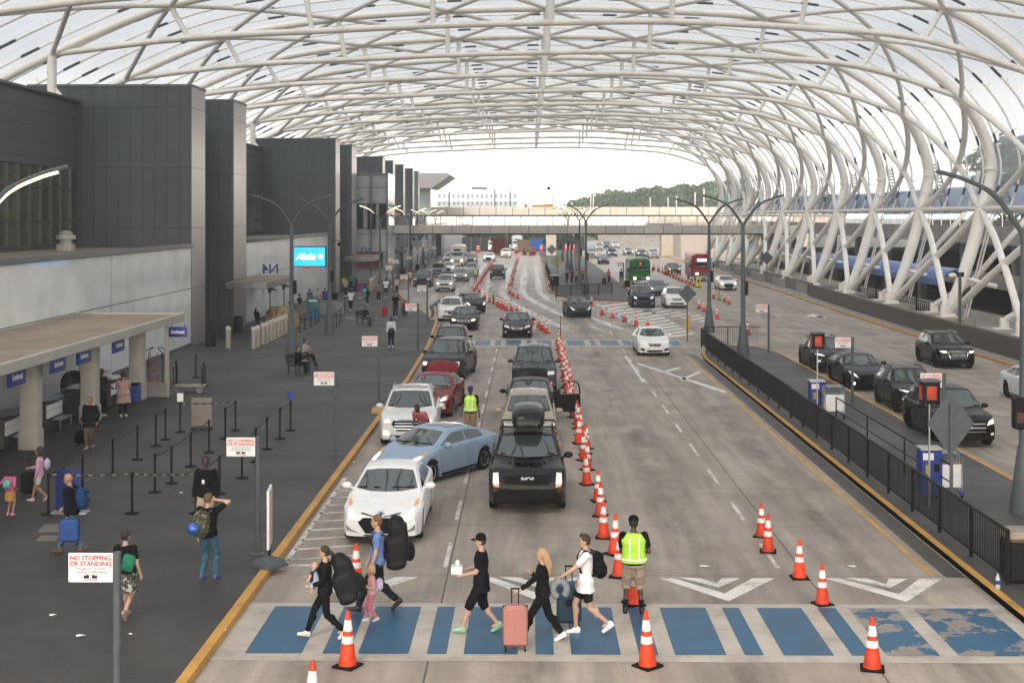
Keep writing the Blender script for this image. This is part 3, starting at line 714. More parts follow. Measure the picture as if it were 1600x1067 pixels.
def hanging_sign(x, y, z, wd, ht, facing, label, txt='Southwest'):
    s_ = tag(empty('hanging_sign', (x, y, z), PI / 2 if facing == 'x' else 0), label, 'sign', 'blue hanging signs on the check-in shelter')
    MB().box((0, 0, 0), (wd, .07, ht), .01).build('sign_panel', M['blue'], s_)
    letters(txt, ht * .48, M['white'], (0, -.04, 0), s_, 'lettering', bold=.008, spacing=.92, sx=.82 if facing == 'x' else .7)
    for q in (-wd * .35, wd * .35): MB().tube([(q, 0, ht / 2), (q, 0, ht / 2 + .12)], .015, 5).build('hanger', M['black'], s_)
for y, lb in ((39.7, 'blue airline sign nearest the left picture edge under the cream fascia'), (43.2, 'blue airline sign between the first and second cream columns, left one'),
              (45.7, 'blue airline sign just left of the second cream column'), (49.6, 'blue airline sign just right of the second cream column')):
    hanging_sign(-15.2, y, 2.84, 1.35, .52, 'x', lb)
hanging_sign(-14.5, 55.4, 2.82, .76, .42, 'y', 'small blue airline sign on the thin end post facing the camera')
def counter(y, lab, dx=0):
    c = tag(empty('check_in_counter', (-17 + dx, y, .13)), lab, 'counter', 'check-in counters under the shelter')
    MB().box((-.1, 0, .5), (.62, 1.55, 1.0), .02).build('cabinet', mat('dark_laminate', (.05, .045, .04), .4), c)
    MB().box((.24, 0, .78), (.05, 1.5, .2), .01).build('front_panel', M['reflect'], c); MB().box((.24, 0, .54), (.05, 1.5, .24), .01).build('front_panel', M['reflect'], c)
    mb = MB(); pts = [(-.5, -.9), (-.5, .9), (.3, .9), (.42, .5), (.45, 0), (.42, -.5), (.3, -.9)]; mb.prism(pts, 1.0, 1.06); mb.build('counter_top', mat('dark_stone_top', (.035, .038, .04), .15), c)
    MB().box((.5, .1, .36), (.34, 1.1, .05), .01).build('bag_shelf', M['alu'], c)
    MB().box((.62, -.5, .2), (.04, .04, .36)).build('leg', M['alu'], c); MB().box((.62, .6, .2), (.04, .04, .36)).build('leg', M['alu'], c)
    return c
counter(43.6, 'white fronted check-in counter closest to the left picture edge'); counter(47.3, 'white fronted check-in counter left of the second column, with darker slanted top')
counter(50.6, 'white fronted check-in counter right behind the woman in black', .15); counter(53.4, 'check-in counter where the agent in dark uniform stands', .35)
pr = tag(empty('desk_printer', (-16.75, 53.2, 1.19)), 'white desk printer on the agent counter', 'printer')
MB().box((0, 0, .12), (.3, .34, .24), .03).build('body', M['reflect'], pr); MB().box((.02, 0, .27), (.2, .28, .06), .01).build('paper_tray', M['alu'], pr)
def round_fan(loc, lab, rz=-.5):
    f = tag(empty('drum_fan', loc, rz), lab, 'fan')
    MB().lathe([(.6, -.18), (.63, 0), (.6, .18), (.57, .18), (.57, -.18), (.6, -.18)], (0, 0, .68), 28, 'y').build('drum', M['black'], f)
    mb = MB()
    for k in range(22):
        q = 2 * PI * k / 22; mb.tube([(.08 * math.cos(q), -.2, .68 + .08 * math.sin(q)), (.58 * math.cos(q + .25), -.18, .68 + .58 * math.sin(q + .25))], .006, 4)
    mb.build('grille', M['alu'], f)
    mb = MB()
    for k in range(5):
        q = 2 * PI * k / 5; mb.add([(.06 * math.cos(q), -.05, .68 + .06 * math.sin(q)), (.52 * math.cos(q - .3), -.05, .68 + .52 * math.sin(q - .3)), (.52 * math.cos(q + .35), .08, .68 + .52 * math.sin(q + .35))], [(0, 1, 2)])
    mb.build('blades', M['greysteel'], f, 0)
    mb = MB(); mb.tube([(-.5, -.2, .03), (-.5, .2, .03), (-.35, 0, .3), (.35, 0, .3), (.5, .2, .03), (.5, -.2, .03)], .025, 6); mb.build('stand', M['black'], f)
round_fan((-18.2, 53.6, .13), 'large black drum fan behind the counters by the white wall')
# lantern, heaters, tarpaulin
ln_ = tag(empty('wall_lantern', (-19.0, 114.6, 3.6)), 'lit amber wall lantern on the white glass wall behind the blue screen', 'lantern')
MB().box((0, 0, 0), (.4, .3, .7), .03).build('glass', mat('amber_glow', (1, .38, .06), .4, emit=1.6), ln_); mb = MB(); mb.box((0, 0, .4), (.5, .4, .1)); mb.box((0, 0, -.4), (.46, .36, .08)); mb.build('cap', M['black'], ln_)
for (x, y, tl, lb) in ((-18.9, 98, .28, 'black mushroom patio heater, left one by the white wall'), (-18.7, 102.5, .22, 'black mushroom patio heater, right one above the tan tarpaulin')):
    h = tag(empty('patio_heater', (x, y, .13)), lb, 'patio heater', 'patio heaters by the wall')
    MB().lathe([(.25, 0), (.25, .55), (.1, .6)], n=14).build('base', M['black'], h); MB().tube([(0, 0, .5), (0, 0, 2.1)], .04, 8).build('pole', M['black'], h)
    MB().at((0, 0, 2.12), ry=tl).lathe([(.1, -.25), (.14, 0), (.52, .04), (.48, .08), (.1, .2)], n=20).build('reflector_hood', M['black'], h)
tp_mb = MB(); g_ = G(432, 516, .13); n1, n2 = 22, 14
vs = []; random.seed(3)
for i in range(n1):
    for j in range(n2):
        u = i / (n1 - 1); v_ = j / (n2 - 1)
        x = (v_ - .5) * 1.9; y = (u - .5) * 4.6
        hgt = 1.75 * (1 - abs(2 * v_ - 1) ** 3.2) * (1 - abs(2 * u - 1) ** 5) * (.82 + .2 * math.sin(u * 7 + 1))
        vs.append((x * (1 + .08 * math.sin(9 * u)) + .05 * math.sin(i * 2.1 + j), y + .08 * math.sin(j * 2.4), max(0, hgt + .06 * math.sin(i * 1.9) * math.sin(j * 1.1 + i))))
tag(MB().add(vs, [(i * n2 + j, i * n2 + j + 1, (i + 1) * n2 + j + 1, (i + 1) * n2 + j) for i in range(n1 - 1) for j in range(n2 - 1)]).build('tarpaulin', mat('tan_tarpaulin', (.30, .20, .10), .75, var=.3, scale=3, bump=.8, bscale=7), None, 60),
    'tan tarpaulin draped over stored goods behind the pale bollards', 'tarpaulin').location = (g_.x, g_.y + 2, .13)
# ---------------------------------------------------------------- pedestrian bridge, rear bridge
B1 = tag(empty('footbridge', (6, 168, 0)), 'grey enclosed footbridge with glass parapet crossing over all lanes', 'bridge')
def BP(mb, name, mm, smooth=0):
    o = mb.build(name, mm, B1, smooth); o.location = (-6, -168, 0); return o
BP(MB().box((8, 169.5, 5.95), (51, 3.4, 1.0)), 'fascia_girder', panel_mat('bridge_fascia', (.52, .49, .44), 'X', 2.4, 0, 0, 0, rough=.5, lw=.06, spread=.08))
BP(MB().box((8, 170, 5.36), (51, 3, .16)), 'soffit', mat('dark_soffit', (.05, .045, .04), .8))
mb = MB()
for k in range(27): mb.box((-17 + 2 * k, 167.85, 7.05), (.07, .07, 1.2))
mb.tube([(-17, 167.85, 7.66), (33, 167.85, 7.66)], .05, 6); BP(mb, 'railing', M['greysteel'])
gm, n, l, b = new_mat('clear_parapet_glass'); n.remove(b)
a_ = n.new('ShaderNodeBsdfTransparent'); g2 = n.new('ShaderNodeBsdfGlossy'); g2.inputs['Roughness'].default_value = .03; mxs = n.new('ShaderNodeMixShader'); mxs.inputs[0].default_value = .16
l.new(a_.outputs[0], mxs.inputs[1]); l.new(g2.outputs[0], mxs.inputs[2]); l.new(mxs.outputs[0], n['Material Output'].inputs[0]); M['clear'] = gm
BP(MB().box((8, 167.86, 7.0), (50, .03, 1.1)), 'glass_panel', M['clear'])
BP(MB().box((6.2, 170, 2.7), (.75, .9, 5.2), .1), 'pier', M['concrete'])
BP(MB().box((30.5, 171, 2.7), (1.2, 1.2, 5.2)), 'pier', M['concrete'])
M['tanconc'] = mat('tan_concrete', (.62, .55, .45), .8, var=.1, scale=.6, world=True)
B2 = tag(empty('road_viaduct', (0, 255, 0)), 'long tan concrete viaduct carrying a road behind the footbridge', 'bridge')
def VP(mb, name, mm, smooth=0):
    o = mb.build(name, mm, B2, smooth); o.location = (0, -255, 0); return o
VP(MB().box((10, 262, 6.9), (100, 12, 2.0)), 'deck', M['tanconc']); VP(MB().box((10, 255.8, 8.6), (100, .3, 1.5)), 'parapet', panel_mat('parapet_concrete', (.68, .62, .53), 'X', 3.1, 0, 0, 0, rough=.8, lw=.1))
VP(MB().box((10, 256.4, 6.0), (100, 1.2, .5)), 'edge_beam', M['trim'])
for x in (4.3, -22, 26.5, 52): VP(MB().box((x, 258, 3), (1.9 if x < 20 else 2.4, 3.4, 6)), 'pier', M['tanconc'])
VP(MB().box((36.0, 250, 3.2), (17, 14, 6.4)), 'abutment', mat('pale_abutment', (.55, .47, .42), .8, var=.08, scale=.4, world=True))
mb = MB()
for k in range(60): mb.box((-38 + 1.6 * k, 255.8, 9.75), (.06, .06, .9))
for z in (9.6, 9.9, 10.2): mb.tube([(-40, 255.8, z), (58, 255.8, z)], .035, 5)
VP(mb, 'railing', M['greysteel'])
# slim masts and a mast light on the viaduct
for x, h, lb in ((-11.5, 4.2, 'tall thin light mast on the viaduct, left of the pale hotel'), (-2.6, 6.4, 'thin light mast in front of the pale hotel left half'), (1.6, 9.0, None)):
    if not lb: continue
    m_o = tag(empty('light_mast', (x - 4, 262, 7.9)), lb, 'light mast')
    MB().tube([(0, 0, 0), (0, 0, h + 4)], [.12, .07], 8).build('pole', M['greysteel'], m_o); MB().box((0, 0, h + 4.05), (1.6, .25, .12), .03).build('lamp_head', M['reflect'], m_o)
m_o = tag(empty('light_mast', (AT(797, 300, 262).x, 262, 7.9)), 'thin light mast in front of the pale hotel right half', 'light mast')
MB().tube([(0, 0, 0), (0, 0, 7.6)], [.12, .07], 8).build('pole', M['greysteel'], m_o); MB().box((-.3, 0, 7.65), (1.5, .25, .12), .03).build('lamp_head', M['reflect'], m_o)
sg = tag(empty('signal_mast', (AT(863, 300, 260).x, 260, 7.9)), 'dark signal mast with a round lamp beside the orange truck', 'signal')
MB().tube([(0, 0, 0), (0, 0, 5.7), (-.9, 0, 5.7)], .1, 6).build('pole', M['black'], sg); MB().lathe([(.1, -.15), (.38, -.15), (.38, .12), (.1, .12)], (-.7, 0, 5.1), 14, 'y').build('lamp_head', M['black'], sg)
for px, h, lb in ((923, 3.6, 'short white pole of the viaduct pair, left'), (927, 3.7, 'short white pole of the viaduct pair, right'), (1016, 3.3, 'short white post on viaduct before the trees'),
                  (1044, 3.3, 'white post on viaduct right of the small grey box'), (1057, 3.6, 'thin tall tan post on viaduct before the trees'), (1086, 4.3, 'white post on viaduct near the arch end'), (1100, 5.0, 'rightmost white post on viaduct beside the arches')):
    o = MB().tube([(0, 0, 0), (0, 0, h)], [.13, .1], 8).add([], []).build('post', M['white'], None); o.location = (AT(px, 300, 257).x, 257, 7.9); tag(o, lb, 'post', 'posts along the viaduct')
# orange truck on the viaduct
tk = tag(empty('works_truck', (AT(845, 320, 259).x, 259, 7.95)), 'orange works truck and trailer parked on the viaduct', 'truck')
tk.scale = (1, 1, 1)
MB().box((0, 0, 1.5), (3.6, 2, .8), .1).build('tank', mat('tan_tank', (.5, .25, .1), .5), tk); MB().box((1.6, 0, 1.2), (1.6, 2.1, 1.7), .12).build('cab', mat('orange_paint', (.7, .22, .03), .4), tk)
MB().box((-.2, 0, .75), (5, 1.8, .3)).build('chassis', M['black'], tk)
for x in (-1.6, 1.6): MB().lathe([(.2, -1), (.42, -1), (.42, 1), (.2, 1)], (x, 0, .42), 14, 'y').build('wheels', M['rubber'], tk)
MB().lathe([(.4, 0), (.35, 1.6), (.2, 2.1)], (-2.9, 0, 0), 12).build('warning_cone', M['orange'], tk)
# ================================================================ right side: barrier, plinths, parking structure
M['browncon'] = mat('dark_brown_concrete', (.070, .058, .050), .62, var=.25, scale=1.1, bump=.3, bscale=12, world=True)
wl = MB(); wall_line = [(25.6, -30), (25.6, 90), (25.9, 108), (26.4, 126)]
ribbon(wall_line, -.16, .16, .12, 1.22, wl)
tag(wl.build('barrier_wall', M['browncon'], None, 0), 'dark brown concrete barrier wall along the right kerb, nearer stretch', 'wall')
wl = MB(); ribbon([(27.0, 129), (27.4, 170), (27.5, 235)], -.16, .16, .12, 1.25, wl)
tag(wl.build('barrier_wall', mat('grey_barrier', (.13, .13, .13), .6, var=.2), None, 0), 'grey concrete barrier wall on the right beyond the gap', 'wall')
tag(MB().box((26.75, 128, .68), (.5, .5, 1.2), .02).build('barrier_post', M['browncon'], None), 'squat dark post closing the gap in the barrier wall', 'post')
for i, y in enumerate(FY[3:]):
    o = MB().prism([(-1.0, -1.4), (1.0, -1.4), (1.3, 6.2), (-.9, 6.2)], 0, 1.0).build('plinth', M['concrete'], canopy, 0); o.location = (27.7, y - 74, 0)
# parking structure
PK = tag(empty('parking_structure', (40, 100, 0)), 'open grey concrete parking structure behind the raking steel legs', 'building')
M['gdeck'] = panel_mat('grey_concrete_band', (.26, .25, .235), 'Y', 6, 0, 0, 0, rough=.8, lw=.08, var=.2)
def KP(mb, name, mm, smooth=0):
    o = mb.build(name, mm, PK, smooth); o.location = (-40, -100, 0); return o
for z, t in ((6.15, 1.4), (2.7, 1.1)):
    KP(MB().box((35.1, 100, z), (.3, 250, t)), 'spandrel_band', M['gdeck']); KP(MB().box((50, 100, z - t / 2 + .2), (29.5, 250, .35)), 'floor_slab', M['concrete'])
KP(MB().box((50, 100, .05), (29.5, 250, .14)), 'floor_slab', M['walk'])
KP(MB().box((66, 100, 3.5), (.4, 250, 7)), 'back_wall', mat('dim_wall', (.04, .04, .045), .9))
for k in range(21): KP(MB().box((36.2, -20 + 12 * k, 3.2), (.6, .8, 6.2)), 'column', M['concrete'])
mb = MB(); mb.tube([(35.1, -20, 8.0), (35.1, 225, 8.0)], .07, 6)
for k in range(100): mb.box((35.1, -20 + 2.45 * k, 7.4), (.07, .07, 1.2))
KP(mb, 'railing', M['white'])
# stairs and dark clutter inside
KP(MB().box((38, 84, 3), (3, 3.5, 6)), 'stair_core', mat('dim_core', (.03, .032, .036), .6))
M['awn'] = panel_mat('blue_ribbed_awning', (.015, .10, .38), 'Y', 1.0, 0, 0, 0, rough=.35, lw=.06, line=(.2, .3, .5))
M['awnpale'] = panel_mat('faded_blue_ribbed_awning', (.16, .27, .42), 'Y', 1.0, 0, 0, 0, rough=.35, lw=.08, line=(.35, .42, .5))
def awning(x0, x1, y0, y1, z, rise, mm, lab, legs=True):
    a = tag(empty('barrel_awning', ((x0 + x1) / 2, (y0 + y1) / 2, 0)), lab, 'awning', 'blue barrel awnings by the parking structure')
    hw = (x1 - x0) / 2; hl = (y1 - y0) / 2; n_ = 12
    top = [(-hw + 2 * hw * k / n_, z + rise * math.sin(PI * k / n_)) for k in range(n_ + 1)]
    MB().extrude_xz(top + [(x * .985, zz - .09) for x, zz in top[::-1]], -hl, hl).build('cover', mm, a, 30)
    mb = MB(); mb.box((-hw, 0, z - .2), (.06, 2 * hl, .45)); mb.build('valance', mm, a, 0)
    if legs:
        k = -hl
        while k <= hl: MB().tube([(-hw + .1, k, .1), (-hw + .1, k, z)], .07, 6).build('support_post', M['black'], a); k += 6
awning(37, 43, 56, 72, 8.2, 1.9, M['awn'], 'bright blue barrel awning on the parking deck at the right picture edge', False)
awning(37, 43, 77, 96, 8.2, 1.9, M['awn'], 'bright blue arched awning on the parking deck left of the white leaning arm', False)
awning(37, 43, 96.5, 112, 8.2, 1.9, M['awnpale'], 'faded pale blue barrel awning on the parking deck', False)
awning(37, 43, 114, 140, 8.2, 2.1, M['awnpale'], 'long pale blue barrel awning farther along the deck', False)
awning(38, 43, 145, 175, 8.3, 2.0, M['awn'], 'distant dark blue barrel awning beside the arches', False)
awning(29.8, 32.6, 98, 142, 3.0, .8, M['awn'], 'low blue barrel awning over the path behind the steel legs')
awning(37, 44, 180, 225, 8.6, 2.0, M['awnpale'], 'farthest pale awning glimpsed through the arches', False)
# handrail behind the barrier
for y0, y1, lb in ((97, 122, 'black guard rail behind the barrier wall left of the hinge shoes'), (56, 66.5, 'black guard rail behind the barrier at the right picture edge')):
    mb = MB()
    k = y0
    while k < y1: mb.box((28.9, k, .75), (.04, .04, 1.3)); k += .3 if y0 < 90 else .5
    mb.tube([(28.9, y0, 1.4), (28.9, y1, 1.4)], .035, 6); mb.tube([(28.9, y0, .25), (28.9, y1, .25)], .03, 6)
    tag(mb.build('guard_rail', M['black'], None), lb, 'railing')
# ================================================================ far background
def foliage_mat():
    m, n, l, b = new_mat('tree_leaves')
    oi = n.new('ShaderNodeObjectInfo'); p = n.new('ShaderNodeTexCoord').outputs['Object']
    c = ramp(n, l, noise(n, l, .45, 5, p, .7), .3, (.028, .065, .018), .7, (.11, .185, .05))
    c = rgbmix(n, l, 1, c, ramp(n, l, oi.outputs['Random'], 0, .75, 1, 1.25), 'MULTIPLY'); l.new(c, b.inputs['Base Color'])
    b.inputs['Roughness'].default_value = .6; b.inputs['Specular IOR Level'].default_value = .25
    return m
M['leaf'] = foliage_mat(); M['bark'] = mat('bark', (.06, .045, .035), .9)
def tree_mesh(seed, h, r_, n=1500, leaf=.42):
    rnd = random.Random(seed); blobs = []
    for k in range(11):
        a = rnd.uniform(0, 2 * PI); rr = rnd.uniform(.1, .72) * r_; z = h * rnd.uniform(.38, .86)
        blobs.append((rr * math.cos(a), rr * math.sin(a), z, r_ * rnd.uniform(.28, .5)))
    blobs.append((0, 0, h * .84, r_ * .36))
    mb = MB()
    for k in range(n):
        bx, by, bz, br = rnd.choice(blobs)
        d = Vector((rnd.gauss(0, 1), rnd.gauss(0, 1), rnd.gauss(0, 1))).normalized() * br * rnd.uniform(.72, 1.12)
        c = Vector((bx, by, bz)) + Vector((d.x, d.y, d.z * .8)); q = Vector((rnd.gauss(0, 1), rnd.gauss(0, 1), rnd.gauss(0, 1))).normalized()
        t = q.orthogonal().normalized(); u = q.cross(t); s_ = leaf * rnd.uniform(.6, 1.4)
        mb.add([c - t * s_, c + u * s_ * .6, c + t * s_, c - u * s_ * .6], [(0, 1, 2, 3)])
    return mb.mesh('tree_crown', M['leaf'], 0)
def trunk_mesh(h, r_):
    mb = MB(); mb.tube([(0, 0, 0), (.1, 0, h * .3), (0, .1, h * .6)], [r_, r_ * .75, r_ * .4], 8)
    for k in range(5):
        a = k * 1.3; mb.tube([(0, 0, h * (.3 + .05 * k)), (h * .2 * math.cos(a), h * .2 * math.sin(a), h * (.5 + .05 * k))], [r_ * .4, r_ * .15], 6)
    return mb.mesh('tree_trunk', M['bark'])
protos = [(tree_mesh(s_, 14, 6.5, 1900, .55), trunk_mesh(14, .35)) for s_ in (1, 2, 3, 4)]
def tree(x, y, z, sc, lab, k, wide=1.0, grp='trees behind the viaduct'):
    t = tag(empty('broadleaf_tree', (x, y, z), random.uniform(0, 6)), lab, 'tree', grp); t.scale = (sc * wide, sc * wide, sc)
    for me, nm in zip(protos[k % 4], ('crown', 'trunk')):
        o = bpy.data.objects.new(nm, me); COL.objects.link(o); o.parent = t
random.seed(21)
# treeline on the horizon behind the viaduct (px centre, top py)
rowt = [(912, 311, 'lowest tree at the left end of the far treeline'), (926, 309, None), (940, 306, None), (954, 303, 'rounded tree where the far treeline begins to rise'), (968, 299, None), (983, 302, None), (1000, 298, None), (1016, 296, None), (1030, 294, None), (1046, 296, None), (1060, 293, None), (1075, 296, None), (1090, 291, None), (1106, 288, 'tallest tree of the far treeline, beside the arch feet'), (1122, 288, None), (1140, 287, None)]
for i, (px, py, lb) in enumerate(rowt):
    for q in range(2):
        Y = 470 + 35 * q; p = AT(px + (7 if q else 0), py + (2 if q else 0), Y); sc = (p.z + 1) / 13.2
        tree(p.x, Y, -1, sc, (lb if q == 0 else None) or 'green broadleaf tree in the middle of the far treeline above the viaduct', i + q, .95)
for i in range(22):
    Y = 300 + (i % 3) * 14; px = 742 + i * 6.6; tree(AT(px, 340, Y).x, Y, -1, .46 + .05 * math.sin(i * 2), 'low green tree glimpsed under the footbridge left of the tan pier', i, 1.1, 'low trees under the bridge on the left')
for i in range(13):
    Y = 345 + (i % 3) * 14; px = 944 + i * 7.6; tree(AT(px, 340, Y).x, Y, -1, .75 + .07 * math.sin(i * 2.2), 'dense dark green tree seen under the bridge behind the far road', i, 1.1, 'dense trees under the bridge on the right')
for i in range(16):
    Y = 150 + (i % 4) * 22 - i * 2; tree(74 + (i % 3) * 9 + max(0, 10 - i) * 1.2, Y + 20, 2, 1.22 + .2 * math.sin(i * 1.7), 'dark green tree behind the parking deck awnings at right', i, 1.05, 'trees behind the parking structure')
# pale hotel
HT = tag(empty('hotel_block', (AT(746, 320, 690).x, 690, 0)), 'pale blue grey five storey hotel block on the horizon', 'building')
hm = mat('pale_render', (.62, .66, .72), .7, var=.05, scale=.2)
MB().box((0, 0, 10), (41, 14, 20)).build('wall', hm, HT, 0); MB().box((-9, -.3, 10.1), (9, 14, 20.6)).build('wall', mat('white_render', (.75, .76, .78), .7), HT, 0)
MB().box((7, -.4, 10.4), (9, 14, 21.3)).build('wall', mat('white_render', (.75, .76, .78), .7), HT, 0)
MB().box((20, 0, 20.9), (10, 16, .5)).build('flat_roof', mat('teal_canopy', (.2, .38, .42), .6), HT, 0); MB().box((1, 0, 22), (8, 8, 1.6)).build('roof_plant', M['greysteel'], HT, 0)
wm = mat('hotel_glass', (.16, .24, .33), .2)
for k in range(17):
    for z in range(5): MB().box((-19 + 2.4 * k, -7.75 if abs(-19 + 2.4 * k + 9) < 4.6 or abs(-19 + 2.4 * k - 7) < 4.6 else -7.1, 3.4 + 3.6 * z), (.95, .1, 1.7)).build('window', wm, HT, 0) if (k * 5 + z) % 7 != 9 else None
# a pale industrial roofline, right of the hotel
fb = tag(empty('warehouse', (AT(880, 320, 800).x, 800, 0)), 'long low blue grey warehouse on the horizon right of the hotel', 'building')
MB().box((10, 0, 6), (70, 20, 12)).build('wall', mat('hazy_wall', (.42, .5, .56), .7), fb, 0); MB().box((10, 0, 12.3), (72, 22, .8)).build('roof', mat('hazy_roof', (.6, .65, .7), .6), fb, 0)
# masts and pylons
# low white retaining curb behind the far road
tag(MB().box((30, 330, 1.6), (26, 1, 3.4)).build('retaining_wall', M['concrete'], None, 0), 'low curved pale retaining wall at the far bend of the right road', 'wall')
# black fence screens and barriers at the far end of left lanes
for (x, y, w2, h2, lb) in ((-24, 262, 14, 4.2, 'black mesh site fence behind the white shuttle bus'), (-9.5, 292, 10, 3.0, 'black mesh site fence left of the white van'), (5.5, 300, 14, 3.2, 'dark mesh site fence behind the blue tanks')):
    f = tag(empty('site_fence', (x, y, .0)), lb, 'fence'); MB().box((0, 0, h2 / 2), (w2, .06, h2)).build('mesh_screen', mat('black_mesh', (.03, .032, .035), .8), f, 0)
    mb = MB()
    for k in range(int(w2 / 2) + 1): mb.tube([(-w2 / 2 + 2 * k, -.05, 0), (-w2 / 2 + 2 * k, -.05, h2 + .1)], .05, 5)
    mb.build('posts', M['alu'], f)
# haze
hzm = bpy.data.materials.new('haze'); hzm.use_nodes = True; hn = hzm.node_tree.nodes; hn.remove(hn['Principled BSDF'])
pv = hn.new('ShaderNodeVolumePrincipled'); pv.inputs['Density'].default_value = .0007; pv.inputs['Color'].default_value = (.92, .95, 1, 1)
hzm.node_tree.links.new(pv.outputs[0], hn['Material Output'].inputs['Volume'])
zb = MB().box((0, 480, 30), (1500, 1120, 66)); hzo = zb.build('haze', hzm, None, 0); hzo['kind'] = 'stuff'
# ================================================================ vehicles
def lerp_pts(pts, x):
    if x <= pts[0][0]: return pts[0][1]
    for (a, va), (b, vb) in zip(pts, pts[1:]):
        if x <= b: return va + (vb - va) * (x - a) / (b - a + 1e-9)
    return pts[-1][1]
def smooth_f(pts, x, w_=.07):
    return sum(lerp_pts(pts, x + w_ * k) for k in (-2, -1, 0, 1, 2)) / 5
def poly_patch(bvh, poly, axis, eps=.012, cuts=3, far=6.0, sgn=1, relax=0):
    """a polygon drawn flat and laid on to the body. axis 'f': poly (x,z) from the front; 'b': from behind; 's': (y,z) from side sgn"""
    bm = bmesh.new()
    vs = [bm.verts.new((p[0], p[1], 0)) for p in poly]; bm.faces.new(vs)
    bmesh.ops.triangulate(bm, faces=bm.faces[:]); bmesh.ops.subdivide_edges(bm, edges=bm.edges[:], cuts=cuts, use_grid_fill=True)
    bmesh.ops.triangulate(bm, faces=bm.faces[:])
    out = []; fs = []
    bm.verts.index_update()
    for v in bm.verts:
        a, z = v.co.x, v.co.y
        if axis == 'f': o_ = Vector((a, -far, z)); d = Vector((0, 1, 0))
        elif axis == 'b': o_ = Vector((a, far, z)); d = Vector((0, -1, 0))
        elif axis == 't': o_ = Vector((a, z, far)); d = Vector((0, 0, -1))
        else: o_ = Vector((sgn * far, a, z)); d = Vector((-sgn, 0, 0))
        h, nn, ix, ds = bvh.ray_cast(o_, d)
        if h is None:
            h, nn, ix, ds = bvh.find_nearest(o_ + d * (far - .9)); 
        out.append(h - d * eps + (nn * eps * .5 if nn.dot(d) < 0 else -nn * eps * .5))
    if relax:
        for _ in range(relax):
            nw = list(out)
            for v in bm.verts:
                if not v.is_boundary:
                    a = sum((out[e.other_vert(v).index] for e in v.link_edges), Vector()) / len(v.link_edges); nw[v.index] = out[v.index].lerp(a, .6)
            out = nw
        out = [p - d * .012 for p in out]
    for f in bm.faces: fs.append([v.index for v in f.verts])
    bm.free()
    me_fix = []
    for f in fs:
        n_ = (out[f[1]] - out[f[0]]).cross(out[f[2]] - out[f[0]])
        me_fix.append(f if n_.dot(d) < 0 else f[::-1])
    return out, me_fix
def patch(bvh, polys, axis, name, mm, parent, eps=.012, cuts=3, sgn=1, col=None):
    mb = MB()
    for p in polys: mb.add(*poly_patch(bvh, p, axis, eps, cuts, sgn=sgn, relax=14 if name == 'windscreen' else 0))
    return mb.build(name, mm, parent, 60, col)
def mir(p): return [(-x, z) for x, z in p][::-1]
def wheel_parts(root, x, y, R_, W_, side, spokes, rimcol):
    s_ = side
    t = MB().lathe([(R_ * .64, -W_ / 2), (R_ * .93, -W_ / 2), (R_, -W_ * .32), (R_, W_ * .32), (R_ * .93, W_ / 2), (R_ * .64, W_ / 2), (R_ * .62, 0), (R_ * .64, -W_ / 2)], (0, 0, 0), 26, 'x').build('wheel', M['rubber'], root)
    t.location = (x, y, R_)
    mb = MB(); f = s_ * (W_ / 2 - .012)
    mb.lathe([(R_ * .65, f), (R_ * .60, f + s_ * .006), (R_ * .58, f - s_ * .05), (.02, f - s_ * .07)], (0, 0, 0), 26, 'x')
    mb.build('rim_well', M['black'], t)
    mb = MB(); mb.lathe([(R_ * .655, f - s_ * .02), (R_ * .655, f + s_ * .004), (R_ * .60, f + s_ * .008), (R_ * .585, f - s_ * .02)], (0, 0, 0), 26, 'x')
    mb.lathe([(R_ * .14, f - s_ * .05), (R_ * .14, f - s_ * .005), (.01, f)], (0, 0, 0), 12, 'x')
    for k in range(spokes):
        q = 2 * PI * k / spokes; c, s2 = math.cos(q), math.sin(q); w_ = R_ * (.5 / spokes) ** .8 * 1.1
        r0, r1 = R_ * .1, R_ * .61; px_, pz = -s2, c
        vs = []
        for rr, ww in ((r0, w_ * 1.1), (r1, w_ * .8)):
            for e in (-1, 1):
                for d in (0, 1): vs.append((f - s_ * (.035 if d else .002) - s_ * (.012 if rr == r0 else 0), c * rr + px_ * ww * e, s2 * rr + pz * ww * e))
        mb.add(vs, [(0, 2, 6, 4), (1, 5, 7, 3), (0, 4, 5, 1), (2, 3, 7, 6)])
    o = mb.build('rim', M['chrome'] if rimcol == 'chrome' else (M['black'] if rimcol == 'black' else M['rimm']), t)
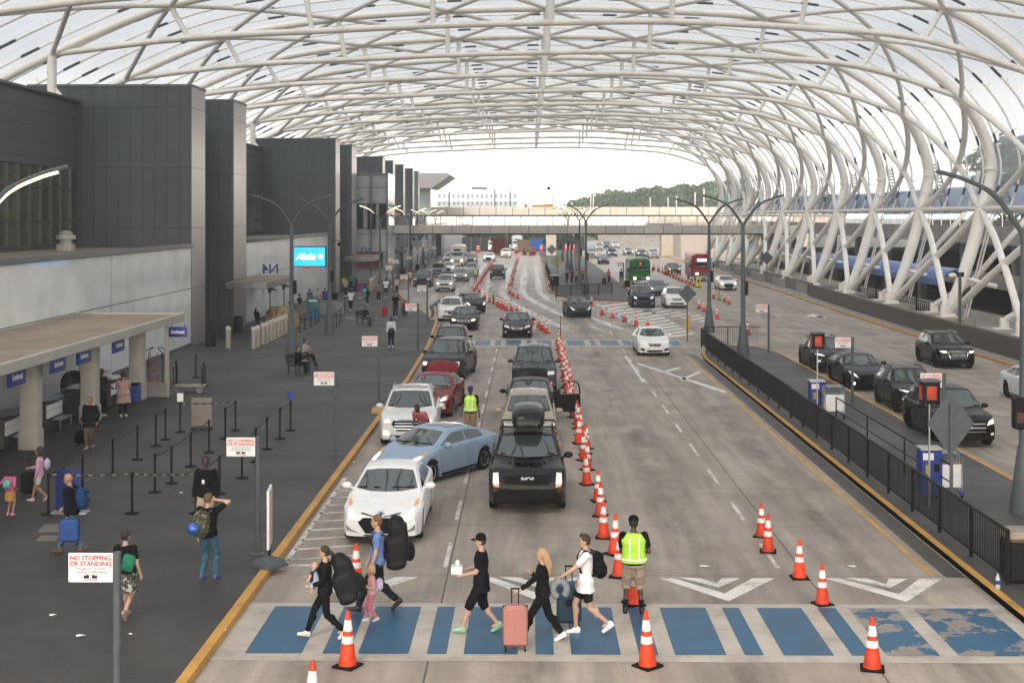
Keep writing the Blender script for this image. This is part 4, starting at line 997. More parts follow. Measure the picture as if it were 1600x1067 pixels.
def make_car(name, L_, W_, Ht, kind, wb=2.75, wr=.335, zhood=.98, znose=.72, fo=.92, belt=.94, cowl=1.25, roof0=2.2, roof1=3.6, back=4.5, zdeck=1.05, clr=.2, gh=.74,
             face=None, spokes=5, rim='alu', rails=False, sunroof=False, lod=1, plate=True, lampcol='lamp_w', door_col=None, trunk_open=False, front_round=.16, tail_z=None):
    """front at local -y. lengths measured from the front bumper"""
    root = empty(name); yf = -L_ / 2
    hw = W_ / 2
    tz = tail_z or zdeck
    if kind == 'sedan':
        top = [(0, znose), (.35, znose + .1), (cowl, zhood), (roof0, Ht - .03), ((roof0 + roof1) / 2, Ht), (roof1, Ht - .05), (back, zdeck), (L_ - .12, zdeck - .02), (L_, zdeck - .12)]
    else:
        top = [(0, znose), (.25, znose + .12), (cowl, zhood), (roof0, Ht - .03), ((roof0 + roof1) / 2, Ht), (roof1, Ht - .05), (back, tz), (L_, tz - .12)]
    ax1, ax2 = fo, fo + wb
    ys = set()
    n_ = 30 if lod else 18
    for k in range(n_ + 1): ys.add(round(L_ * k / n_, 3))
    for y in (0.04, .12, .22, L_ - .04, L_ - .12, L_ - .22): ys.add(y)
    for a in (ax1, ax2):
        for q in (-1.16, -1.0, -.85, -.55, 0, .55, .85, 1.0, 1.16): ys.add(round(a + q * (wr + .06), 3))
    ys = sorted(ys)
    ys2 = [ys[0]]
    for y in ys[1:]:
        if y - ys2[-1] > .03: ys2.append(y)
    ys2[-1] = L_; ys = ys2
    ra = wr + .065
    def section(y):
        tt = smooth_f(top, y, .05 if lod else .08)
        e0 = max(0, 1 - y / .75); e1 = max(0, 1 - (L_ - y) / .7)
        w_ = hw * (1 - .13 * e0 ** 2.2 - .09 * e1 ** 2.2)
        b_ = clr + .05 * e0 + .08 * e1
        bs = b_
        for a in (ax1, ax2):
            d = abs(y - a)
            if d < ra: bs = max(bs, wr * 1.0 + math.sqrt(max(0, ra * ra - d * d)) - .0)
        sh = min(belt + .05 * (y / L_), tt - .05)
        inc = max(0.0, tt - (sh + .05)) / max(.2, Ht - belt - .05)   # how much greenhouse there is
        inc = min(1, inc)
        wt = w_ * (.86 - (.86 - gh) * inc)
        flare = .012 if bs > b_ + .01 else 0
        zm = (bs * .45 + sh * .55)
        return [(0, b_), (w_ - .30, b_), (w_ - .26, bs), (w_ - .015 + flare, bs), (w_ + flare, bs + .05), (w_ + .012, zm), (w_ - .005, sh - .07), (w_ - .03, sh), (w_ * .93 - .01, sh + (.03 if inc > .05 else .012)),
                (wt + .035, tt - .11 * inc - .02), (wt - .03, tt - .03 * (.4 + inc)), (wt * .55, tt), (0, tt + .012)]
    rec_f = front_round
    def deform(x, y, z):
        # rounded nose and tail in plan and in side view
        q = x / hw; e0 = max(0, 1 - y / .9); e1 = max(0, 1 - (L_ - y) / .8)
        y2 = y + e0 * (rec_f * abs(q) ** 2.4 + .10 * max(0, (z - .5) / .4) ** 1.5 + .05 * max(0, (.42 - z) / .2)) - e1 * (.13 * abs(q) ** 2.6 + .10 * max(0, (z - .62) / .5) ** 1.4 + .05 * max(0, (.45 - z) / .2))
        # windscreen bow
        if z > belt + .1: y2 += .10 * q * q * (1 if y < L_ * .45 else -1) * min(1, (z - belt) / .25)
        return Vector((x, yf + y2, z))
    secs = [section(y) for y in ys]; ns = len(secs[0]); full = []
    for s_, y in zip(secs, ys):
        ring = [(x, z) for x, z in s_] + [(-x, z) for x, z in s_[-2:0:-1]]
        full.append([deform(x, y, z) for x, z in ring])
    m_ = len(full[0]); vs = [v for r_ in full for v in r_]
    fs = [(i * m_ + (j + 1) % m_, i * m_ + j, (i + 1) * m_ + j, (i + 1) * m_ + (j + 1) % m_) for i in range(len(ys) - 1) for j in range(m_)]
    # rounded end caps as grids
    for y, s_, flip in ((0, secs[0], False), (L_, secs[-1], True)):
        cols = 10; base = len(vs)
        rows = s_[3:]; rows = [(s_[1][0], s_[1][1])] + rows
        for (x, z) in rows:
            for c in range(cols + 1): vs.append(deform(x * (2 * c / cols - 1), y, z))
        for r_ in range(len(rows) - 1):
            for c in range(cols):
                q = base + r_ * (cols + 1) + c; f = (q, q + 1, q + cols + 2, q + cols + 1)
                fs.append(f[::-1] if flip else f)
    mb = MB(); mb.add(vs, fs)
    body = mb.build('body', [M['paint'], M['rubber']], root, 32)
    for p_ in body.data.polygons:
        c = p_.center
        if p_.normal.z < -.6 and c.z < .95 or (abs(c.x) < hw - .2 and c.z < clr + .12 and abs(p_.normal.y) < .5): p_.material_index = 1
    bvh = BVHTree.FromPolygons([v.co.copy() for v in body.data.vertices], [tuple(p_.vertices) for p_ in body.data.polygons])
    wy = lambda y: yf + y
    # glass
    zc = lerp_pts(top, cowl) + .045; zr = Ht - .10
    wb_ = hw * .80; wt_ = hw * gh - .055
    ws = [(-wb_, zc + .03), (-wb_ * .5, zc - .01), (0, zc - .015), (wb_ * .5, zc - .01), (wb_, zc + .03), (wt_, zr), (wt_ * .5, zr + .025), (0, zr + .03), (-wt_ * .5, zr + .025), (-wt_, zr)]
    patch(bvh, [ws], 'f', 'windscreen', M['glass'], root, .01, 3)
    mbw = MB(); a1 = poly_patch(bvh, [(-wb_ * .9, zc + .03), (wb_ * .9, zc + .03), (wb_ * .9, zc + .055), (-wb_ * .9, zc + .055)], 'f', .022, 2); mbw.add(*a1)
    mbw.build('wiper', M['rubber'], root)
    if kind == 'sedan': rw = [(-wb_ * .95, zdeck + .05), (wb_ * .95, zdeck + .05), (wt_ * .95, zr), (-wt_ * .95, zr)]
    else: rw = [(-wb_ * .9, belt + .12), (wb_ * .9, belt + .12), (wt_ * .92, zr), (-wt_ * .92, zr)]
    patch(bvh, [rw], 'b', 'rear_window', M['glass'], root, .01, 2)
    bz = belt + .085
    bp = (roof0 + roof1) / 2 + .12
    zt = Ht - .155
    ff = cowl + (roof0 - cowl) * .42
    if kind == 'sedan': w1 = [(ff, bz), (bp - .04, bz + .015), (bp - .04, zt + .015), (roof0 + .12, zt)]; w2 = [(bp + .04, bz + .015), (roof1 + .42, bz + .03), (roof1 + .30, bz + .2), (roof1 - .1, zt - .02), (bp + .04, zt + .015)]
    else: w1 = [(ff, bz), (bp - .04, bz + .015), (bp - .04, zt + .01), (roof0 + .1, zt)]; w2 = [(bp + .04, bz + .015), (min(roof1 + .1, bp + 1.15), bz + .03), (min(roof1, bp + 1.08), zt), (bp + .04, zt + .01)]
    for sg in (-1, 1):
        for nm, w_ in (('front_window', w1), ('rear_side_window', w2)):
            patch(bvh, [[(wy(a), z) for a, z in w_]], 's', nm, M['glass'], root, .008, 3, sgn=sg)
        if kind != 'sedan' and roof1 - bp > 1.4:
            patch(bvh, [[(wy(bp + 1.25), bz + .05), (wy(roof1 + .12), bz + .1), (wy(roof1 - .05), zt - .03), (wy(bp + 1.2), zt)]], 's', 'quarter_window', M['glass'], root, .008, 2, sgn=sg)
        if lod:
            seams = MB()
            for a in (ff - .05, bp, bp + .98):
                seams.add(*poly_patch(bvh, [(wy(a), clr + .18), (wy(a) + .014, clr + .18), (wy(a) + .014, belt - .01), (wy(a), belt - .01)], 's', .004, 2, sgn=sg))
            seams.build('door_seams', M['rubber'], root)
            hd = MB()
            for a in (bp - .22, bp + .78): hd.add(*poly_patch(bvh, [(wy(a), belt - .13), (wy(a) + .17, belt - .12), (wy(a) + .17, belt - .09), (wy(a), belt - .10)], 's', .03, 1, sgn=sg))
            hd.build('door_handles', M['chrome'] if rim == 'chrome' else M['paint'], root)
            patch(bvh, [[(wy(ax1 + ra + .05), clr + .02), (wy(ax2 - ra - .05), clr + .02), (wy(ax2 - ra - .08), clr + .10), (wy(ax1 + ra + .08), clr + .10)]], 's', 'sill_trim', M['rubber'], root, .01, 3, sgn=sg)
        # door mirror
        mm = MB(); mx_ = sg * (hw + .10); my = wy(ff + .12); mm.ball((mx_, my, belt + .12), (.13, .09, .085), 12, 8); mm.tube([(sg * (hw - .08), my + .02, belt + .04), (sg * (hw + .03), my, belt + .08)], [.035, .03], 6)
        mm.build('door_mirror', M['paint'], root)
    for a in (ax1, ax2):
        for sg in (-1, 1): wheel_parts(root, sg * (hw - .125), wy(a), wr, .235, sg, spokes, rim)
    # rear lamps
    zl = (zdeck - .16) if kind == 'sedan' else (zhood - .0)
    tl = [(hw * .60, zl - .1), (hw * .93, zl - .06), (hw * .93, zl + .09), (hw * .62, zl + .05)]
    for p_ in (tl, mir(tl)): patch(bvh, [p_], 'b', 'tail_lamp', M['red_lens'], root, .012, 2)
    tls = [(L_ - .32, zl - .03), (L_ - .16, zl - .06), (L_ - .16, zl + .07), (L_ - .36, zl + .03)]
    if face is None: face = {}
    F_ = dict(grille=[(-.5, .66), (.5, .66), (.42, .52), (-.42, .52)], lamp=[(.50, .68), (.80, .74), (.80, .84), (.62, .80)], intake=[(-.62, .42), (.62, .42), (.52, .27), (-.52, .27)], fog=[(.62, .36), (.78, .40), (.76, .48), (.66, .44)], gm='rubber', lamps='lamp_w', fogs='lamp_w')
    F_.update(face)
    if F_['grille']:
        g_ = patch(bvh, [F_['grille']], 'f', 'grille', M['rubber'], root, .014, 4)
        if F_.get('surround'):
            P_ = F_['grille']; cx = sum(p[0] for p in P_) / len(P_); cz = sum(p[1] for p in P_) / len(P_); mbs = MB(); k = F_['surround']
            for i in range(len(P_)):
                a, b2 = P_[i], P_[(i + 1) % len(P_)]
                def inn(p): d = Vector((cx - p[0], cz - p[1])); d.normalize(); return (p[0] + d.x * k, p[1] + d.y * k)
                mbs.add(*poly_patch(bvh, [a, b2, inn(b2), inn(a)], 'f', .024, 2))
            mbs.build('grille_surround', M['chrome'], g_)
        if F_.get('bars'):
            mbs = MB(); zs = [p[1] for p in F_['grille']]; xs = [p[0] for p in F_['grille']]
            nb = F_['bars']
            for k in range(nb):
                z = min(zs) + (max(zs) - min(zs)) * (k + .6) / nb; x = max(xs) * F_.get('barw', .84)
                mbs.add(*poly_patch(bvh, [(-x, z), (x, z), (x, z + .022), (-x, z + .022)], 'f', .024, 3))
            mbs.build('grille_bars', M['chrome'], g_)
    if F_['intake']: patch(bvh, [F_['intake']], 'f', 'lower_intake', M['rubber'], root, .012, 4)
    if F_['lamp']:
        lp = F_['lamp']
        for p_ in (lp, mir(lp)):
            hl = patch(bvh, [p_], 'f', 'headlamp', M['lamp_w'] if F_['lamps'] != 'dark' else M['glass'], root, .016, 3)
            if F_['lamps'] in ('lamp_on', 'lamp_white'):
                cx = sum(p[0] for p in p_) / len(p_); cz = sum(p[1] for p in p_) / len(p_)
                sm = [(cx + (a - cx) * .5, cz + (z - cz) * .5) for a, z in p_]
                patch(bvh, [sm], 'f', 'lit_bulb', M[F_['lamps']], hl, .024, 2)
    if F_['fog']:
        for p_ in (F_['fog'], mir(F_['fog'])): patch(bvh, [p_], 'f', 'fog_lamp', M[F_['fogs']], root, .014, 2)
    if F_.get('turn'):
        for p_ in (F_['turn'], mir(F_['turn'])): patch(bvh, [p_], 'f', 'indicator', M['amber'], root, .02, 2)
    if plate: patch(bvh, [[(-.15, zl - .3), (.15, zl - .3), (.15, zl - .15), (-.15, zl - .15)]], 'b', 'number_plate', M['reflect'], root, .02, 1)
    if sunroof: patch(bvh, [[(-wt_ * .85, wy(roof0 + .25)), (wt_ * .85, wy(roof0 + .25)), (wt_ * .85, wy(roof0 + 1.15)), (-wt_ * .85, wy(roof0 + 1.15))]], 't', 'sunroof', M['glass'], root, .012, 3)
    if rails:
        for sg in (-1, 1):
            x = sg * (hw * gh - .03)
            MB().tube([(x, wy(roof0 + .12), Ht - .07), (x, wy(roof0 + .3), Ht - .015), (x, wy((roof0 + roof1) / 2), Ht + .02), (x, wy(roof1 - .25), Ht - .015), (x, wy(roof1 - .1), Ht - .07)], .018, 6).build('roof_rail', M['rubber'] if rails == 'b' else M['alu'], root)
    root['_dims'] = (L_, W_, Ht)
    root['yf'] = yf
    return root, bvh
def recolor(o, col):
    for c in o.children_recursive: c.color = (*col, 1)
used = set()
def put_car(root, px, py, deg=0, col=(.5, .5, .5), label='', cat='car', group=None, Lc=None, name=None):
    """px,py: where the middle of the front bumper meets the ground; deg>0 turns the nose to the picture's left"""
    if root.name in used: o = copy_tree(root)
    else: used.add(root.name); o = root
    p = G(px, py); a = R(deg); L_ = o['_dims'][0]
    o.location = (p.x + math.sin(a) * L_ / 2, p.y + math.cos(a) * L_ / 2, 0)
    # local -y is the nose: rotate so that nose points (-sin a, -cos a)
    o.rotation_euler = (0, 0, -a)
    recolor(o, col); tag(o, label, cat, group)
    return o
CG = 'cars in the pick-up lanes'
CR = 'cars on the right roadway'
WHITE = (.80, .80, .79); BLACK = (.004, .004, .005); DGREY = (.03, .034, .04); SILVER = (.42, .42, .41); TAN = (.33, .285, .22); RED = (.16, .008, .012); BLUE = (.20, .30, .44); NAVY = (.012, .018, .05)
# 1 white sedan
son, bv = make_car('sedan_car', 4.8, 1.84, 1.46, 'sedan', wb=2.80, wr=.335, zhood=.98, znose=.70, cowl=1.28, roof0=2.35, roof1=3.45, back=4.3, zdeck=1.08, belt=.93, spokes=10, clr=.17, gh=.68,
    face=dict(grille=[(-.52, .56), (-.40, .66), (.40, .66), (.52, .56), (.34, .30), (-.34, .30)], lamp=[(.45, .60), (.66, .58), (.80, .70), (.80, .88), (.72, .86)], lamps='lamp_white', intake=[(-.40, .27), (.40, .27), (.36, .23), (-.36, .23)],
              fog=[(.50, .30), (.78, .36), (.80, .50), (.70, .40)], fogs='chrome', turn=[(.74, .80), (.82, .84), (.81, .92), (.74, .88)]))
patch(bv, [[(.09 * math.cos(t * PI / 6), .725 + .05 * math.sin(t * PI / 6)) for t in range(12)]], 'f', 'badge', M['chrome'], son, .03, 2)
patch(bv, [[(-.04, .705), (-.02, .705), (.01, .722), (.03, .705), (.05, .745), (.03, .745), (0, .728), (-.02, .745)]], 'f', 'badge_letter', M['blue'], son, .04, 1)
patch(bv, [[(-.46, .73), (0, .665), (.46, .73), (.46, .745), (0, .685), (-.46, .745)]], 'f', 'bonnet_gap', M['rubber'], son, .016, 3)
put_car(son, 594, 854, 0, WHITE, 'white four door sedan with hexagonal black grille, nearest car on the left behind the crosswalk', 'car', CG)
# 2 blue sedan turned across the lane
ela, bv = make_car('sedan_car', 4.53, 1.78, 1.44, 'sedan', wb=2.70, wr=.33, zhood=.98, znose=.66, cowl=1.02, roof0=2.0, roof1=3.2, back=4.28, zdeck=1.08, belt=.92, spokes=10, clr=.16, gh=.68, sunroof=True,
    face=dict(grille=[(-.45, .44), (.45, .44), (.30, .28), (-.30, .28)], lamp=[(.40, .60), (.62, .60), (.80, .74), (.80, .90), (.70, .86)], lamps='lamp_on', turn=[(.66, .78), (.8, .84), (.8, .91), (.72, .88)], fog=None))
patch(bv, [[(-.13 , .60), (.13, .60), (.11, .66), (-.11, .66)]], 'f', 'badge', M['chrome'], ela, .03, 1)
p_ = G(613, 748); q = put_car(ela, 605, 760, 32, (.27, .36, .47), 'light blue sedan angled across the left lane with sunroof and right flank showing', 'car', CG)
# tail lamp wrap and interior light in the glass
# 3 white suv
san, bv = make_car('suv_car', 4.77, 1.90, 1.70, 'suv', wb=2.76, wr=.37, zhood=1.12, znose=.90, cowl=1.25, roof0=2.1, roof1=3.9, back=4.6, tail_z=1.15, belt=1.04, spokes=5, clr=.22, gh=.71, sunroof=True, rails='a',
    face=dict(grille=[(-.46, .92), (.46, .92), (.54, .78), (.36, .56), (-.36, .56), (-.54, .78)], bars=4, barw=.8, lamp=[(.54, .80), (.82, .80), (.82, .92), (.58, .94)], lamps='lamp_on', fog=[(.62, .42), (.80, .42), (.80, .56), (.64, .54)], fogs='lamp_on', intake=[(-.6, .42), (.6, .42), (.5, .30), (-.5, .30)]))
put_car(san, 637, 700, -2, (.66, .66, .65), 'white SUV with large dark sunroof at the kerb behind the light blue sedan', 'car', CG)
# 4 red sedan, boot open
red, bv = make_car('sedan_car', 4.82, 1.83, 1.46, 'sedan', wb=2.80, wr=.335, zhood=.98, znose=.72, cowl=1.3, roof0=2.3, roof1=3.4, back=4.2, zdeck=1.08, belt=.94, spokes=10, clr=.16, gh=.69,
    face=dict(lamp=[(.46, .62), (.8, .70), (.8, .84), (.6, .78)], lamps='lamp_on', turn=[(.7, .74), (.8, .76), (.8, .84), (.74, .82)]))
mb = MB(); n1 = 9; vs = []; fs = []
for i in range(n1):
    for j in range(9):
        x = (j / 8 - .5) * 1.32; t = i / (n1 - 1); vs.append((x, 1.35 + .62 * t - .10 * (1 - abs(x) / .66) + .05 * (x / .6) ** 2 - .5 * t * (1 - t), 1.12 + .52 * t * (1 - .10 * (x / .66) ** 2) + .12 * math.sqrt(max(0, 1 - (x / .7) ** 2)) * t))
for i in range(n1 - 1):
    for j in range(8): q = i * 9 + j; fs.append((q, q + 1, q + 10, q + 9))
lid = mb.add(vs, fs).build('boot_lid', M['paint'], red); sm = lid.modifiers.new('thick', 'SOLIDIFY'); sm.thickness = .04
put_car(red, 664, 655, 5, RED, 'dark red sedan with its boot lid raised, beside the officer in the yellow vest', 'car', CG)
# 5 dark suv
atl, bv = make_car('suv_car', 4.98, 1.98, 1.76, 'suv', wb=2.9, wr=.385, zhood=1.16, znose=.92, cowl=1.3, roof0=2.15, roof1=4.2, back=4.85, tail_z=1.2, belt=1.06, spokes=5, clr=.22, gh=.72, rails='b',
    face=dict(grille=[(-.6, .90), (.6, .90), (.58, .70), (-.58, .70)], bars=2, lamp=[(.62, .72), (.86, .72), (.86, .90), (.62, .90)], lamps='lamp_white', intake=[(-.7, .52), (.7, .52), (.6, .32), (-.6, .32)], fog=None))
put_car(atl, 688, 596, 7, (.014, .016, .018), 'charcoal SUV with roof rails right behind the raised red boot lid', 'car', CG)
# 6 dark jeep like suv
jee, bv = make_car('suv_car', 4.62, 1.86, 1.68, 'suv', wb=2.7, wr=.37, zhood=1.12, znose=.90, cowl=1.3, roof0=2.1, roof1=4.0, back=4.5, tail_z=1.15, belt=1.04, spokes=5, clr=.23, gh=.72, rails='b',
    face=dict(grille=[(-.55, .88), (.55, .88), (.53, .74), (-.53, .74)], lamp=[(.58, .76), (.84, .76), (.84, .88), (.58, .88)], fog=None))
put_car(jee, 702, 565, 0, (.008, .009, .01), 'black SUV mostly hidden behind the charcoal SUV at the left kerb', 'car', CG)
# 7 dark sedan
acu, bv = make_car('sedan_car', 4.9, 1.85, 1.46, 'sedan', wb=2.78, zhood=.98, znose=.76, cowl=1.28, roof0=2.2, roof1=3.5, back=4.3, zdeck=1.1, belt=.94, gh=.70, spokes=5, clr=.17,
    face=dict(grille=[(-.42, .72), (.42, .72), (.36, .58), (-.36, .58)], surround=.04, bars=1, lamp=[(.46, .64), (.80, .66), (.80, .80), (.5, .76)], lamps='lamp_on', intake=[(-.6, .44), (.6, .44), (.5, .28), (-.5, .28)], fog=None))
put_car(acu, 724, 517, 0, (.008, .008, .012), 'dark sedan with chrome bar grille and warm headlights beside the white crossover', 'car', CG)
# 8 white crossover
esc, bv = make_car('suv_car', 4.55, 1.86, 1.66, 'suv', wb=2.69, wr=.36, zhood=1.10, znose=.88, cowl=1.25, roof0=2.1, roof1=3.7, back=4.4, tail_z=1.15, belt=1.02, spokes=5, clr=.21, gh=.70, rails='b',
    face=dict(grille=[(-.44, .84), (.44, .84), (.36, .64), (-.36, .64)], bars=3, surround=.03, lamp=[(.46, .76), (.82, .82), (.84, .92), (.6, .90)], intake=[(-.55, .46), (.55, .46), (.5, .32), (-.5, .32)]))
put_car(esc, 703, 503, 0, WHITE, 'white crossover at the kerb bend behind the dark sedan, man leaning beside it', 'car', CG)
put_car(esc, 1058, 482, 0, WHITE, 'white compact SUV right of the dark blue SUV by the hatched area', 'car', CR)
# 9 black hatch
fie, bv = make_car('hatchback_car', 4.05, 1.72, 1.48, 'hatch', wb=2.49, wr=.31, zhood=1.0, znose=.74, cowl=1.05, roof0=1.9, roof1=3.2, back=3.9, tail_z=1.05, belt=.98, spokes=8, clr=.17, gh=.68,
    face=dict(grille=[(-.42, .44), (.42, .44), (.32, .28), (-.32, .28)], lamp=[(.44, .66), (.64, .66), (.78, .86), (.7, .88)], lamps='lamp_on', intake=[(-.3, .66), (.3, .66), (.28, .62), (-.28, .62)], fog=None))
put_car(fie, 745, 490, -16, BLACK, 'small black hatchback with warm headlights next to the cone line', 'car', CG)
# 10 black sedan centre
chr_, bv = make_car('sedan_car', 4.87, 1.85, 1.48, 'sedan', wb=2.77, zhood=1.0, znose=.78, cowl=1.28, roof0=2.2, roof1=3.5, back=4.3, zdeck=1.12, belt=.95, gh=.69, spokes=5, clr=.17,
    face=dict(grille=[(-.38, .74), (.38, .74), (.28, .58), (-.28, .58)], surround=.03, bars=1, lamp=[(.40, .62), (.80, .72), (.80, .82), (.55, .78)], intake=[(-.6, .40), (.6, .40), (.52, .28), (-.52, .28)], fog=[(.66, .36), (.78, .38), (.76, .46), (.66, .44)]))
put_car(chr_, 808, 529, 0, BLACK, 'black sedan with chrome winged grille alone just behind the second crosswalk', 'car', CG)
# 11 dark hybrid hatch
pri, bv = make_car('hatchback_car', 4.55, 1.76, 1.48, 'hatch', wb=2.70, wr=.32, zhood=.96, znose=.68, cowl=1.05, roof0=2.1, roof1=2.9, back=4.3, tail_z=1.08, belt=.94, spokes=5, clr=.15, gh=.66,
    face=dict(grille=[(-.5, .40), (.5, .40), (.44, .26), (-.44, .26)], lamp=[(.42, .60), (.62, .56), (.78, .80), (.72, .84)], intake=None, fog=[(.66, .34), (.78, .36), (.78, .56), (.72, .54)], fogs='rubber'))
put_car(pri, 908, 497, -6, (.014, .016, .018), 'dark grey hybrid hatchback driving alone left of the cones near the gore stripes', 'car', CG)
# 12 white coupe sedan with star
cla, bv = make_car('sedan_car', 4.63, 1.78, 1.43, 'sedan', wb=2.70, wr=.33, zhood=.96, znose=.74, cowl=1.2, roof0=2.1, roof1=3.3, back=4.2, zdeck=1.08, belt=.92, gh=.68, spokes=10, clr=.15,
    face=dict(grille=[(-.38, .70), (.38, .70), (.32, .54), (-.32, .54)], surround=.02, bars=1, lamp=[(.44, .60), (.72, .60), (.82, .72), (.80, .82), (.56, .76)], intake=[(-.44, .34), (.44, .34), (.38, .24), (-.38, .24)], fog=[(.5, .30), (.8, .34), (.8, .46), (.56, .42)], fogs='rubber'))
mb = MB(); 
star = MB().lathe([(.085, -.01), (.10, 0), (.085, .01), (.085, -.01)], (0, 0, 0), 20, 'y')
for k in range(3):
    q = PI / 2 + k * 2 * PI / 3; star.tube([(0, 0, 0), (.09 * math.cos(q), 0, .09 * math.sin(q))], [.02, .006], 5)
so_ = star.build('badge', M['chrome'], cla); so_.location = (0, -4.63 / 2 - .01, .62)
put_car(cla, 1023, 557, 0, WHITE, 'white coupe styled sedan with star badge crossing the second crosswalk', 'car', CG)
# 13 grey suv
dur, bv = make_car('suv_car', 5.1, 1.94, 1.80, 'suv', wb=3.04, wr=.385, zhood=1.16, znose=.92, cowl=1.45, roof0=2.25, roof1=4.3, back=4.95, tail_z=1.2, belt=1.06, spokes=5, clr=.22, gh=.72, sunroof=False,
    face=dict(grille=[(-.52, .90), (.52, .90), (.44, .66), (-.44, .66)], lamp=[(.54, .76), (.85, .78), (.85, .92), (.56, .92)], lamps='lamp_w', intake=[(-.6, .50), (.6, .50), (.55, .34), (-.55, .34)]))
put_car(dur, 835, 614, 0, (.035, .039, .044), 'dark grey SUV behind the car with the open boot in the middle lane', 'car', CG)
# 14 black sedan boot and door open
bse, bv = make_car('sedan_car', 4.75, 1.82, 1.47, 'sedan', wb=2.75, zhood=.98, znose=.76, cowl=1.25, roof0=2.2, roof1=3.5, back=4.3, zdeck=1.1, belt=.95, gh=.70, spokes=5, clr=.17)
vs = []
for i in range(7):
    for j in range(9):
        x = (j / 8 - .5) * 1.4; t = i / 6; vs.append((x, 1.7 + .35 * t - .10 * (1 - abs(x) / .7), 1.12 + .42 * t + .10 * math.sqrt(max(0, 1 - (x / .75) ** 2)) * t))
lid = MB().add(vs, [(i * 9 + j, i * 9 + j + 1, i * 9 + j + 10, i * 9 + j + 9) for i in range(6) for j in range(8)]).build('boot_lid', M['paint'], bse); sm = lid.modifiers.new('thick', 'SOLIDIFY'); sm.thickness = .04
# opened front door standing out to the right
dr = empty('open_door'); dr.parent = bse
door = MB(); 
outl = [(0, .32), (.95, .28), (1.02, .55), (1.0, .96), (0, .98)]
door.extrude_xz(outl, -.05, .05); dbody = door.build('door_panel', M['paint'], dr)
fr = MB(); pts = spline([(0, 0, .98), (.08, 0, 1.02), (.42, 0, 1.34), (.72, 0, 1.42), (.9, 0, 1.38), (.99, 0, 1.15), (1.0, 0, .96)], 4); fr.tube(pts, .03, 6); fr.build('window_frame', M['paint'], dr)
MB().extrude_xz([(.06, .45), (.88, .40), (.9, .8), (.08, .85)], -.075, -.055).build('door_lining', M['rubber'], dr)
MB().ball((.1, -.14, 1.07), (.13, .09, .085)).build('door_mirror', M['paint'], dr)
dr.location = (.9, -.72, 0); dr.rotation_euler = (0, 0, R(14))
put_car(bse, 828, 667, 0, BLACK, 'black sedan with open boot and opened driver door between the tan SUV and grey SUV', 'car', CG)
# 15 tan suv
tan_, bv = make_car('suv_car', 4.55, 1.83, 1.68, 'suv', wb=2.66, wr=.36, zhood=1.10, znose=.88, cowl=1.2, roof0=2.05, roof1=3.8, back=4.4, tail_z=1.15, belt=1.02, spokes=5, clr=.22, gh=.70,
    face=dict(lamp=[(.46, .74), (.84, .76), (.84, .92), (.52, .90)], lamps='lamp_on', grille=[(-.4, .80), (.4, .80), (.36, .64), (-.36, .64)]))
put_car(tan_, 826, 708, 0, TAN, 'beige tan SUV directly behind the black SUV with the roof box', 'car', CG)
# 16 black suv with roof box
tel, bv = make_car('suv_car', 5.0, 1.99, 1.76, 'suv', wb=2.9, wr=.385, zhood=1.20, znose=1.0, cowl=1.42, roof0=2.2, roof1=4.3, back=4.9, tail_z=1.2, belt=1.10, spokes=5, clr=.23, gh=.73, rails='b', rim='black', front_round=.1,
    face=dict(grille=[(-.60, 1.0), (.60, 1.0), (.62, .84), (.52, .76), (-.52, .76), (-.62, .84)], lamp=[(.72, .76), (.88, .76), (.88, 1.02), (.74, 1.04)], lamps='lamp_on', intake=[(-.78, .66), (.78, .66), (.70, .42), (-.70, .42)], fog=None, turn=[(.72, .70), (.86, .72), (.86, .76), (.72, .75)]))
patch(bv, [[(-.36, -1.80), (.36, -1.80), (.30, -1.42), (-.30, -1.42)]], 't', 'bonnet_scoop', M['rubber'], tel, .03, 2)
for sg in (-1, 1): patch(bv, [[(sg * .46, -1.75), (sg * .50, -1.75), (sg * .44, -1.42), (sg * .40, -1.42)]], 't', 'bonnet_vent', M['rubber'], tel, .012, 1)
lg = MB()
for st in ([(-.15, .885), (-.15, .945)], [(-.15, .915), (-.10, .945)], [(-.13, .925), (-.09, .885), (-.06, .915), (-.03, .945), (-.03, .885)], [(-.03, .89), (.02, .945), (.05, .945), (.10, .885)], [(.08, .885), (.14, .945), (.15, .945), (.15, .885)]):
    for (a, b2) in zip(st, st[1:]):
        d = Vector((b2[0] - a[0], b2[1] - a[1])).normalized(); n2 = Vector((-d.y, d.x)) * .008
        lg.add(*poly_patch(bv, [(a[0] - n2.x, a[1] - n2.y), (b2[0] - n2.x, b2[1] - n2.y), (b2[0] + n2.x, b2[1] + n2.y), (a[0] + n2.x, a[1] + n2.y)], 'f', .03, 1))
lg.build('badge', M['white'], tel)
put_car(tel, 824, 805, 0, BLACK, 'large black SUV carrying a black roof box, front car of the middle lane', 'car', CG)
rb = tag(empty('roof_box', (tel.location.x + .02, tel.location.y + .42, 1.84)), 'black roof cargo box strapped on top of the large black SUV', 'roof box')
bx = []
for i, y in enumerate((-1.0, -.97, -.85, -.4, .2, .8, 1.0, 1.04)):
    t = (0.55, .72, .88, 1, 1, .95, .85, .7)[i]; hh = (.10, .24, .34, .42, .43, .40, .34, .2)[i]
    bx.append([(x * .45 * t, y, .06 + z * hh * 1.18) for x, z in ((-.9, 0), (-1, .12), (-1, .6), (-.9, .86), (-.55, 1), (0, 1.02), (.55, 1), (.9, .86), (1, .6), (1, .12), (.9, 0))])
vs = [v for r_ in bx for v in r_]; k = len(bx[0]); fs = [(i * k + j, (i + 1) * k + j, (i + 1) * k + (j + 1) % k, i * k + (j + 1) % k) for i in range(len(bx) - 1) for j in range(k)] + [tuple(range(k)), tuple(range((len(bx) - 1) * k, len(bx) * k))[::-1]]
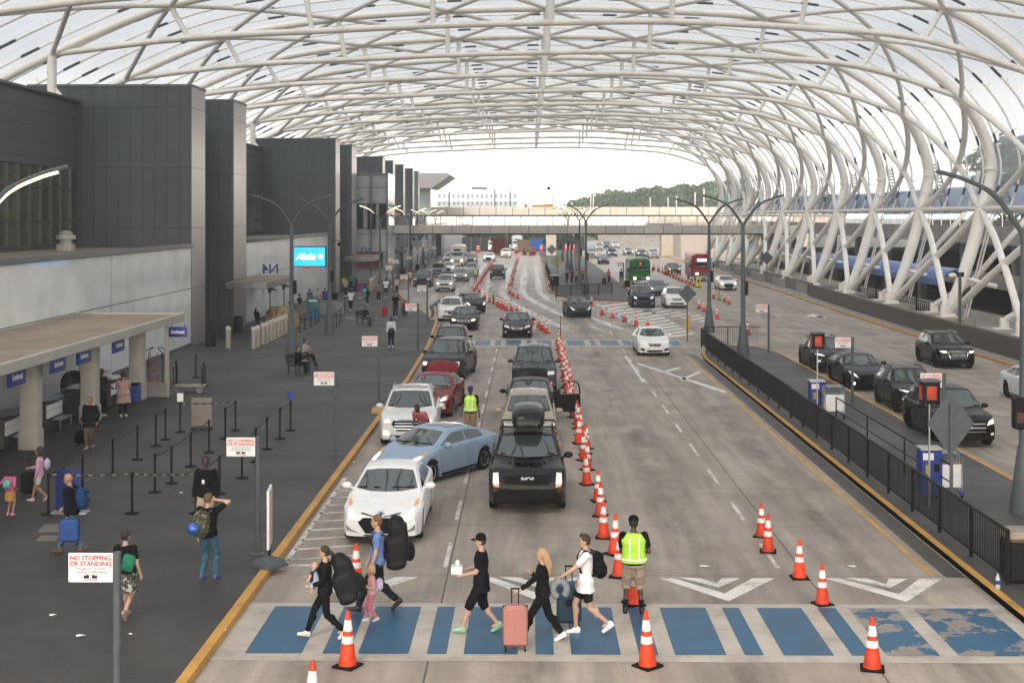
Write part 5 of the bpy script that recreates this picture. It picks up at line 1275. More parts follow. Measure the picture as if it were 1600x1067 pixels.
MB().add(vs, fs).build('shell', mat('wet_black_shell', (.006, .006, .007), .32, bump=.8, bscale=6, coat=.2, spec=.2), rb)
for y in (-.6, .6): MB().tube([(-.74, y, -.02), (-.74, y, .05), (.74, y, .05), (.74, y, -.02)], .025, 6).build('crossbar', M['black'], rb)
# ---- right roadway
q5, bv = make_car('suv_car', 4.66, 1.89, 1.66, 'suv', wb=2.82, wr=.37, zhood=1.10, znose=.90, cowl=1.35, roof0=2.15, roof1=3.9, back=4.5, tail_z=1.15, belt=1.02, spokes=5, clr=.2, gh=.70, rails='a',
    face=dict(grille=[(-.40, .90), (.40, .90), (.50, .80), (.40, .50), (-.40, .50), (-.50, .80)], surround=.035, bars=5, barw=.7, lamp=[(.52, .78), (.84, .82), (.86, .90), (.54, .90)], lamps='lamp_white', intake=[(-.5, .38), (.5, .38), (.5, .30), (-.5, .30)], fog=None))
ri = MB()
for k in range(4): ri.lathe([(.033, -.006), (.042, 0), (.033, .006), (.033, -.006)], (-.09 + .06 * k, 0, 0), 12, 'y')
o = ri.build('badge', M['chrome'], q5); o.location = (0, -4.66 / 2 + .02, .84)
put_car(q5, 1498, 577, 0, BLACK, 'black SUV with tall chrome framed grille driving beside the barrier wall', 'car', CR)
kon, bv = make_car('suv_car', 4.4, 1.82, 1.60, 'suv', wb=2.66, wr=.35, zhood=1.06, znose=.86, cowl=1.2, roof0=2.05, roof1=3.6, back=4.3, tail_z=1.15, belt=1.0, spokes=5, clr=.2, gh=.70, rails='b',
    face=dict(grille=[(-.5, .62), (.5, .62), (.42, .44), (-.42, .44)], lamp=[(.40, .84), (.82, .90), (.82, .94), (.42, .88)], lamps='lamp_white', intake=[(-.6, .40), (.6, .40), (.5, .3), (-.5, .3)], fog=[(.62, .56), (.8, .56), (.78, .66), (.62, .66)], fogs='lamp_w'))
put_car(kon, 1303, 584, 0, (.009, .010, .012), 'dark grey compact SUV farthest back in the stopped row beside the island', 'car', CR)
k5, bv = make_car('sedan_car', 4.9, 1.86, 1.43, 'sedan', wb=2.85, wr=.34, zhood=.98, znose=.74, cowl=1.35, roof0=2.25, roof1=3.5, back=4.5, zdeck=1.1, belt=.93, gh=.68, spokes=5, clr=.15, rim='black',
    face=dict(grille=[(-.5, .70), (.5, .70), (.46, .58), (-.46, .58)], lamp=[(.52, .62), (.60, .62), (.72, .74), (.82, .74), (.84, .84), (.70, .80)], lamps='lamp_white', intake=[(-.6, .40), (.6, .40), (.54, .26), (-.54, .26)], fog=[(.66, .30), (.76, .30), (.76, .40), (.66, .40)], fogs='lamp_white'))
put_car(k5, 1361, 612, 0, BLACK, 'black sedan with bright white fog lamps behind the sign pole on the island', 'car', CR)
put_car(kon, 1444, 649, 0, (.010, .006, .008), 'very dark maroon SUV with warm headlight, just behind the nearest black SUV on the right', 'car', CR)
hig, bv = make_car('suv_car', 4.89, 1.93, 1.73, 'suv', wb=2.79, wr=.375, zhood=1.14, znose=.92, cowl=1.3, roof0=2.15, roof1=4.1, back=4.75, tail_z=1.2, belt=1.05, spokes=5, clr=.21, gh=.71,
    face=dict(grille=[(-.58, .84), (.58, .84), (.62, .72), (.55, .46), (-.55, .46), (-.62, .72)], bars=3, barw=.85, lamp=[(.56, .74), (.84, .80), (.86, .96), (.66, .90)], lamps='lamp_on', intake=[(-.5, .38), (.5, .38), (.42, .3), (-.42, .3)], fog=[(.7, .42), (.8, .44), (.8, .52), (.7, .5)]))
put_car(hig, 1516, 701, 0, BLACK, 'black SUV with chrome slatted grille behind the grey diamond sign, nearest on the right', 'car', CR)
put_car(son, 1660, 640, 0, (.6, .62, .64), 'pale silver car cut off by the right picture edge', 'car', CR)
exp, bv = make_car('suv_car', 5.0, 1.99, 1.78, 'suv', wb=2.86, wr=.38, zhood=1.14, znose=.94, cowl=1.35, roof0=2.15, roof1=4.2, back=4.8, tail_z=1.2, belt=1.06, spokes=5, clr=.21, gh=.71, rails='a',
    face=dict(grille=[(-.45, .86), (.45, .86), (.42, .66), (-.42, .66)], lamp=[(.50, .78), (.80, .84), (.82, .96), (.6, .92)], lamps='lamp_on'))
put_car(exp, 1006, 482, 0, NAVY, 'dark blue SUV with warm headlights in front of the green shuttle bus', 'car', CR)
# ---- further cars: copies of the shapes above, placed by lane
FARC = [
 (son, 1139, 454, 0, WHITE, 'white sedan in front of the red shuttle bus near the barrier'),
 (acu, 1054, 429, 0, (.05, .055, .06), 'dark sedan between the green bus and the red bus'),
 (acu, 1029, 463, 0, (.12, .15, .18), 'grey blue sedan hidden between the dark blue SUV and white compact SUV'),
 (son, 983, 399, 0, WHITE, 'white sedan far off on the right road, under the footbridge'),
 (jee, 1022, 404, 0, (.35, .35, .33), 'silver SUV far off on the right road beside the pale wall'),
 (acu, 1003, 402, 0, (.06, .07, .11), 'dark blue sedan with bright headlights far off on the right road'),
 (acu, 957, 401, 0, (.05, .10, .18), 'blue sedan far off beside the island kerb'),
 (pri, 944, 413, 0, (.07, .08, .09), 'grey hatchback stopped at the far island kerb'),
 (dur, 925, 404, 0, (.3, .3, .3), 'silver minivan like car farthest left at the far island kerb'),
 (esc, 936, 392, 0, (.25, .27, .3), 'silver grey crossover behind the blue sedan far off'),
 (dur, 948, 389, 0, (.1, .1, .11), 'dark SUV with lights farthest away on the right road'),
 (jee, 962, 388, 0, (.5, .5, .5), 'pale car farthest away behind the blue sedan'),
 (tan_, 990, 424, 4, (.05, .05, .055), 'dark car with open tailgate left of the green bus'),
 (jee, 777, 436, 0, (.03, .03, .033), 'black and silver SUV alone between the two dense cone lines'),
 (esc, 790, 403, 0, (.7, .68, .62), 'white SUV far off at the head of the middle lane'),
 (son, 763, 409, 3, WHITE, 'white sedan far off left of the middle lane SUV'),
 (esc, 785, 392, 0, (.5, .03, .03), 'red car far off behind the white SUV'),
 (tan_, 694, 456, 0, (.55, .52, .47), 'champagne boxy crossover at the third crosswalk'),
 (dur, 659, 449, 0, (.05, .06, .055), 'dark green SUV at the far kerb left of the champagne crossover'),
 (acu, 719, 440, 0, (.36, .36, .36), 'silver sedan behind the champagne crossover on the right'),
 (esc, 735, 432, 0, (.62, .62, .62), 'white SUV behind the silver sedan, near the cone line'),
 (jee, 683, 433, 0, (.16, .17, .18), 'grey SUV between the dark green SUV and the white car behind'),
 (son, 699, 427, 0, WHITE, 'white sedan partly hidden behind the grey SUV in the far queue'),
 (exp, 735, 414, 0, (.2, .21, .22), 'grey SUV hidden behind the white SUV in the far queue'),
 (dur, 700, 413, 0, (.4, .4, .4), 'silver SUV with raised tailgate before the white shuttle bus'),
 (esc, 722, 406, 0, (.05, .06, .1), 'dark car next to the white shuttle bus'),
]
for a in FARC:
    put_car(a[0], a[1], a[2], a[3], a[4], a[5], 'car', CR if a[1] > 900 else CG)
# ---------------------------------------------------------------- buses
def shuttle(px, py, wd, ht, ln, col, lab, dest=None, low=None):
    p = G(px, py); b = tag(empty('shuttle_bus', (p.x, p.y, 0)), lab, 'shuttle bus', 'shuttle buses')
    hw = wd / 2
    def pr(poly, y0, y1, nm, mm, par=b, c=None, sm=30):
        o = MB().extrude_xz(poly, y0, y1).build(nm, mm, par, sm); o.color = (*(c or col), 1); return o
    bo = pr([(-hw, .45), (hw, .45), (hw + .02, 1.4), (hw, ht - .35), (hw - .14, ht - .1), (hw - .5, ht), (-hw + .5, ht), (-hw + .14, ht - .1), (-hw, ht - .35), (-hw - .02, 1.4)], .95, ln, 'body', M['paint'])
    # raised cap over the cab
    vs = []; ring = [(-hw + .06, 2.05), (hw - .06, 2.05), (hw - .02, ht - .35), (hw - .16, ht - .12), (hw - .5, ht - .03), (-hw + .5, ht - .03), (-hw + .16, ht - .12), (-hw + .02, ht - .35)]
    for y, s_, dz in ((.22, .86, .05), (.5, .97, 0), (.96, 1, 0)): vs += [(x * s_, y, z - dz * (z > 2.2)) for x, z in ring]
    k = 8; fs = [(i * k + j, i * k + (j + 1) % k, (i + 1) * k + (j + 1) % k, (i + 1) * k + j) for i in range(2) for j in range(k)] + [tuple(range(k))[::-1]]
    o = MB().add(vs, fs).build('cab_cap', M['paint'], b); o.color = (*col, 1)
    # van nose
    lc = low or col
    vs = []; prof = [(-.85, .45, .95), (-.78, .4, 1.12), (-.1, .42, 1.3), (.25, .5, 1.34), (.95, .95, 2.1)]
    for y, zb, zt in ((-.95, .5, .98), (-.86, .42, 1.10), (-.2, .42, 1.28), (.12, .42, 1.36), (.72, .42, 2.08), (.97, .42, 2.15)):
        w2 = .98 if y > -.5 else .93
        vs += [(-w2, y, zb), (w2, y, zb), (w2, y, min(zt, 1.15)), (w2 * .84, y, zt), (-w2 * .84, y, zt), (-w2, y, min(zt, 1.15))]
    fs = [(i * 6 + j, i * 6 + (j + 1) % 6, i * 6 + 6 + (j + 1) % 6, i * 6 + 6 + j) for i in range(5) for j in range(6)] + [(5, 4, 3, 2, 1, 0)]
    o = MB().add(vs, fs).build('nose', M['paint'], b); o.color = (*lc, 1)
    pr([(-.78, 1.42), (.78, 1.42), (.74, 2.02), (-.74, 2.02)], 0, .01, 'windscreen', M['glass']).rotation_euler = (0, 0, 0)
    b.children[-1].location = (0, .08, 0); b.children[-1].rotation_euler = (R(-40), 0, 0); b.children[-1].location = (0, -.78, .55)
    g_ = pr([(-.5, .72), (.5, .72), (.46, 1.0), (-.46, 1.0)], -.985, -.95, 'grille', M['rubber'])
    for z in (.78, .86, .94): pr([(-.46, z), (.46, z), (.46, z + .03), (-.46, z + .03)], -1.0, -.98, 'grille_bar', M['chrome'], g_)
    pr([(-.95, .42), (.95, .42), (.95, .64), (-.95, .64)], -1.06, -.9, 'bumper', M['chrome'])
    for sg in (-1, 1):
        pr([(sg * .55, .76), (sg * .86, .76), (sg * .86, 1.0), (sg * .55, 1.0)], -.985, -.95, 'headlamp', M['lamp_on'])
        MB().box((sg * (hw + .22), .25, 1.75), (.16, .1, .42), .03).add([], []).build('door_mirror', M['rubber'], b)
        MB().tube([(sg * .95, .4, 1.5), (sg * (hw + .2), .3, 1.6)], .03, 5).build('mirror_arm', M['rubber'], b)
        for y in (-.25, ln - 1.9): MB().lathe([(.2, -.13), (.38, -.13), (.4, 0), (.38, .13), (.2, .13)], (sg * (.82 if y < 0 else hw - .2), y, .4), 18, 'x').build('wheel', M['rubber'], b)
        for k in range(4): MB().box((sg * (hw + .015), 2.0 + 1.1 * k, 1.95), (.03, .95, .8), .01).build('side_window', M['glass'], b)
    for x in (-.35, 0, .35, -.8, .8): MB().ball((x, .5, ht - .02 - (.08 if abs(x) > .5 else 0)), (.07, .05, .04), 8, 5).build('marker_lamp', M['amber'], b)
    dp = pr([(-.55, 2.3), (.55, 2.3), (.52, 2.58), (-.52, 2.58)], .2, .3, 'destination_panel', M['lamp_white'] if dest == 'white' else M['black'])
    if dest == 'red':
        pr([(-.12, 2.36), (.12, 2.36), (0, 2.54)], .17, .21, 'display_mark', mat('red_led', (1, .05, .02), .4, emit=2), dp)
    return b
shuttle(1001, 447, 2.25, 3.0, 7.2, (.008, .14, .035), 'green cutaway shuttle bus stopped beside the far island', 'red')
shuttle(1097, 439, 2.3, 3.12, 7.2, (.26, .010, .016), 'dark red cutaway shuttle bus near the right barrier', 'white', (.30, .012, .018))
shuttle(714, 416, 2.3, 3.2, 7.2, (.68, .67, .62), 'white cutaway shuttle bus in the far left queue')
# tall blue and white van bus, white van, orange/blue works tanks
b = shuttle(808, 392, 2.4, 3.4, 8, (.55, .62, .68), 'pale blue and white coach at the far end of the closed lanes')
b2 = shuttle(770, 394, 2.1, 2.5, 5.5, (.7, .7, .7), 'white van parked beyond the white sedan at the far fence')
def tank(px, py, w_, d, h, col, lab, name='storage_bin'):
    p = G(px, py); t = tag(empty(name, (p.x, p.y, 0)), lab, 'bin', 'site bins at the far lane end')
    o = MB().box((0, d / 2, h / 2 + .1), (w_, d, h), .06).build('body', M['plastic'], t); o.color = (*col, 1)
    o = MB().box((0, d / 2, h + .14), (w_ + .12, d + .12, .12), .03).build('lid', M['plastic'], t); o.color = (*[c * .8 for c in col], 1)
    for q in (-.33, .33): o = MB().box((q * w_, -.03, h / 2 + .1), (.08, .08, h)).build('rib', M['plastic'], t); o.color = (*[c * .7 for c in col], 1)
tank(845, 394, 4.6, 2.2, 2.7, (.01, .09, .33), 'large bright blue bin left of the tan pier'); tank(878, 391, 3.2, 2, 2.3, (.01, .16, .42), 'blue bin right of the tan pier')
tank(818, 394, 2.8, 2, 2.4, (.17, .12, .07), 'brown bin behind the orange barrels'); tank(822, 388, 2, 2, 2.9, (.16, .4, .26), 'pale green bin behind the brown bin')
tank(779, 398, 2.6, 2, 3.2, (.35, .02, .03), 'tall red box unit behind the white middle lane SUV')
# ================================================================ people
FOLD = bpy.data.textures.new('cloth_folds', 'CLOUDS'); FOLD.noise_scale = .085; FOLD.noise_depth = 2
def remeshed(mb, name, mm, parent, vox, smooth=3, col=None):
    """fuse overlapping shapes into one continuous skin"""
    me = mb.mesh('tmp_shape', mm, 0)
    o = bpy.data.objects.new('tmp_shape', me); COL.objects.link(o)
    r_ = o.modifiers.new('r', 'REMESH'); r_.mode = 'VOXEL'; r_.voxel_size = vox
    s_ = o.modifiers.new('s', 'SMOOTH'); s_.factor = .5; s_.iterations = smooth
    if name in ('shirt', 'jacket', 'trousers', 'shorts', 'bag_body', 'hair') and vox < .02:
        d_ = o.modifiers.new('folds', 'DISPLACE'); d_.texture = FOLD; d_.strength = .03 if name != 'bag_body' else .07; d_.mid_level = .5; d_.texture_coords = 'LOCAL'
    dg = bpy.context.evaluated_depsgraph_get(); dg.update()
    m2 = bpy.data.meshes.new_from_object(o.evaluated_get(dg)); m2.name = name
    bpy.data.objects.remove(o, do_unlink=True); bpy.data.meshes.remove(me)
    m2.materials.clear(); m2.materials.append(mm); m2.shade_smooth()
    q = bpy.data.objects.new(name, m2); COL.objects.link(q); q.parent = parent
    if col: q.color = (*col, 1)
    return q
def V3(*a): return Vector(a)
def capsule(mb, a, b, ra, rb, n=10):
    a = Vector(a); b = Vector(b); d = b - a
    if d.length < 1e-4: mb.ball(a, ra, n, 6); return
    mb.tube([a, a + d * .25, a + d * .5, a + d * .75, b], [ra, ra * .75 + rb * .25, (ra + rb) / 2, ra * .25 + rb * .75, rb], n); mb.ball(a, ra, n, 6); mb.ball(b, rb, n, 6)
def ik(root, tgt, l1, l2, pole):
    root = Vector(root); tgt = Vector(tgt); d = tgt - root; L_ = min(d.length, (l1 + l2) * .995)
    dn = d.normalized(); tgt = root + dn * L_
    a = (l1 * l1 - l2 * l2 + L_ * L_) / (2 * L_); h = math.sqrt(max(0, l1 * l1 - a * a))
    p = Vector(pole); p = (p - dn * p.dot(dn))
    if p.length < 1e-5: p = Vector((0, 1, 0))
    return root + dn * a + p.normalized() * h, tgt
def ell_loft(mb, rings, n=20):
    """rings: (centre, rx, ry, rotz) joined as a closed trunk"""
    vs = []
    for c, rx, ry, rz in rings:
        for j in range(n):
            q = 2 * PI * j / n; x = rx * math.copysign(abs(math.cos(q)) ** .85, math.cos(q)); y = ry * math.copysign(abs(math.sin(q)) ** .85, math.sin(q))
            vs.append((c[0] + x * math.cos(rz) - y * math.sin(rz), c[1] + x * math.sin(rz) + y * math.cos(rz), c[2]))
    k = len(rings)
    fs = [(i * n + j, i * n + (j + 1) % n, (i + 1) * n + (j + 1) % n, (i + 1) * n + j) for i in range(k - 1) for j in range(n)] + [tuple(range(n))[::-1], tuple(range((k - 1) * n, k * n))]
    mb.add(vs, fs)
SK_L = (.50, .30, .21); SK_T = (.36, .19, .12); SK_B = (.075, .038, .024)
HB = (.028, .018, .012); HBL = (.42, .28, .14); HK = (.010, .009, .009)
KB = (.006, .006, .007)
def person(px, py, face, label, h=1.75, z=0.0, skin=SK_L, hair=HB, hairstyle='short', top=KB, bottom=KB, sleeve='short', legs='long', shoes=(.6, .6, .6),
           feet=None, hands=None, lean=0.0, hip=None, head_turn=0.0, head_tilt=0.0, build=1.0, vox=.02, cap=None, vest=False, skirt=None, group=None, fem=False, seat=None, loc=None, coat=None, socks=None, child=False, arms_pole=None, long_top=0.0):
    """feet/hands: [(x,y,z) right, left] in units of a 1.75 m body, x right, y forward. face: degrees, 0 = towards the camera, 90 = to the picture's left"""
    g_ = Vector(loc) if loc else G(px, py, z)
    root = tag(empty('person', g_, PI - R(face)), label, 'person', group)
    s = h / 1.75; root.scale = (s, s, s)
    hs_ = 1.28 if child else 1.0       # children have larger heads
    feet = feet or [(.1, 0, .0), (-.1, .0, .0)]
    hipz = hip if hip else .93
    ank = [V3(f[0], f[1] - .0, f[2] + .08) for f in feet]
    hipc = V3(0, (0 if seat is None else seat), hipz)
    hw = .088 if not fem else .085
    la = R(lean)
    def up(d, f=0, x=0): return hipc + V3(x, math.sin(la) * d + math.cos(la) * f, math.cos(la) * d - math.sin(la) * f)
    shw = (.185 if not fem else .165) * (build ** .5)
    neck = up(.53); headc = up(.53 + .155 * hs_, .02)
    sh = [up(.475, 0, shw), up(.475, 0, -shw)]
    hands = hands or [(.25, .03, .78), (-.25, .03, .78)]
    l1, l2 = .30, .265; t1, t2 = .43, .43
    B = MB(); knees = []; elbows = []; wrists = []
    bd = build
    # trunk
    def trunk(mb, gro, z0=-.06, z1=.50, fl=0):
        prof = [(-.07, .15, .105), (0, .165 * bd, .118 * bd), (.08, .152 * bd, .112 * bd), (.18, .135 * bd if fem else .145 * bd, .10 * bd), (.30, .15 * bd, .112 * bd), (.40, .168 * bd, .112 * bd), (.46, .165, .095), (.505, .12, .07), (.53, .07, .06)]
        ell_loft(mb, [(up(d), a + gro + (fl * (1 - d / .2) if d < .2 else 0), b + gro + (fl * (1 - d / .2) if d < .2 else 0), 0) for d, a, b in prof if z0 - .011 <= d <= z1 + .04])
    trunk(B, 0, -.07, .55)
    capsule(B, up(.49), up(.60), .055, .05)
    # head with jaw, nose, ears
    ht = R(head_turn)
    hf = V3(math.sin(ht), math.cos(ht), 0); hr = V3(math.cos(ht), -math.sin(ht), 0); tl = R(head_tilt)
    hf = (hf * math.cos(tl) - V3(0, 0, 1) * math.sin(tl)); hu = hr.cross(hf)
    def hp(x, y, z_): return headc + hr * x * hs_ + hf * y * hs_ + hu * z_ * hs_
    sv = B.m.copy(); B.m = Matrix.Translation(headc) @ Matrix(((hr.x, hf.x, hu.x), (hr.y, hf.y, hu.y), (hr.z, hf.z, hu.z))).to_4x4() @ Matrix.Scale(hs_, 4)
    B.ball((0, -.005, .035), (.078, .098, .092), 16, 12); B.ball((0, .028, -.035), (.056, .062, .072), 12, 8); B.ball((0, .095, -.005), (.013, .022, .022), 8, 6)
    B.ball((.078, -.005, -.005), (.012, .022, .032), 8, 6); B.ball((-.078, -.005, -.005), (.012, .022, .032), 8, 6); B.m = sv
    HM = Matrix.Translation(headc) @ Matrix(((hr.x, hf.x, hu.x), (hr.y, hf.y, hu.y), (hr.z, hf.z, hu.z))).to_4x4() @ Matrix.Scale(hs_, 4)
    for i in (0, 1):
        sx = 1 if i == 0 else -1
        hj = hipc + V3(sx * hw, 0, -.03)
        kn, an = ik(hj, ank[i], t1, t2, (0, 1, .0) if seat is None else (0, 1, 1)); ank[i] = an; knees.append(kn)
        capsule(B, hj, kn, .083 * bd, .054); capsule(B, kn, an, .054, .036)
        B.ball(kn + (an - kn) * .28 + V3(0, -.018, 0), (.052, .055, .10), 8, 6)
        # foot inside the shoe
        capsule(B, an, an + V3(0, .10, -.045), .036, .028)
        el, wr_ = ik(sh[i], hands[i], l1, l2, (arms_pole[i] if arms_pole else (sx * .4, -1, -.2)))
        elbows.append(el); wrists.append(wr_)
        capsule(B, sh[i], el, .052, .040); capsule(B, el, wr_, .040, .027)
        # palm, five bent fingers, thumb from the side of the palm
        d = (wr_ - el).normalized(); sd = V3(sx, 0, 0); sd = (sd - d * sd.dot(d)); sd = sd.normalized() if sd.length > .1 else V3(0, 1, 0)
        fr = d.cross(sd).normalized()
        if fr.y < 0: fr = -fr
        pc = wr_ + d * .05
        capsule(B, wr_ + d * .01, wr_ + d * .085, .026, .030)
        big = vox > .012
        for k, (off, ln) in enumerate(((-.030, .062), (-.010, .072), (.010, .068), (.029, .052))):
            base = wr_ + d * .085 + fr * -off
            kk = base + d * ln * .5 - sd * .006; tip = kk + d * ln * .36 - sd * .022
            if big: capsule(B, base, tip, .012, .011, 6)
            else: capsule(B, base, kk, .0095, .0088, 8); capsule(B, kk, tip, .0088, .0078, 8)
        tb = wr_ + d * .035 + fr * .026; capsule(B, tb, tb + d * .04 + fr * .022, .0125, .0105, 6); capsule(B, tb + d * .04 + fr * .022, tb + d * .068 + fr * .018, .0105, .009, 6)
    remeshed(B, 'body', M['skin'], root, vox if vox < .012 else .015, 2, skin)
    # eyes, brows, mouth
    f_ = MB(); f_.m = HM
    for x in (-.03, .03): f_.ball((x, .083, .012), (.011, .012, .007), 8, 5)
    f_.build('eyes', M['hair'], root, 60, (.03, .02, .02))
    f_ = MB(); f_.m = HM
    for x in (-.03, .03): f_.tube([(x - .016, .088, .032), (x, .094, .037), (x + .016, .088, .032)], .004, 5)
    f_.build('eyebrows', M['hair'], root, 60, hair)
    f_ = MB(); f_.m = HM; f_.ball((0, .083, -.046), (.021, .008, .006), 8, 5); f_.build('mouth', M['skin'], root, 60, (skin[0] * .75, skin[1] * .45, skin[2] * .45))
    # hair
    Hh = MB(); Hh.m = HM
    if hairstyle != 'bald':
        n_ = 16
        for i in range(7):
            for j in range(n_): pass
        Hh.ball((0, -.018, .048), (.086, .096, .092), 16, 10)
        if hairstyle == 'short': Hh.ball((0, -.045, .0), (.080, .062, .07), 12, 8)
        if hairstyle == 'quiff': Hh.ball((0, -.045, .0), (.080, .062, .07), 12, 8); Hh.ball((0, .04, .11), (.06, .055, .035), 10, 6)
        if hairstyle in ('long', 'wavy'):
            Hh.tube([(0, -.05, .04), (0, -.085, -.06), (0, -.11, -.18), (0, -.12, -.30), (0, -.11, -.40)], [.085, .09, .095, .085, .03], 12)
            for k in range(9 if hairstyle == 'wavy' else 5):
                x = -.08 + .16 * k / (8 if hairstyle == 'wavy' else 4); Hh.tube([(x, -.03, .03), (x * 1.15, -.07, -.10), (x * 1.25 + .01 * (-1) ** k, -.10, -.2), (x * 1.05 - .012 * (-1) ** k, -.135, -.31), (x * .7, -.13, -.43)], [.03, .034, .034, .028, .008], 6)
        if hairstyle == 'bob': Hh.ball((0, -.03, -.03), (.10, .085, .11), 14, 10)
        if hairstyle == 'bun': Hh.ball((0, -.045, .0), (.080, .062, .07), 12, 8); Hh.ball((0, -.125, .05), (.045, .045, .045), 10, 7)
        if hairstyle == 'pony': Hh.ball((0, -.045, .0), (.080, .062, .07), 12, 8); Hh.tube([(0, -.10, .03), (0, -.155, -.01), (0, -.17, -.10), (0, -.15, -.20)], [.03, .042, .036, .01], 8)
        if hairstyle == 'afro': Hh.ball((0, -.02, .05), (.115, .12, .115), 14, 10)
        # carve the face clear by keeping the cap behind the brow line
        o = remeshed(Hh, 'hair', M['hair'], root, .012 if vox < .016 else .016, 2, hair)
        inv = HM.inverted()
        bm = bmesh.new(); bm.from_mesh(o.data)
        kill = [v for v in bm.verts if (lambda q: q.y > .052 and q.z < .055)(inv @ v.co)]
        bmesh.ops.delete(bm, geom=kill, context='VERTS'); bm.to_mesh(o.data); bm.free()
    if cap:
        c = MB(); c.m = HM
        c.lathe([(.093, .045), (.096, .08), (.082, .125), (.045, .152), (.002, .158)], (0, -.012, 0), 18); 
        vs = []; n_ = 9
        for i in range(n_):
            q = PI * i / (n_ - 1); vs += [(.086 * math.cos(q), .06 + .03 * math.sin(q), .055), (.08 * math.cos(q), .06 + .115 * math.sin(q), .04)]
        c.add(vs, [(2 * i, 2 * i + 1, 2 * i + 3, 2 * i + 2) for i in range(n_ - 1)])
        o = c.build('cap', M['cloth'], root, 50, cap); sm = o.modifiers.new('thick', 'SOLIDIFY'); sm.thickness = .006
    # clothes
    g = .016
    T_ = MB(); trunk(T_, g, -.07 if not long_top else -.07, .52, .012 + long_top * .2)
    if long_top:
        ell_loft(T_, [(up(-.07), .19 * bd, .14 * bd, 0), (hipc + V3(0, 0, -.15 - long_top), .23 * bd, .17 * bd, 0)])
    for i in (0, 1):
        capsule(T_, sh[i] + (sh[1 - i] - sh[i]) * .03, elbows[i] if sleeve == 'long' else sh[i] + (elbows[i] - sh[i]) * .62, (.076 if not fem else .070), .056 if sleeve == 'long' else .060)
        if sleeve == 'long': T_.tube([elbows[i], elbows[i] + (wrists[i] - elbows[i]) * .93], [.056, .042], 10); T_.ball(elbows[i], .056, 10, 6)
    remeshed(T_, 'shirt' if not coat else 'jacket', M['cloth'], root, max(vox * .8, .012), 4, top)
    if skirt:
        K = MB(); ell_loft(K, [(hipc + V3(0, 0, .06), .17 * bd, .125 * bd, 0), (hipc + V3(0, 0, -.10), .20 * bd, .16 * bd, 0), (hipc + V3(0, 0, -.36), .20 * bd, .17 * bd, 0)])
        K.build('shorts' if skirt == 'shorts' else 'skirt', M['cloth'], root, 60, bottom)
    if legs != 'bare' and not (skirt and legs == 'skirt'):
        K = MB(); ell_loft(K, [(hipc + V3(0, 0, .075), .163 * bd, .12 * bd, 0), (hipc + V3(0, 0, 0), .18 * bd, .13 * bd, 0), (hipc + V3(0, 0, -.09), .165 * bd, .12 * bd, 0)] if seat is None else [(hipc + V3(0, 0, .08), .165 * bd, .12 * bd, 0), (hipc + V3(0, 0, -.02), .18 * bd, .14 * bd, 0)])
        for i in (0, 1):
            sx = 1 if i == 0 else -1; hj = hipc + V3(sx * hw, 0, -.03); tight = .013 if legs == 'tight' else .022
            if legs in ('short', 'knee'):
                t = .72 if legs == 'short' else 1.0
                e_ = hj + (knees[i] - hj) * t; K.tube([hj, hj + (e_ - hj) * .5, e_], [.097 * bd, .097 * bd, .088 * bd if legs == 'short' else .085], 12)
                if legs == 'knee': K.tube([knees[i] + (hj - knees[i]) * .1, knees[i] + (ank[i] - knees[i]) * .18], [.083, .078], 12)
            else:
                capsule(K, hj, knees[i], (.083 + tight) * bd, .055 + tight); K.tube([knees[i], knees[i] + (ank[i] - knees[i]) * .95], [.055 + tight, .040 + tight * 1.1], 12)
                K.ball(knees[i] + (ank[i] - knees[i]) * .28 + V3(0, -.018, 0), (.052 + tight * .7, .056 + tight * .7, .10), 8, 6)
        remeshed(K, 'trousers' if legs in ('long', 'tight') else 'shorts', M['cloth'], root, max(vox * .8, .012), 3, bottom)
    for i in (0, 1):
        an = ank[i]; f = feet[i]; tilt = (f[3] if len(f) > 3 else 0)
        sb = MB().at(an, rx=R(tilt)); 
        capsule(sb, (0, -.035, -.028), (0, .045, -.03), .048, .045, 8); capsule(sb, (0, -.02, 0), (0, .02, -.01), .046, .042, 8); capsule(sb, (0, .04, -.048), (0, .155, -.055), .043, .036, 8); sb.box((0, .055, -.072), (.084, .255, .022), .01)
        sh_ = remeshed(sb, 'shoe', M['plastic'], root, .014, 1, shoes)
        if socks: 
            k = MB(); k.tube([an + V3(0, 0, -.02), an + (knees[i] - an) * .38], [.045, .05], 10); k.build('sock', M['cloth'], root, 60, socks)
    if vest:
        T_ = MB(); trunk(T_, g + .016, -.02, .50, .01)
        vo = remeshed(T_, 'safety_vest', mat('hi_vis_yellow', (.42, .78, .035), .7, var=.12, scale=10, bump=.4), root, .014, 3)
        st = MB()
        ell = lambda d, gr: [(up(d) + V3((.16 * bd + gr) * math.copysign(abs(math.cos(q)) ** .85, math.cos(q)), (.115 * bd + gr) * math.copysign(abs(math.sin(q)) ** .85, math.sin(q)), 0)) for q in [2 * PI * k / 24 for k in range(25)]]
        for d in (.06, ): st.tube(ell(d, g + .020), .022, 6)
        for sy in (-1, 1):
            for x in (-.085, .085): st.tube([up(.48, sy * .10, x * 1.1), up(.40, sy * .138 * bd, x), up(.25, sy * .138 * bd, x), up(.06, sy * .142 * bd, x)], .018, 6)
        st.build('reflective_bands', M['reflect'], vo)
    root['_s'] = s
    root['_h'] = [tuple(p) for p in wrists][0]
    return root
def walk(step=.34, up_=.03, lead=0):
    """feet of a walking pose, right foot forward if lead=0"""
    a = [(.07, step, 0, 8), (-.07, -step, .10, -38)]
    return a if lead == 0 else [(.07, -step, .10, -38), (-.07, step, 0, 8)]
HN = .0085
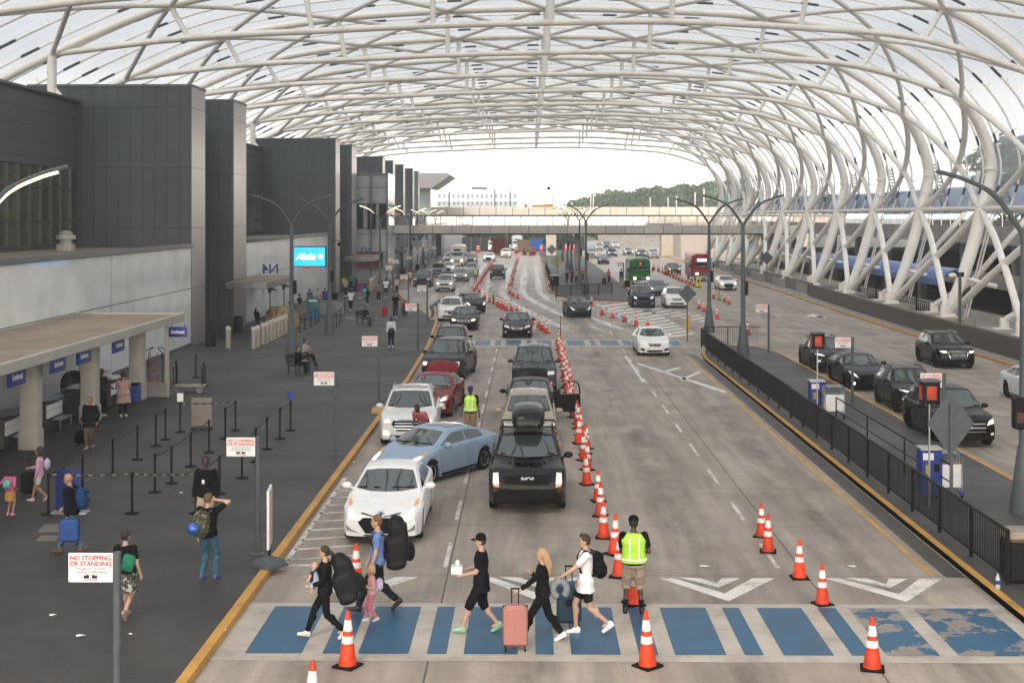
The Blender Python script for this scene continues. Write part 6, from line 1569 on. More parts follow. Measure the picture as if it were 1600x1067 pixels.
# --- crosswalk group
p = person(508, 998, 88, 'woman with long dark hair walking in black, carrying a baby on her front', 1.68, skin=SK_L, hair=HB, hairstyle='pony', top=KB, bottom=KB, sleeve='long', legs='tight', shoes=(.62, .6, .56), feet=walk(.36), hands=[(.10, .25, 1.15), (-.10, .26, 1.02)], fem=True, vox=.014, coat=True)
def attached(parent_p, mb, name, label, cat, mm, col=None, group=None, sm=50):
    """a thing of its own placed in a person's space"""
    o = mb.build(name, mm, None, sm, col); o.matrix_world = parent_p.matrix_basis.copy(); tag(o, label, cat, group); return o
# baby
bp = parent_p = p
by = tag(empty('person', p.location, p.rotation_euler.z), 'bald baby in white and blue clothes carried against the woman in black', 'person'); by.scale = p.scale
B = MB(); B.ball((0, .185, 1.37), (.074, .078, .085), 14, 10); B.ball((0, .26, 1.36), (.01, .014, .014), 6, 5); capsule(B, (0, .17, 1.28), (0, .16, 1.12), .085, .09); 
for sx in (-1, 1): capsule(B, (sx * .07, .25, 1.22), (sx * .13, .31, 1.13), .032, .026); capsule(B, (sx * .06, .17, 1.08), (sx * .14, .24, 1.02), .05, .04); capsule(B, (sx * .14, .24, 1.02), (sx * .14, .22, .92), .036, .028); capsule(B, (sx * .14, .22, .92), (sx * .14, .26, .90), .027, .022); capsule(B, (sx * .13, .31, 1.13), (sx * .13, .34, 1.11), .02, .014)
remeshed(B, 'body', M['skin'], by, .014, 2, SK_L)
B = MB(); capsule(B, (0, .17, 1.27), (0, .16, 1.11), .095, .10)
for sx in (-1, 1): capsule(B, (sx * .06, .17, 1.08), (sx * .14, .24, 1.02), .056, .046)
remeshed(B, 'baby_clothes', M['cloth'], by, .014, 2, (.35, .42, .5))
MB().box((0, .235, 1.17), (.2, .08, .24), .035).build('baby_carrier', M['cloth'], by, 40, (.02, .02, .022))
for sx in (-1, 1): MB().tube([(sx * .09, .24, 1.26), (sx * .14, .10, 1.38), (sx * .13, 0, 1.44)], .018, 6).build('carrier_strap', M['cloth'], by, 40, (.02, .02, .022))
def gear_bag(pp, label, c=(0, -.37, 1.14), r=(.22, .26, .41), tilt=-22):
    t = tag(empty('car_seat_bag', pp.location, pp.rotation_euler.z), label, 'bag', 'big black gear bags'); t.scale = pp.scale
    mb = MB().at(c, rx=R(tilt)); mb.box((0, .02, -.10), (r[0] * 2, r[1] * 1.75, r[2] * 1.3), .09); mb.box((0, -.05, .10), (r[0] * 1.8, r[1] * 1.3, r[2] * 1.5), .09); mb.ball((0, -.02, .36), (r[0] * .8, r[1] * .62, .14), 14, 10); mb.ball((.12, -.2, -.2), (.14, .12, .2), 10, 8); mb.ball((-.14, .05, -.36), (.14, .2, .1), 10, 8)
    remeshed(mb, 'bag_body', mat('black_nylon', (.006, .006, .007), .55, bump=.9, bscale=7, var=.3, spec=.2), t, .025, 3)
    for sx in (-1, 1): MB().tube([(sx * .1, -.12, 1.40), (sx * .14, .06, 1.46), (sx * .15, .13, 1.32), (sx * .13, .02, 1.05), (sx * .1, -.14, 1.0)], .02, 6).build('shoulder_strap', M['black'], t)
    MB().at(c).box((.1, -.02, r[2] * .78), (.10, .04, .03), .01).build('luggage_tag', M['reflect'], t)
gear_bag(p, 'bulky black car seat bag on the back of the woman carrying the baby')
p = person(590, 955, 84, 'man with short ginger hair and beard in a light blue T-shirt, walking', 1.86, skin=SK_L, hair=(.16, .08, .035), top=(.14, .22, .44), bottom=(.012, .014, .02), feet=walk(.36, lead=1), hands=[(.24, .18, .80), (-.26, .12, .82)], vox=.014, shoes=KB)
B = MB(); B.m = Matrix.Identity(4)
gear_bag(p, 'bulky black car seat bag on the back of the man in the light blue T-shirt', (0, -.35, 1.24), (.22, .25, .40), -6)
p = person(581, 970, 80, 'little blonde girl in pink trousers holding the hand of the man in blue', 1.02, skin=SK_L, hair=HBL, hairstyle='bob', top=(.55, .28, .30), bottom=(.50, .17, .22), feet=[(.07, .15, .0), (-.07, -.15, .04, -20)], hands=[(.10, .28, 1.10), (-.2, .2, 1.15)], child=True, vox=.014, sleeve='short')
bk = MB(); bk.box((0, -.25, 1.18), (.30, .22, .42), .09)
o = attached(p, bk, 'childs_backpack', 'pale lilac backpack with magenta trim on the little blonde girl', 'backpack', M['cloth'], (.55, .45, .68))
p = person(752, 988, 90, 'young man in black cap, black T-shirt and black shorts carrying a white box', 1.80, skin=SK_L, hair=HB, top=KB, bottom=KB, legs='knee', shoes=(.24, .42, .27), feet=[(.07, -.30, .06, -30), (-.07, .34, 0, 8)], hands=[(.14, .34, 1.06), (-.12, .33, 1.05)], cap=KB, vox=.012, long_top=.02)
bx_ = attached(p, MB().box((0, .43, 1.12), (.26, .2, .13), .01).box((-.02, .42, 1.24), (.1, .08, .12), .03), 'takeaway_box', 'white takeaway box held by the young man in the black cap', 'box', M['reflect'])
p = person(848, 1002, 88, 'woman with long wavy blonde hair in black top and trousers, walking', 1.67, skin=SK_L, hair=HBL, hairstyle='wavy', top=KB, bottom=KB, sleeve='long', legs='long', shoes=(.75, .75, .75), feet=[(.07, -.36, .05, -25), (-.07, .40, .0, 5)], hands=[(.06, .22, 1.28), (-.26, .50, .98)], fem=True, vox=.0125)
blonde = p
p = person(915, 990, 88, 'young man in white T-shirt and black shorts looking left, walking', 1.82, skin=SK_L, hair=HB, hairstyle='quiff', top=(.75, .75, .75), bottom=KB, legs='short', shoes=(.75, .75, .76), feet=[(.07, .16, .0, 0), (-.07, -.40, .12, -35)], hands=[(.22, .10, .86), (-.24, .50, 1.02)], vox=.012, long_top=.02, socks=None)
wman = p
def backpack(pp, col, label, c=(0, -.22, 1.22), d=(.30, .2, .46), pocket=True, sc=1):
    t = tag(empty('backpack', pp.location, pp.rotation_euler.z), label, 'backpack'); t.scale = pp.scale
    mb = MB().at(c, rx=R(-6)); mb.box((0, 0, 0), d, .09); mb.ball((0, -.02, -.08), (d[0] * .5, d[1] * .62, d[2] * .38), 14, 10)
    remeshed(mb, 'bag_body', M['cloth'], t, .018, 3, col)
    if pocket: MB().at(c).box((0, -d[1] * .62, -.09), (d[0] * .7, .06, .17), .03).build('front_pocket', M['cloth'], t, 40, tuple(x * .7 for x in col))
    for sx in (-1, 1): MB().tube([(sx * .10, c[1] + .06, c[2] + .2), (sx * .13, .03, c[2] + .27), (sx * .14, .135, c[2] + .10), (sx * .13, .10, c[2] - .1), (sx * .11, c[1] + .07, c[2] - .18)], .02, 6).build('shoulder_strap', M['cloth'], t, 40, tuple(x * .6 for x in col))
    return t
backpack(wman, KB, 'black backpack worn by the young man in the white T-shirt')
def suitcase(px, py, h, w_, d, col, label, rz=0.0, z=0.0, loc=None, handle=.35, ribs=4, name='suitcase', badge=False, soft=False):
    g_ = Vector(loc) if loc else G(px, py, z)
    t = tag(empty(name, g_, rz), label, 'suitcase')
    sh_ = MB().box((0, 0, h / 2 + .05), (w_, d, h - .06), .06).build('shell', M['plastic'] if not soft else M['cloth'], t, 40, col)
    mb = MB()
    for k in range(ribs): mb.box((-w_ * .36 + w_ * .72 * k / max(1, ribs - 1), -d / 2 - .002, h / 2 + .05), (w_ * .07, .014, h * .72), .005)
    if ribs: mb.build('ribs', M['plastic'], sh_, 40, tuple(min(1, c * 1.12) for c in col))
    MB().box((0, 0, h / 2 + .05), (w_ + .004, .014, h - .09), .005).build('zip_seam', M['black'], sh_)
    if badge: MB().lathe([(.075, 0), (.075, .012)], (0, -d / 2 - .012, h * .6), 18, 'y').build('badge', M['black'], sh_)
    for x in (-1, 1):
        for y in (-1, 1): MB().lathe([(.012, -.014), (.028, -.012), (.028, .012), (.012, .014)], (x * (w_ / 2 - .05), y * (d / 2 - .04), .03), 10, 'x').build('caster', M['rubber'], t)
    if handle:
        mb = MB()
        for x in (-.06, .06): mb.tube([(x, d * .2, h), (x, d * .2, h + handle)], .011, 6)
        mb.box((0, d * .2, h + handle), (.17, .03, .03), .01); mb.build('pull_handle', M['rubber'], t)
    return t
suitcase(805, 1015, .78, .44, .29, (.38, .16, .135), 'rose pink hard shell suitcase pulled by the blonde woman', .05, ribs=4, handle=.28)
suitcase(889, 978, .80, .46, .30, (.006, .045, .075), 'dark teal hard shell suitcase pulled by the man in the white T-shirt', .0, ribs=3, handle=.30, badge=True)
# neck pillow hanging behind the blonde woman
mb = MB(); mb.tube([(.03 + .12 * math.cos(q), -.34, .98 + .13 * math.sin(q)) for q in [R(a) for a in range(-60, 241, 25)]], [.055] * 13, 10)
mb2 = MB(); mb2.at((0, 0, 0)); mb2.tube([(0, -.32 + .13 * math.cos(q), .98 + .15 * math.sin(q)) for q in [R(a) for a in range(-70, 231, 25)]], [.065] * 13, 10)
attached(blonde, mb2, 'neck_pillow', 'grey neck pillow clipped to the bag of the blonde woman', 'pillow', M['cloth'], (.2, .22, .24))
# hi-vis officer from behind
p = person(990, 958, 180, 'traffic officer seen from behind in yellow safety vest, khaki shorts and black cap', 1.86, skin=SK_B, hair=HK, top=KB, bottom=(.34, .27, .20), legs='knee', shoes=KB, feet=[(.15, 0, 0), (-.15, .04, 0)], hands=[(.20, .22, 1.06), (-.14, .26, 1.08)], build=1.22, vox=.012, cap=KB, vest=True, socks=KB)
p = person(735, 686, 2, 'traffic officer facing the camera in yellow vest, khaki trousers and blue cap', 1.80, skin=SK_B, hair=HK, top=KB, bottom=(.24, .16, .09), feet=[(.12, .05, 0), (-.12, 0, 0)], hands=[(.30, .05, .80), (-.30, .05, .80)], build=1.15, vox=.014, cap=(.02, .03, .12), vest=True)
p = person(0, 0, 25, 'man in a pink shirt bending over behind the light blue sedan', 1.80, loc=(-3.35, 43.0, 0), skin=SK_B, hair=HK, top=(.40, .12, .12), bottom=(.03, .03, .05), hands=[(.16, .40, 1.0), (-.2, .42, 1.0)], lean=38, head_tilt=30, vox=.016)
# --- pavement, left
ZP = .13
p = person(322, 838, 8, 'security man in black long sleeved polo and khaki trousers facing the camera', 1.88, z=ZP, skin=SK_B, hair=HK, top=KB, bottom=(.42, .34, .25), sleeve='long', feet=[(.12, 0, 0), (-.12, 0, 0)], hands=[(.28, .06, .80), (-.27, .04, .80)], vox=.013, build=1.08, head_turn=-12)
attached(p, MB().box((.0, .17, 1.22), (.06, .012, .09), .004), 'name_badge', 'white name card clipped on the black polo of the security man', 'badge', M['reflect'])
p = person(325, 905, 196, 'man in black T-shirt and jeans seen from behind holding a phone to his ear', 1.78, z=ZP, skin=SK_L, hair=(.12, .065, .03), top=KB, bottom=(.045, .11, .16), feet=[(.13, .08, 0), (-.14, 0, 0)], hands=[(.13, .10, 1.60), (-.26, .06, .82)], vox=.0125, arms_pole=[(1, .1, -.3), (-.4, -1, -.2)], shoes=(.05, .10, .25), build=1.08)
camo, n, l, b = new_mat('camouflage_cloth'); q = n.new('ShaderNodeTexCoord').outputs['Object']
l.new(rgbmix(n, l, ramp(n, l, noise(n, l, 16, 2, q), .48, 0.0, .52, 1.0), ramp(n, l, noise(n, l, 11, 2, q), .47, (.17, .14, .08), .5, (.07, .08, .035)), (.03, .028, .018)), b.inputs['Base Color']); b.inputs['Roughness'].default_value = .85
bpk = backpack(p, (.1, .1, .05), 'camouflage backpack with a blue helmet strapped on, on the man with the phone', c=(-.02, -.24, 1.18), d=(.34, .24, .52))
bpk.children[0].data.materials[0] = camo
hm_ = MB(); hm_.ball((-.08, -.45, 1.12), (.13, .12, .12), 14, 10); o = hm_.build('helmet', mat('glossy_blue', (.01, .08, .4), .2, coat=1), bpk)
p = person(196, 968, 188, 'woman with hair up in black T-shirt and camouflage skirt walking away', 1.66, z=ZP, skin=SK_L, hair=HB, hairstyle='bun', top=KB, bottom=(.2, .2, .18), skirt='skirt', legs='bare', feet=[(.07, -.20, .12, -50), (-.07, .22, 0, 5)], hands=[(.30, .02, .90), (-.26, .15, .90)], vox=.013, build=1.2, fem=True, shoes=(.3, .2, .15))
cm2 = camo.copy(); cm2.name = 'grey_camouflage_cloth'
for nd in cm2.node_tree.nodes:
    if nd.type == 'VALTORGB' and nd.color_ramp.elements[0].color[0] > .1: nd.color_ramp.elements[0].color = (.42, .42, .38, 1); nd.color_ramp.elements[1].color = (.14, .14, .12, 1)
for c in p.children:
    if c.name.startswith('skirt'): c.data.materials[0] = cm2; c.scale = (1, 1, 1)
attached(p, MB().at((.14, -.17, 1.16), ry=R(14)).box((0, 0, 0), (.26, .10, .34), .05), 'shoulder_bag', 'green patterned bag on the back of the woman in the camouflage skirt', 'bag', M['cloth'], (.02, .16, .09))
p = person(112, 866, 95, 'balding man in black sweater and jeans carrying a blue suitcase', 1.80, z=ZP, skin=SK_T, hair=(.08, .05, .04), hairstyle='bald', top=KB, bottom=(.09, .17, .25), sleeve='long', feet=walk(.30), hands=[(.22, .26, .95), (-.27, -.02, .82)], vox=.013, build=1.12, shoes=(.12, .05, .03), lean=5)
backpack(p, (.012, .05, .13), 'navy blue backpack worn by the balding man with the blue suitcase')
suitcase(122, 852, .56, .42, .24, (.035, .085, .26), 'blue fabric suitcase hanging from the hand of the balding man', .1, loc=tuple(G(119, 866, ZP) + Vector((0, -.42, .30))), ribs=0, handle=0, soft=True)
p = person(62, 783, 80, 'girl with black hair in a pink patterned top and white shorts walking', 1.38, z=ZP, skin=SK_T, hair=HK, hairstyle='bob', top=(.55, .32, .42), bottom=(.62, .58, .5), sleeve='long', legs='short', feet=walk(.24), hands=[(.12, .32, 1.1), (-.22, .1, .85)], child=True, vox=.014, shoes=(.6, .4, .38))
attached(p, MB().box((0, -.24, 1.24), (.28, .2, .38), .09), 'childs_backpack', 'lilac backpack worn by the girl in white shorts', 'backpack', M['cloth'], (.48, .42, .62))
suitcase(45, 775, .62, .40, .26, KB, 'black suitcase in front of the girl in white shorts', .0, z=ZP, handle=.35, ribs=0, soft=True)
p = person(16, 805, 195, 'small girl with black hair in pink top and mustard skirt from behind', 1.16, z=ZP, skin=SK_T, hair=HK, hairstyle='bob', top=(.55, .12, .26), bottom=(.45, .26, .07), skirt='skirt', legs='bare', sleeve='long', child=True, vox=.015, hands=[(.2, .1, 1.0), (-.36, .2, 1.15)], shoes=(.6, .3, .38))
attached(p, MB().box((0, -.22, 1.22), (.30, .2, .36), .09), 'childs_backpack', 'mint and yellow backpack on the small girl in the mustard skirt', 'backpack', M['cloth'], (.18, .45, .42))
p = person(141, 700, 10, 'woman with short copper hair in a loose black jacket pulling a small black case', 1.66, z=ZP, skin=SK_T, hair=(.22, .05, .02), hairstyle='short', top=KB, bottom=(.13, .085, .055), sleeve='long', legs='long', build=1.3, hands=[(.30, .0, .85), (-.28, .05, .88)], vox=.016, long_top=.04, shoes=(.4, .25, .2), feet=[(.05, .15, 0), (-.06, -.12, .04)])
suitcase(127, 697, .48, .38, .24, KB, 'small black wheeled case beside the copper haired woman', -.2, z=ZP, handle=.42, ribs=0, soft=True)
p = person(193, 651, 150, 'woman in a long floral pink blouse standing at the check-in counter', 1.64, z=ZP, skin=SK_T, hair=(.05, .02, .012), hairstyle='afro', top=(.42, .28, .25), bottom=KB, sleeve='short', long_top=.22, build=1.3, hands=[(.2, .34, 1.1), (-.2, .34, 1.1)], vox=.018)
p = person(158, 650, -60, 'counter agent in dark uniform and red brown cap behind the check-in desk', 1.76, z=ZP, skin=SK_B, hair=HK, top=(.012, .016, .03), bottom=KB, hands=[(.2, .36, 1.05), (-.2, .36, 1.05)], vox=.018, cap=(.12, .03, .02))
# benches and sitters
def bench(px, py, rz, label, ln=1.9):
    t = tag(empty('bench', G(px, py, ZP), rz), label, 'bench', 'black pavement benches')
    mb = MB()
    for k in range(5): mb.box((0, -.2 + .1 * k, .44), (ln, .08, .03), .008)
    mb.build('seat', M['black'], t)
    mb = MB()
    for k in range(4): mb.box((0, .25 + .03 * k, .55 + .1 * k), (ln, .025, .08), .008)
    mb.build('backrest', M['black'], t)
    for x in (-ln / 2 + .08, 0, ln / 2 - .08):
        MB().tube([(x, -.22, 0), (x, -.2, .42), (x, .2, .42), (x, .36, .9)], .03, 6).build('leg', M['black'], t); MB().tube([(x, .2, .42), (x, .22, 0)], .03, 6).build('leg', M['black'], t)
    return t
bench(473, 582, R(65), 'black slatted bench carrying two seated people beside the tall grey post')
bench(571, 505, R(70), 'black slatted bench farther back with one seated person')
SEAT = dict(hip=.52, seat=-.02, feet=[(.1, .46, 0), (-.12, .40, 0)], hands=[(.12, .30, .66), (-.12, .30, .66)])
person(466, 584, -68, 'seated person in black on the near bench, left one', 1.74, z=ZP, skin=SK_T, hair=HK, top=KB, bottom=KB, sleeve='long', vox=.02, shoes=KB, **SEAT)
person(477, 571, -72, 'seated person in black and white top with legs stretched on the near bench', 1.74, z=ZP, skin=SK_T, hair=HK, hairstyle='afro', top=(.35, .34, .33), bottom=KB, vox=.02, shoes=KB, hip=.52, seat=-.02, feet=[(.1, .6, .05), (-.12, .5, 0)], hands=[(.12, .30, .8), (-.12, .20, 1.0)])
person(571, 508, -50, 'seated person in dark clothes on the farther bench', 1.74, z=ZP, skin=SK_T, hair=HK, top=KB, bottom=(.06, .06, .07), sleeve='long', vox=.024, shoes=KB, **SEAT)
FARP = [
 (611, 543, 176, 'person in white shirt and dark trousers seen from behind on the pavement', dict(top=(.6, .6, .66), bottom=(.012, .016, .035), skin=SK_B, hair=HK, sleeve='long', shoes=(.6, .5, .5), h=1.76)),
 (618, 496, 4, 'man in black T-shirt walking towards the camera between two cases', dict(top=KB, bottom=(.015, .02, .035), skin=SK_T, hair=HK, cap=(.2, .2, .2), h=1.82, hands=[(.32, .0, .85), (-.32, .0, .85)])),
 (674, 499, -80, 'man in blue and red shirt bending over the white crossover at the kerb', dict(top=(.10, .16, .34), bottom=(.2, .14, .09), skin=SK_T, hair=HK, lean=55, hands=[(.2, .45, .75), (-.2, .5, .75)], h=1.76)),
 (548, 486, 170, 'person in white T-shirt and black trousers walking away past the queue posts', dict(top=(.62, .60, .66), bottom=KB, skin=SK_B, hair=HK, hairstyle='pony', shoes=(.7, .7, .7), feet=walk(.25), h=1.72)),
 (563, 466, 15, 'person in purple dress carrying a turquoise bag', dict(top=(.12, .035, .15), bottom=(.12, .035, .15), long_top=.25, skin=SK_T, hair=HK, h=1.68, legs='bare')),
 (575, 476, 120, 'person with very long fair hair in black behind the farther bench', dict(top=KB, bottom=KB, sleeve='long', skin=SK_T, hair=(.2, .12, .06), hairstyle='long', fem=True, h=1.68)),
 (603, 465, 178, 'person in white T-shirt and navy shorts walking near the tall post', dict(top=(.66, .66, .72), bottom=(.02, .03, .07), legs='knee', skin=SK_B, hair=HK, hairstyle='afro', shoes=(.7, .7, .7), h=1.78)),
 (620, 460, 170, 'pale clothed person with black shoulder bag beside the far sign post', dict(top=(.42, .38, .30), bottom=KB, skin=SK_T, hair=HB, h=1.7)),
 (629, 440, 0, 'tall person all in black among the far sign boards', dict(top=KB, bottom=KB, sleeve='long', skin=SK_B, hair=HK, h=1.8)),
 (665, 422, 60, 'person in white shirt near the distant pale bollards', dict(top=(.5, .5, .5), bottom=(.1, .1, .1), skin=SK_B, hair=HK, h=1.75)),
 (604, 432, 0, 'dark clothed person under the farthest left sign board', dict(top=(.1, .08, .1), bottom=KB, skin=SK_B, hair=HK, h=1.7)),
 (393, 500, 60, 'person in dark clothes at the glass doors left of the tarpaulin', dict(top=KB, bottom=KB, sleeve='long', skin=SK_B, hair=HK, h=1.75)),
 (403, 512, 20, 'person in black crouching beside the pale bollards', dict(top=KB, bottom=KB, sleeve='long', skin=SK_B, hair=HK, h=1.4, lean=30)),
 (468, 497, 120, 'person in dark vest with white sleeves at the second queue', dict(top=(.02, .02, .02), bottom=KB, skin=SK_T, hair=HK, h=1.8)),
 (484, 486, 10, 'agent in dark clothes at the far counter, left one', dict(top=(.08, .06, .07), bottom=KB, skin=SK_B, hair=HK, h=1.75)),
 (497, 484, -20, 'person with white and red bundle at the far counter', dict(top=(.45, .3, .3), bottom=KB, skin=SK_T, hair=HK, h=1.7)),
 (508, 483, 10, 'agent in blue shirt at the far counter', dict(top=(.03, .05, .2), bottom=KB, skin=SK_T, hair=HK, h=1.75)),
 (523, 486, 10, 'agent in black at the right end of the far counter', dict(top=KB, bottom=KB, skin=SK_B, hair=HK, h=1.72)),
 (538, 458, 0, 'person with bright yellow green scarf at the entrance under the flat canopy', dict(top=(.5, .55, .1), bottom=(.02, .1, .14), skin=SK_T, hair=HK, h=1.7)),
 (556, 458, 0, 'person in dark clothes at the glass bay left of the purple dress', dict(top=(.05, .05, .05), bottom=KB, skin=SK_T, hair=HK, h=1.7)),
 (592, 471, 160, 'person in grey jacket strolling beyond the white T-shirt walker', dict(top=(.15, .15, .16), bottom=KB, skin=SK_T, hair=HK, h=1.72)),
 (540, 463, 30, 'person in black and white top near the glass bay entrance', dict(top=(.3, .3, .3), bottom=KB, skin=SK_B, hair=HK, h=1.7)),
 (549, 452, 0, 'person in turquoise top at the flat canopy entrance', dict(top=(.02, .3, .35), bottom=KB, skin=SK_T, hair=HK, h=1.66)),
 (616, 447, 30, 'person in brown trousers between the distant sign posts', dict(top=(.3, .3, .33), bottom=(.2, .07, .03), skin=SK_T, hair=HK, h=1.74)),
 (640, 447, 170, 'person in rust red trousers under a distant sign board', dict(top=(.5, .45, .4), bottom=(.25, .05, .02), skin=SK_T, hair=HK, h=1.74)),
 (652, 431, 20, 'person in dark coat beside the farthest bollard row', dict(top=KB, bottom=KB, sleeve='long', skin=SK_T, hair=HK, h=1.7)),
 (612, 424, 0, 'person in red top far along the terminal frontage', dict(top=(.4, .05, .05), bottom=KB, skin=SK_T, hair=HK, h=1.7)),
 (458, 500, 140, 'person in black stooping over an orange bag by the lamp post', dict(top=KB, bottom=(.02, .04, .1), skin=SK_B, hair=HK, lean=35, h=1.7)),
]
for px, py, fc, lb, kw in FARP: person(px, py, fc, lb, kw.pop('h'), z=ZP, vox=.026, group='people along the terminal pavement', **kw)
ROADP = [(743, 442, 0, 'traffic officer in yellow vest at the start of the left dense cone line', dict(top=KB, bottom=(.2, .14, .09), vest=True, h=1.8), 0),
 (709, 413, 0, 'distant traffic officer in yellow vest among the queued cars', dict(top=KB, bottom=(.2, .14, .09), vest=True, h=1.8), 0),
 (733, 402, 0, 'person in dark clothes beside the white shuttle bus', dict(top=(.03, .05, .09), bottom=KB, h=1.8), 0),
 (886, 445, 160, 'seated traveller in black by the island post, leftmost of the group', dict(top=KB, bottom=(.05, .06, .1), h=1.6), ZP),
 (894, 444, 150, 'traveller in dark red top in the group on the far island', dict(top=(.1, .03, .04), bottom=KB, h=1.66), ZP),
 (901, 443, 150, 'traveller in grey top in the group on the far island', dict(top=(.25, .25, .27), bottom=KB, h=1.62), ZP),
 (910, 441, 180, 'traveller in orange vest standing right of the island group', dict(top=(.45, .12, .03), bottom=(.03, .03, .03), h=1.72), ZP),
 (951, 443, -30, 'woman in pink top with dark luggage on the far island', dict(top=(.5, .12, .14), bottom=KB, h=1.66), ZP),
 (971, 446, 150, 'man in dark green shirt and khaki trousers beside the green shuttle bus', dict(top=(.02, .04, .03), bottom=(.3, .23, .16), h=1.84), ZP)]
for px, py, fc, lb, kw, zz in ROADP: person(px, py, fc, lb, kw.pop('h'), z=zz, skin=SK_T, hair=HK, vox=.026, group='people on the roadway and far island', **kw)
for a in ((601, 494, .62, .40, .25, (.45, .012, .03), 'bright red suitcase left of the man in the black T-shirt', 0), (632, 494, .66, .42, .26, (.02, .06, .09), 'teal suitcase right of the man in the black T-shirt', 0),
          (944, 445, .72, .5, .3, (.05, .008, .02), 'maroon suitcase of the woman in pink on the far island', 0), (980, 450, .75, .6, .35, KB, 'big black suitcase beside the man in khaki trousers', 0)):
    suitcase(a[0], a[1], a[2], a[3], a[4], a[5], a[6], 0, z=ZP, ribs=0, soft=True)
g_ = G(634, 494, ZP); tag(MB().ball((0, 0, 0), (.34, .2, .18), 14, 8).build('duffel_bag', M['cloth'], None, 60, (.45, .015, .02)), 'red duffel bag resting on top of the teal suitcase', 'bag').location = (g_.x, g_.y, ZP + .85)
g_ = G(566, 466, ZP); tag(MB().ball((0, 0, 0), (.2, .14, .26), 14, 8).build('carrier_bag', M['plastic'], None, 60, (.02, .42, .55)), 'turquoise carrier bag held by the person in the purple dress', 'bag').location = (g_.x + .25, g_.y - .1, .75)
g_ = G(611, 543, ZP); tag(MB().ball((0, 0, 0), (.2, .1, .18), 14, 8).build('sling_bag', M['plastic'], None, 60, KB), 'round black sling bag on the back of the person in the white shirt', 'bag').location = (g_.x + .05, g_.y - .22, 1.1)
# ================================================================ street furniture
# ---- cones
def cone_proto(h=.93):
    t = empty('traffic_cone')
    MB().box((0, 0, .02), (.40, .40, .04), .015).build('base', M['rubber'], t)
    MB().lathe([(.155, .04), (.15, .07), (.035, h - .02), (.02, h), (.0, h)], n=18).build('cone', M['orange'], t)
    def band(a, b):
        f = lambda z: .15 + (.035 - .15) * (z - .07) / (h - .09)
        MB().lathe([(f(a) + .004, a), (f(b) + .004, b)], n=18).build('reflective_band', M['band'], t)
    band(.40, .52); band(.60, .78)
    return t
cp = cone_proto(); first = [True]
def cone(x, y, lab, grp='cones dividing the lanes', sc=1.0, tilt=0, z=0):
    o = cp if first[0] else copy_tree(cp); first[0] = False
    o.location = (x, y, z); o.rotation_euler = (R(tilt), R(random.uniform(-3, 3)), random.uniform(0, 1.5)); o.scale = (sc, sc, sc * random.uniform(.93, 1.04))
    return tag(o, lab, 'traffic cone', grp)
random.seed(5)
NEAR = [((543, 1041), 'tall orange cone on the crosswalk in front of the woman carrying the baby', 1), ((486, 1132), 'orange cone tip rising from the bottom picture edge', 1),
 ((1012, 1041), 'tall orange cone on the crosswalk in front of the officer in the vest', 1), ((1363, 1045), 'dirty orange cone on the peeling blue stripes at right', 1),
 ((1285, 944), 'dirty dark orange cone touching the crosswalk band at right', .88), ((1249, 903), 'orange cone with a loose black tie left of the right chevron', .92), ((1200, 862), 'front cone of the close pair right of the centre', .92),
 ((1190, 838), 'rear cone of the close pair right of the centre', .92), ((556, 914), 'orange cone behind the woman carrying the baby', 1), ((990, 944), 'orange cone hidden behind the legs of the officer in the vest', 1),
 ((967, 901), 'orange cone just left of the officer in the vest', .98), ((960, 866), 'orange cone left of the officer, with a clean white band', .98), ((943, 840), 'orange cone of the line level with the front bumper of the large black SUV', .95),
 ((938, 806), 'orange cone of the line, second behind the officer', .95), ((935, 783), 'orange cone partly hidden in the line beside the black SUV', .95), ((917, 757), 'orange cone standing left of the line beside the black SUV mirror', .95)]
for (px, py), lb, sc in NEAR:
    p = G(px, py); cone(p.x, p.y, lb, 'foreground cones', sc)
Y = 40.3; k = 0
while Y < 83:
    cone(1.72 + random.uniform(-.09, .09) + (.12 if k % 3 == 0 else 0), Y, 'orange cone of the dense single file line right of the middle lane cars', 'dense cone line beside the middle lane', .95)
    Y += random.uniform(1.0, 1.7); k += 1
CH = [(854, 521), (847, 516), (841.6, 511.6), (831, 507), (823, 500), (815, 495), (808, 490), (799, 486), (791, 485), (786, 482.5), (781.6, 480.6), (777, 478.4), (764.7, 472), (757, 468)]
for i, (px, py) in enumerate(CH):
    p = G(px, py); cone(p.x, p.y, 'orange cone of the curving line sweeping behind the black sedan', 'curving cone line')
for (px, py), lb in (((808.7, 466.6), 'lone orange cone, nearest of three below the right dense line'), ((801.6, 463.4), 'middle of three spaced cones below the right dense line'), ((796.6, 459.6), 'farthest of three spaced cones below the right dense line'),
                     ((741, 455), 'orange cone nearest the distant officer, left'), ((748.7, 457.7), 'orange cone nearest the distant officer, right'), ((742, 449), 'orange cone right at the feet of the distant officer'),
                     ((857.8, 450), 'lone orange cone at the tip of the far island'), ((924, 478), 'orange cone seen over the roof of the dark hybrid hatchback'),
                     ((940.7, 492), 'first gore cone, closest to the dark hybrid hatchback'), ((956.8, 497.5), 'second gore cone right of the dark hybrid hatchback'), ((975.6, 503), 'third gore cone, midway to the white coupe'),
                     ((993.8, 509), 'fourth gore cone just left of the white coupe roof'), ((1012, 512), 'gore cone peeping above the white coupe roof'), ((1092, 482.5), 'left cone of the pair in front of the white compact SUV'),
                     ((1100, 487), 'right cone of the pair in front of the white compact SUV'), ((1115, 466.6), 'orange cone left of the green cone'), ((1132, 472), 'dull orange cone right of the green cone'), ((1139, 476), 'brighter orange cone, rightmost near the green cone'),
                     ((1120, 498.5), 'orange cone behind the island guard rail'), ((1168.5, 523), 'orange cone right of the tall tapered lamp post base')):
    p = G(px, py); cone(p.x, p.y, lb, 'scattered cones')
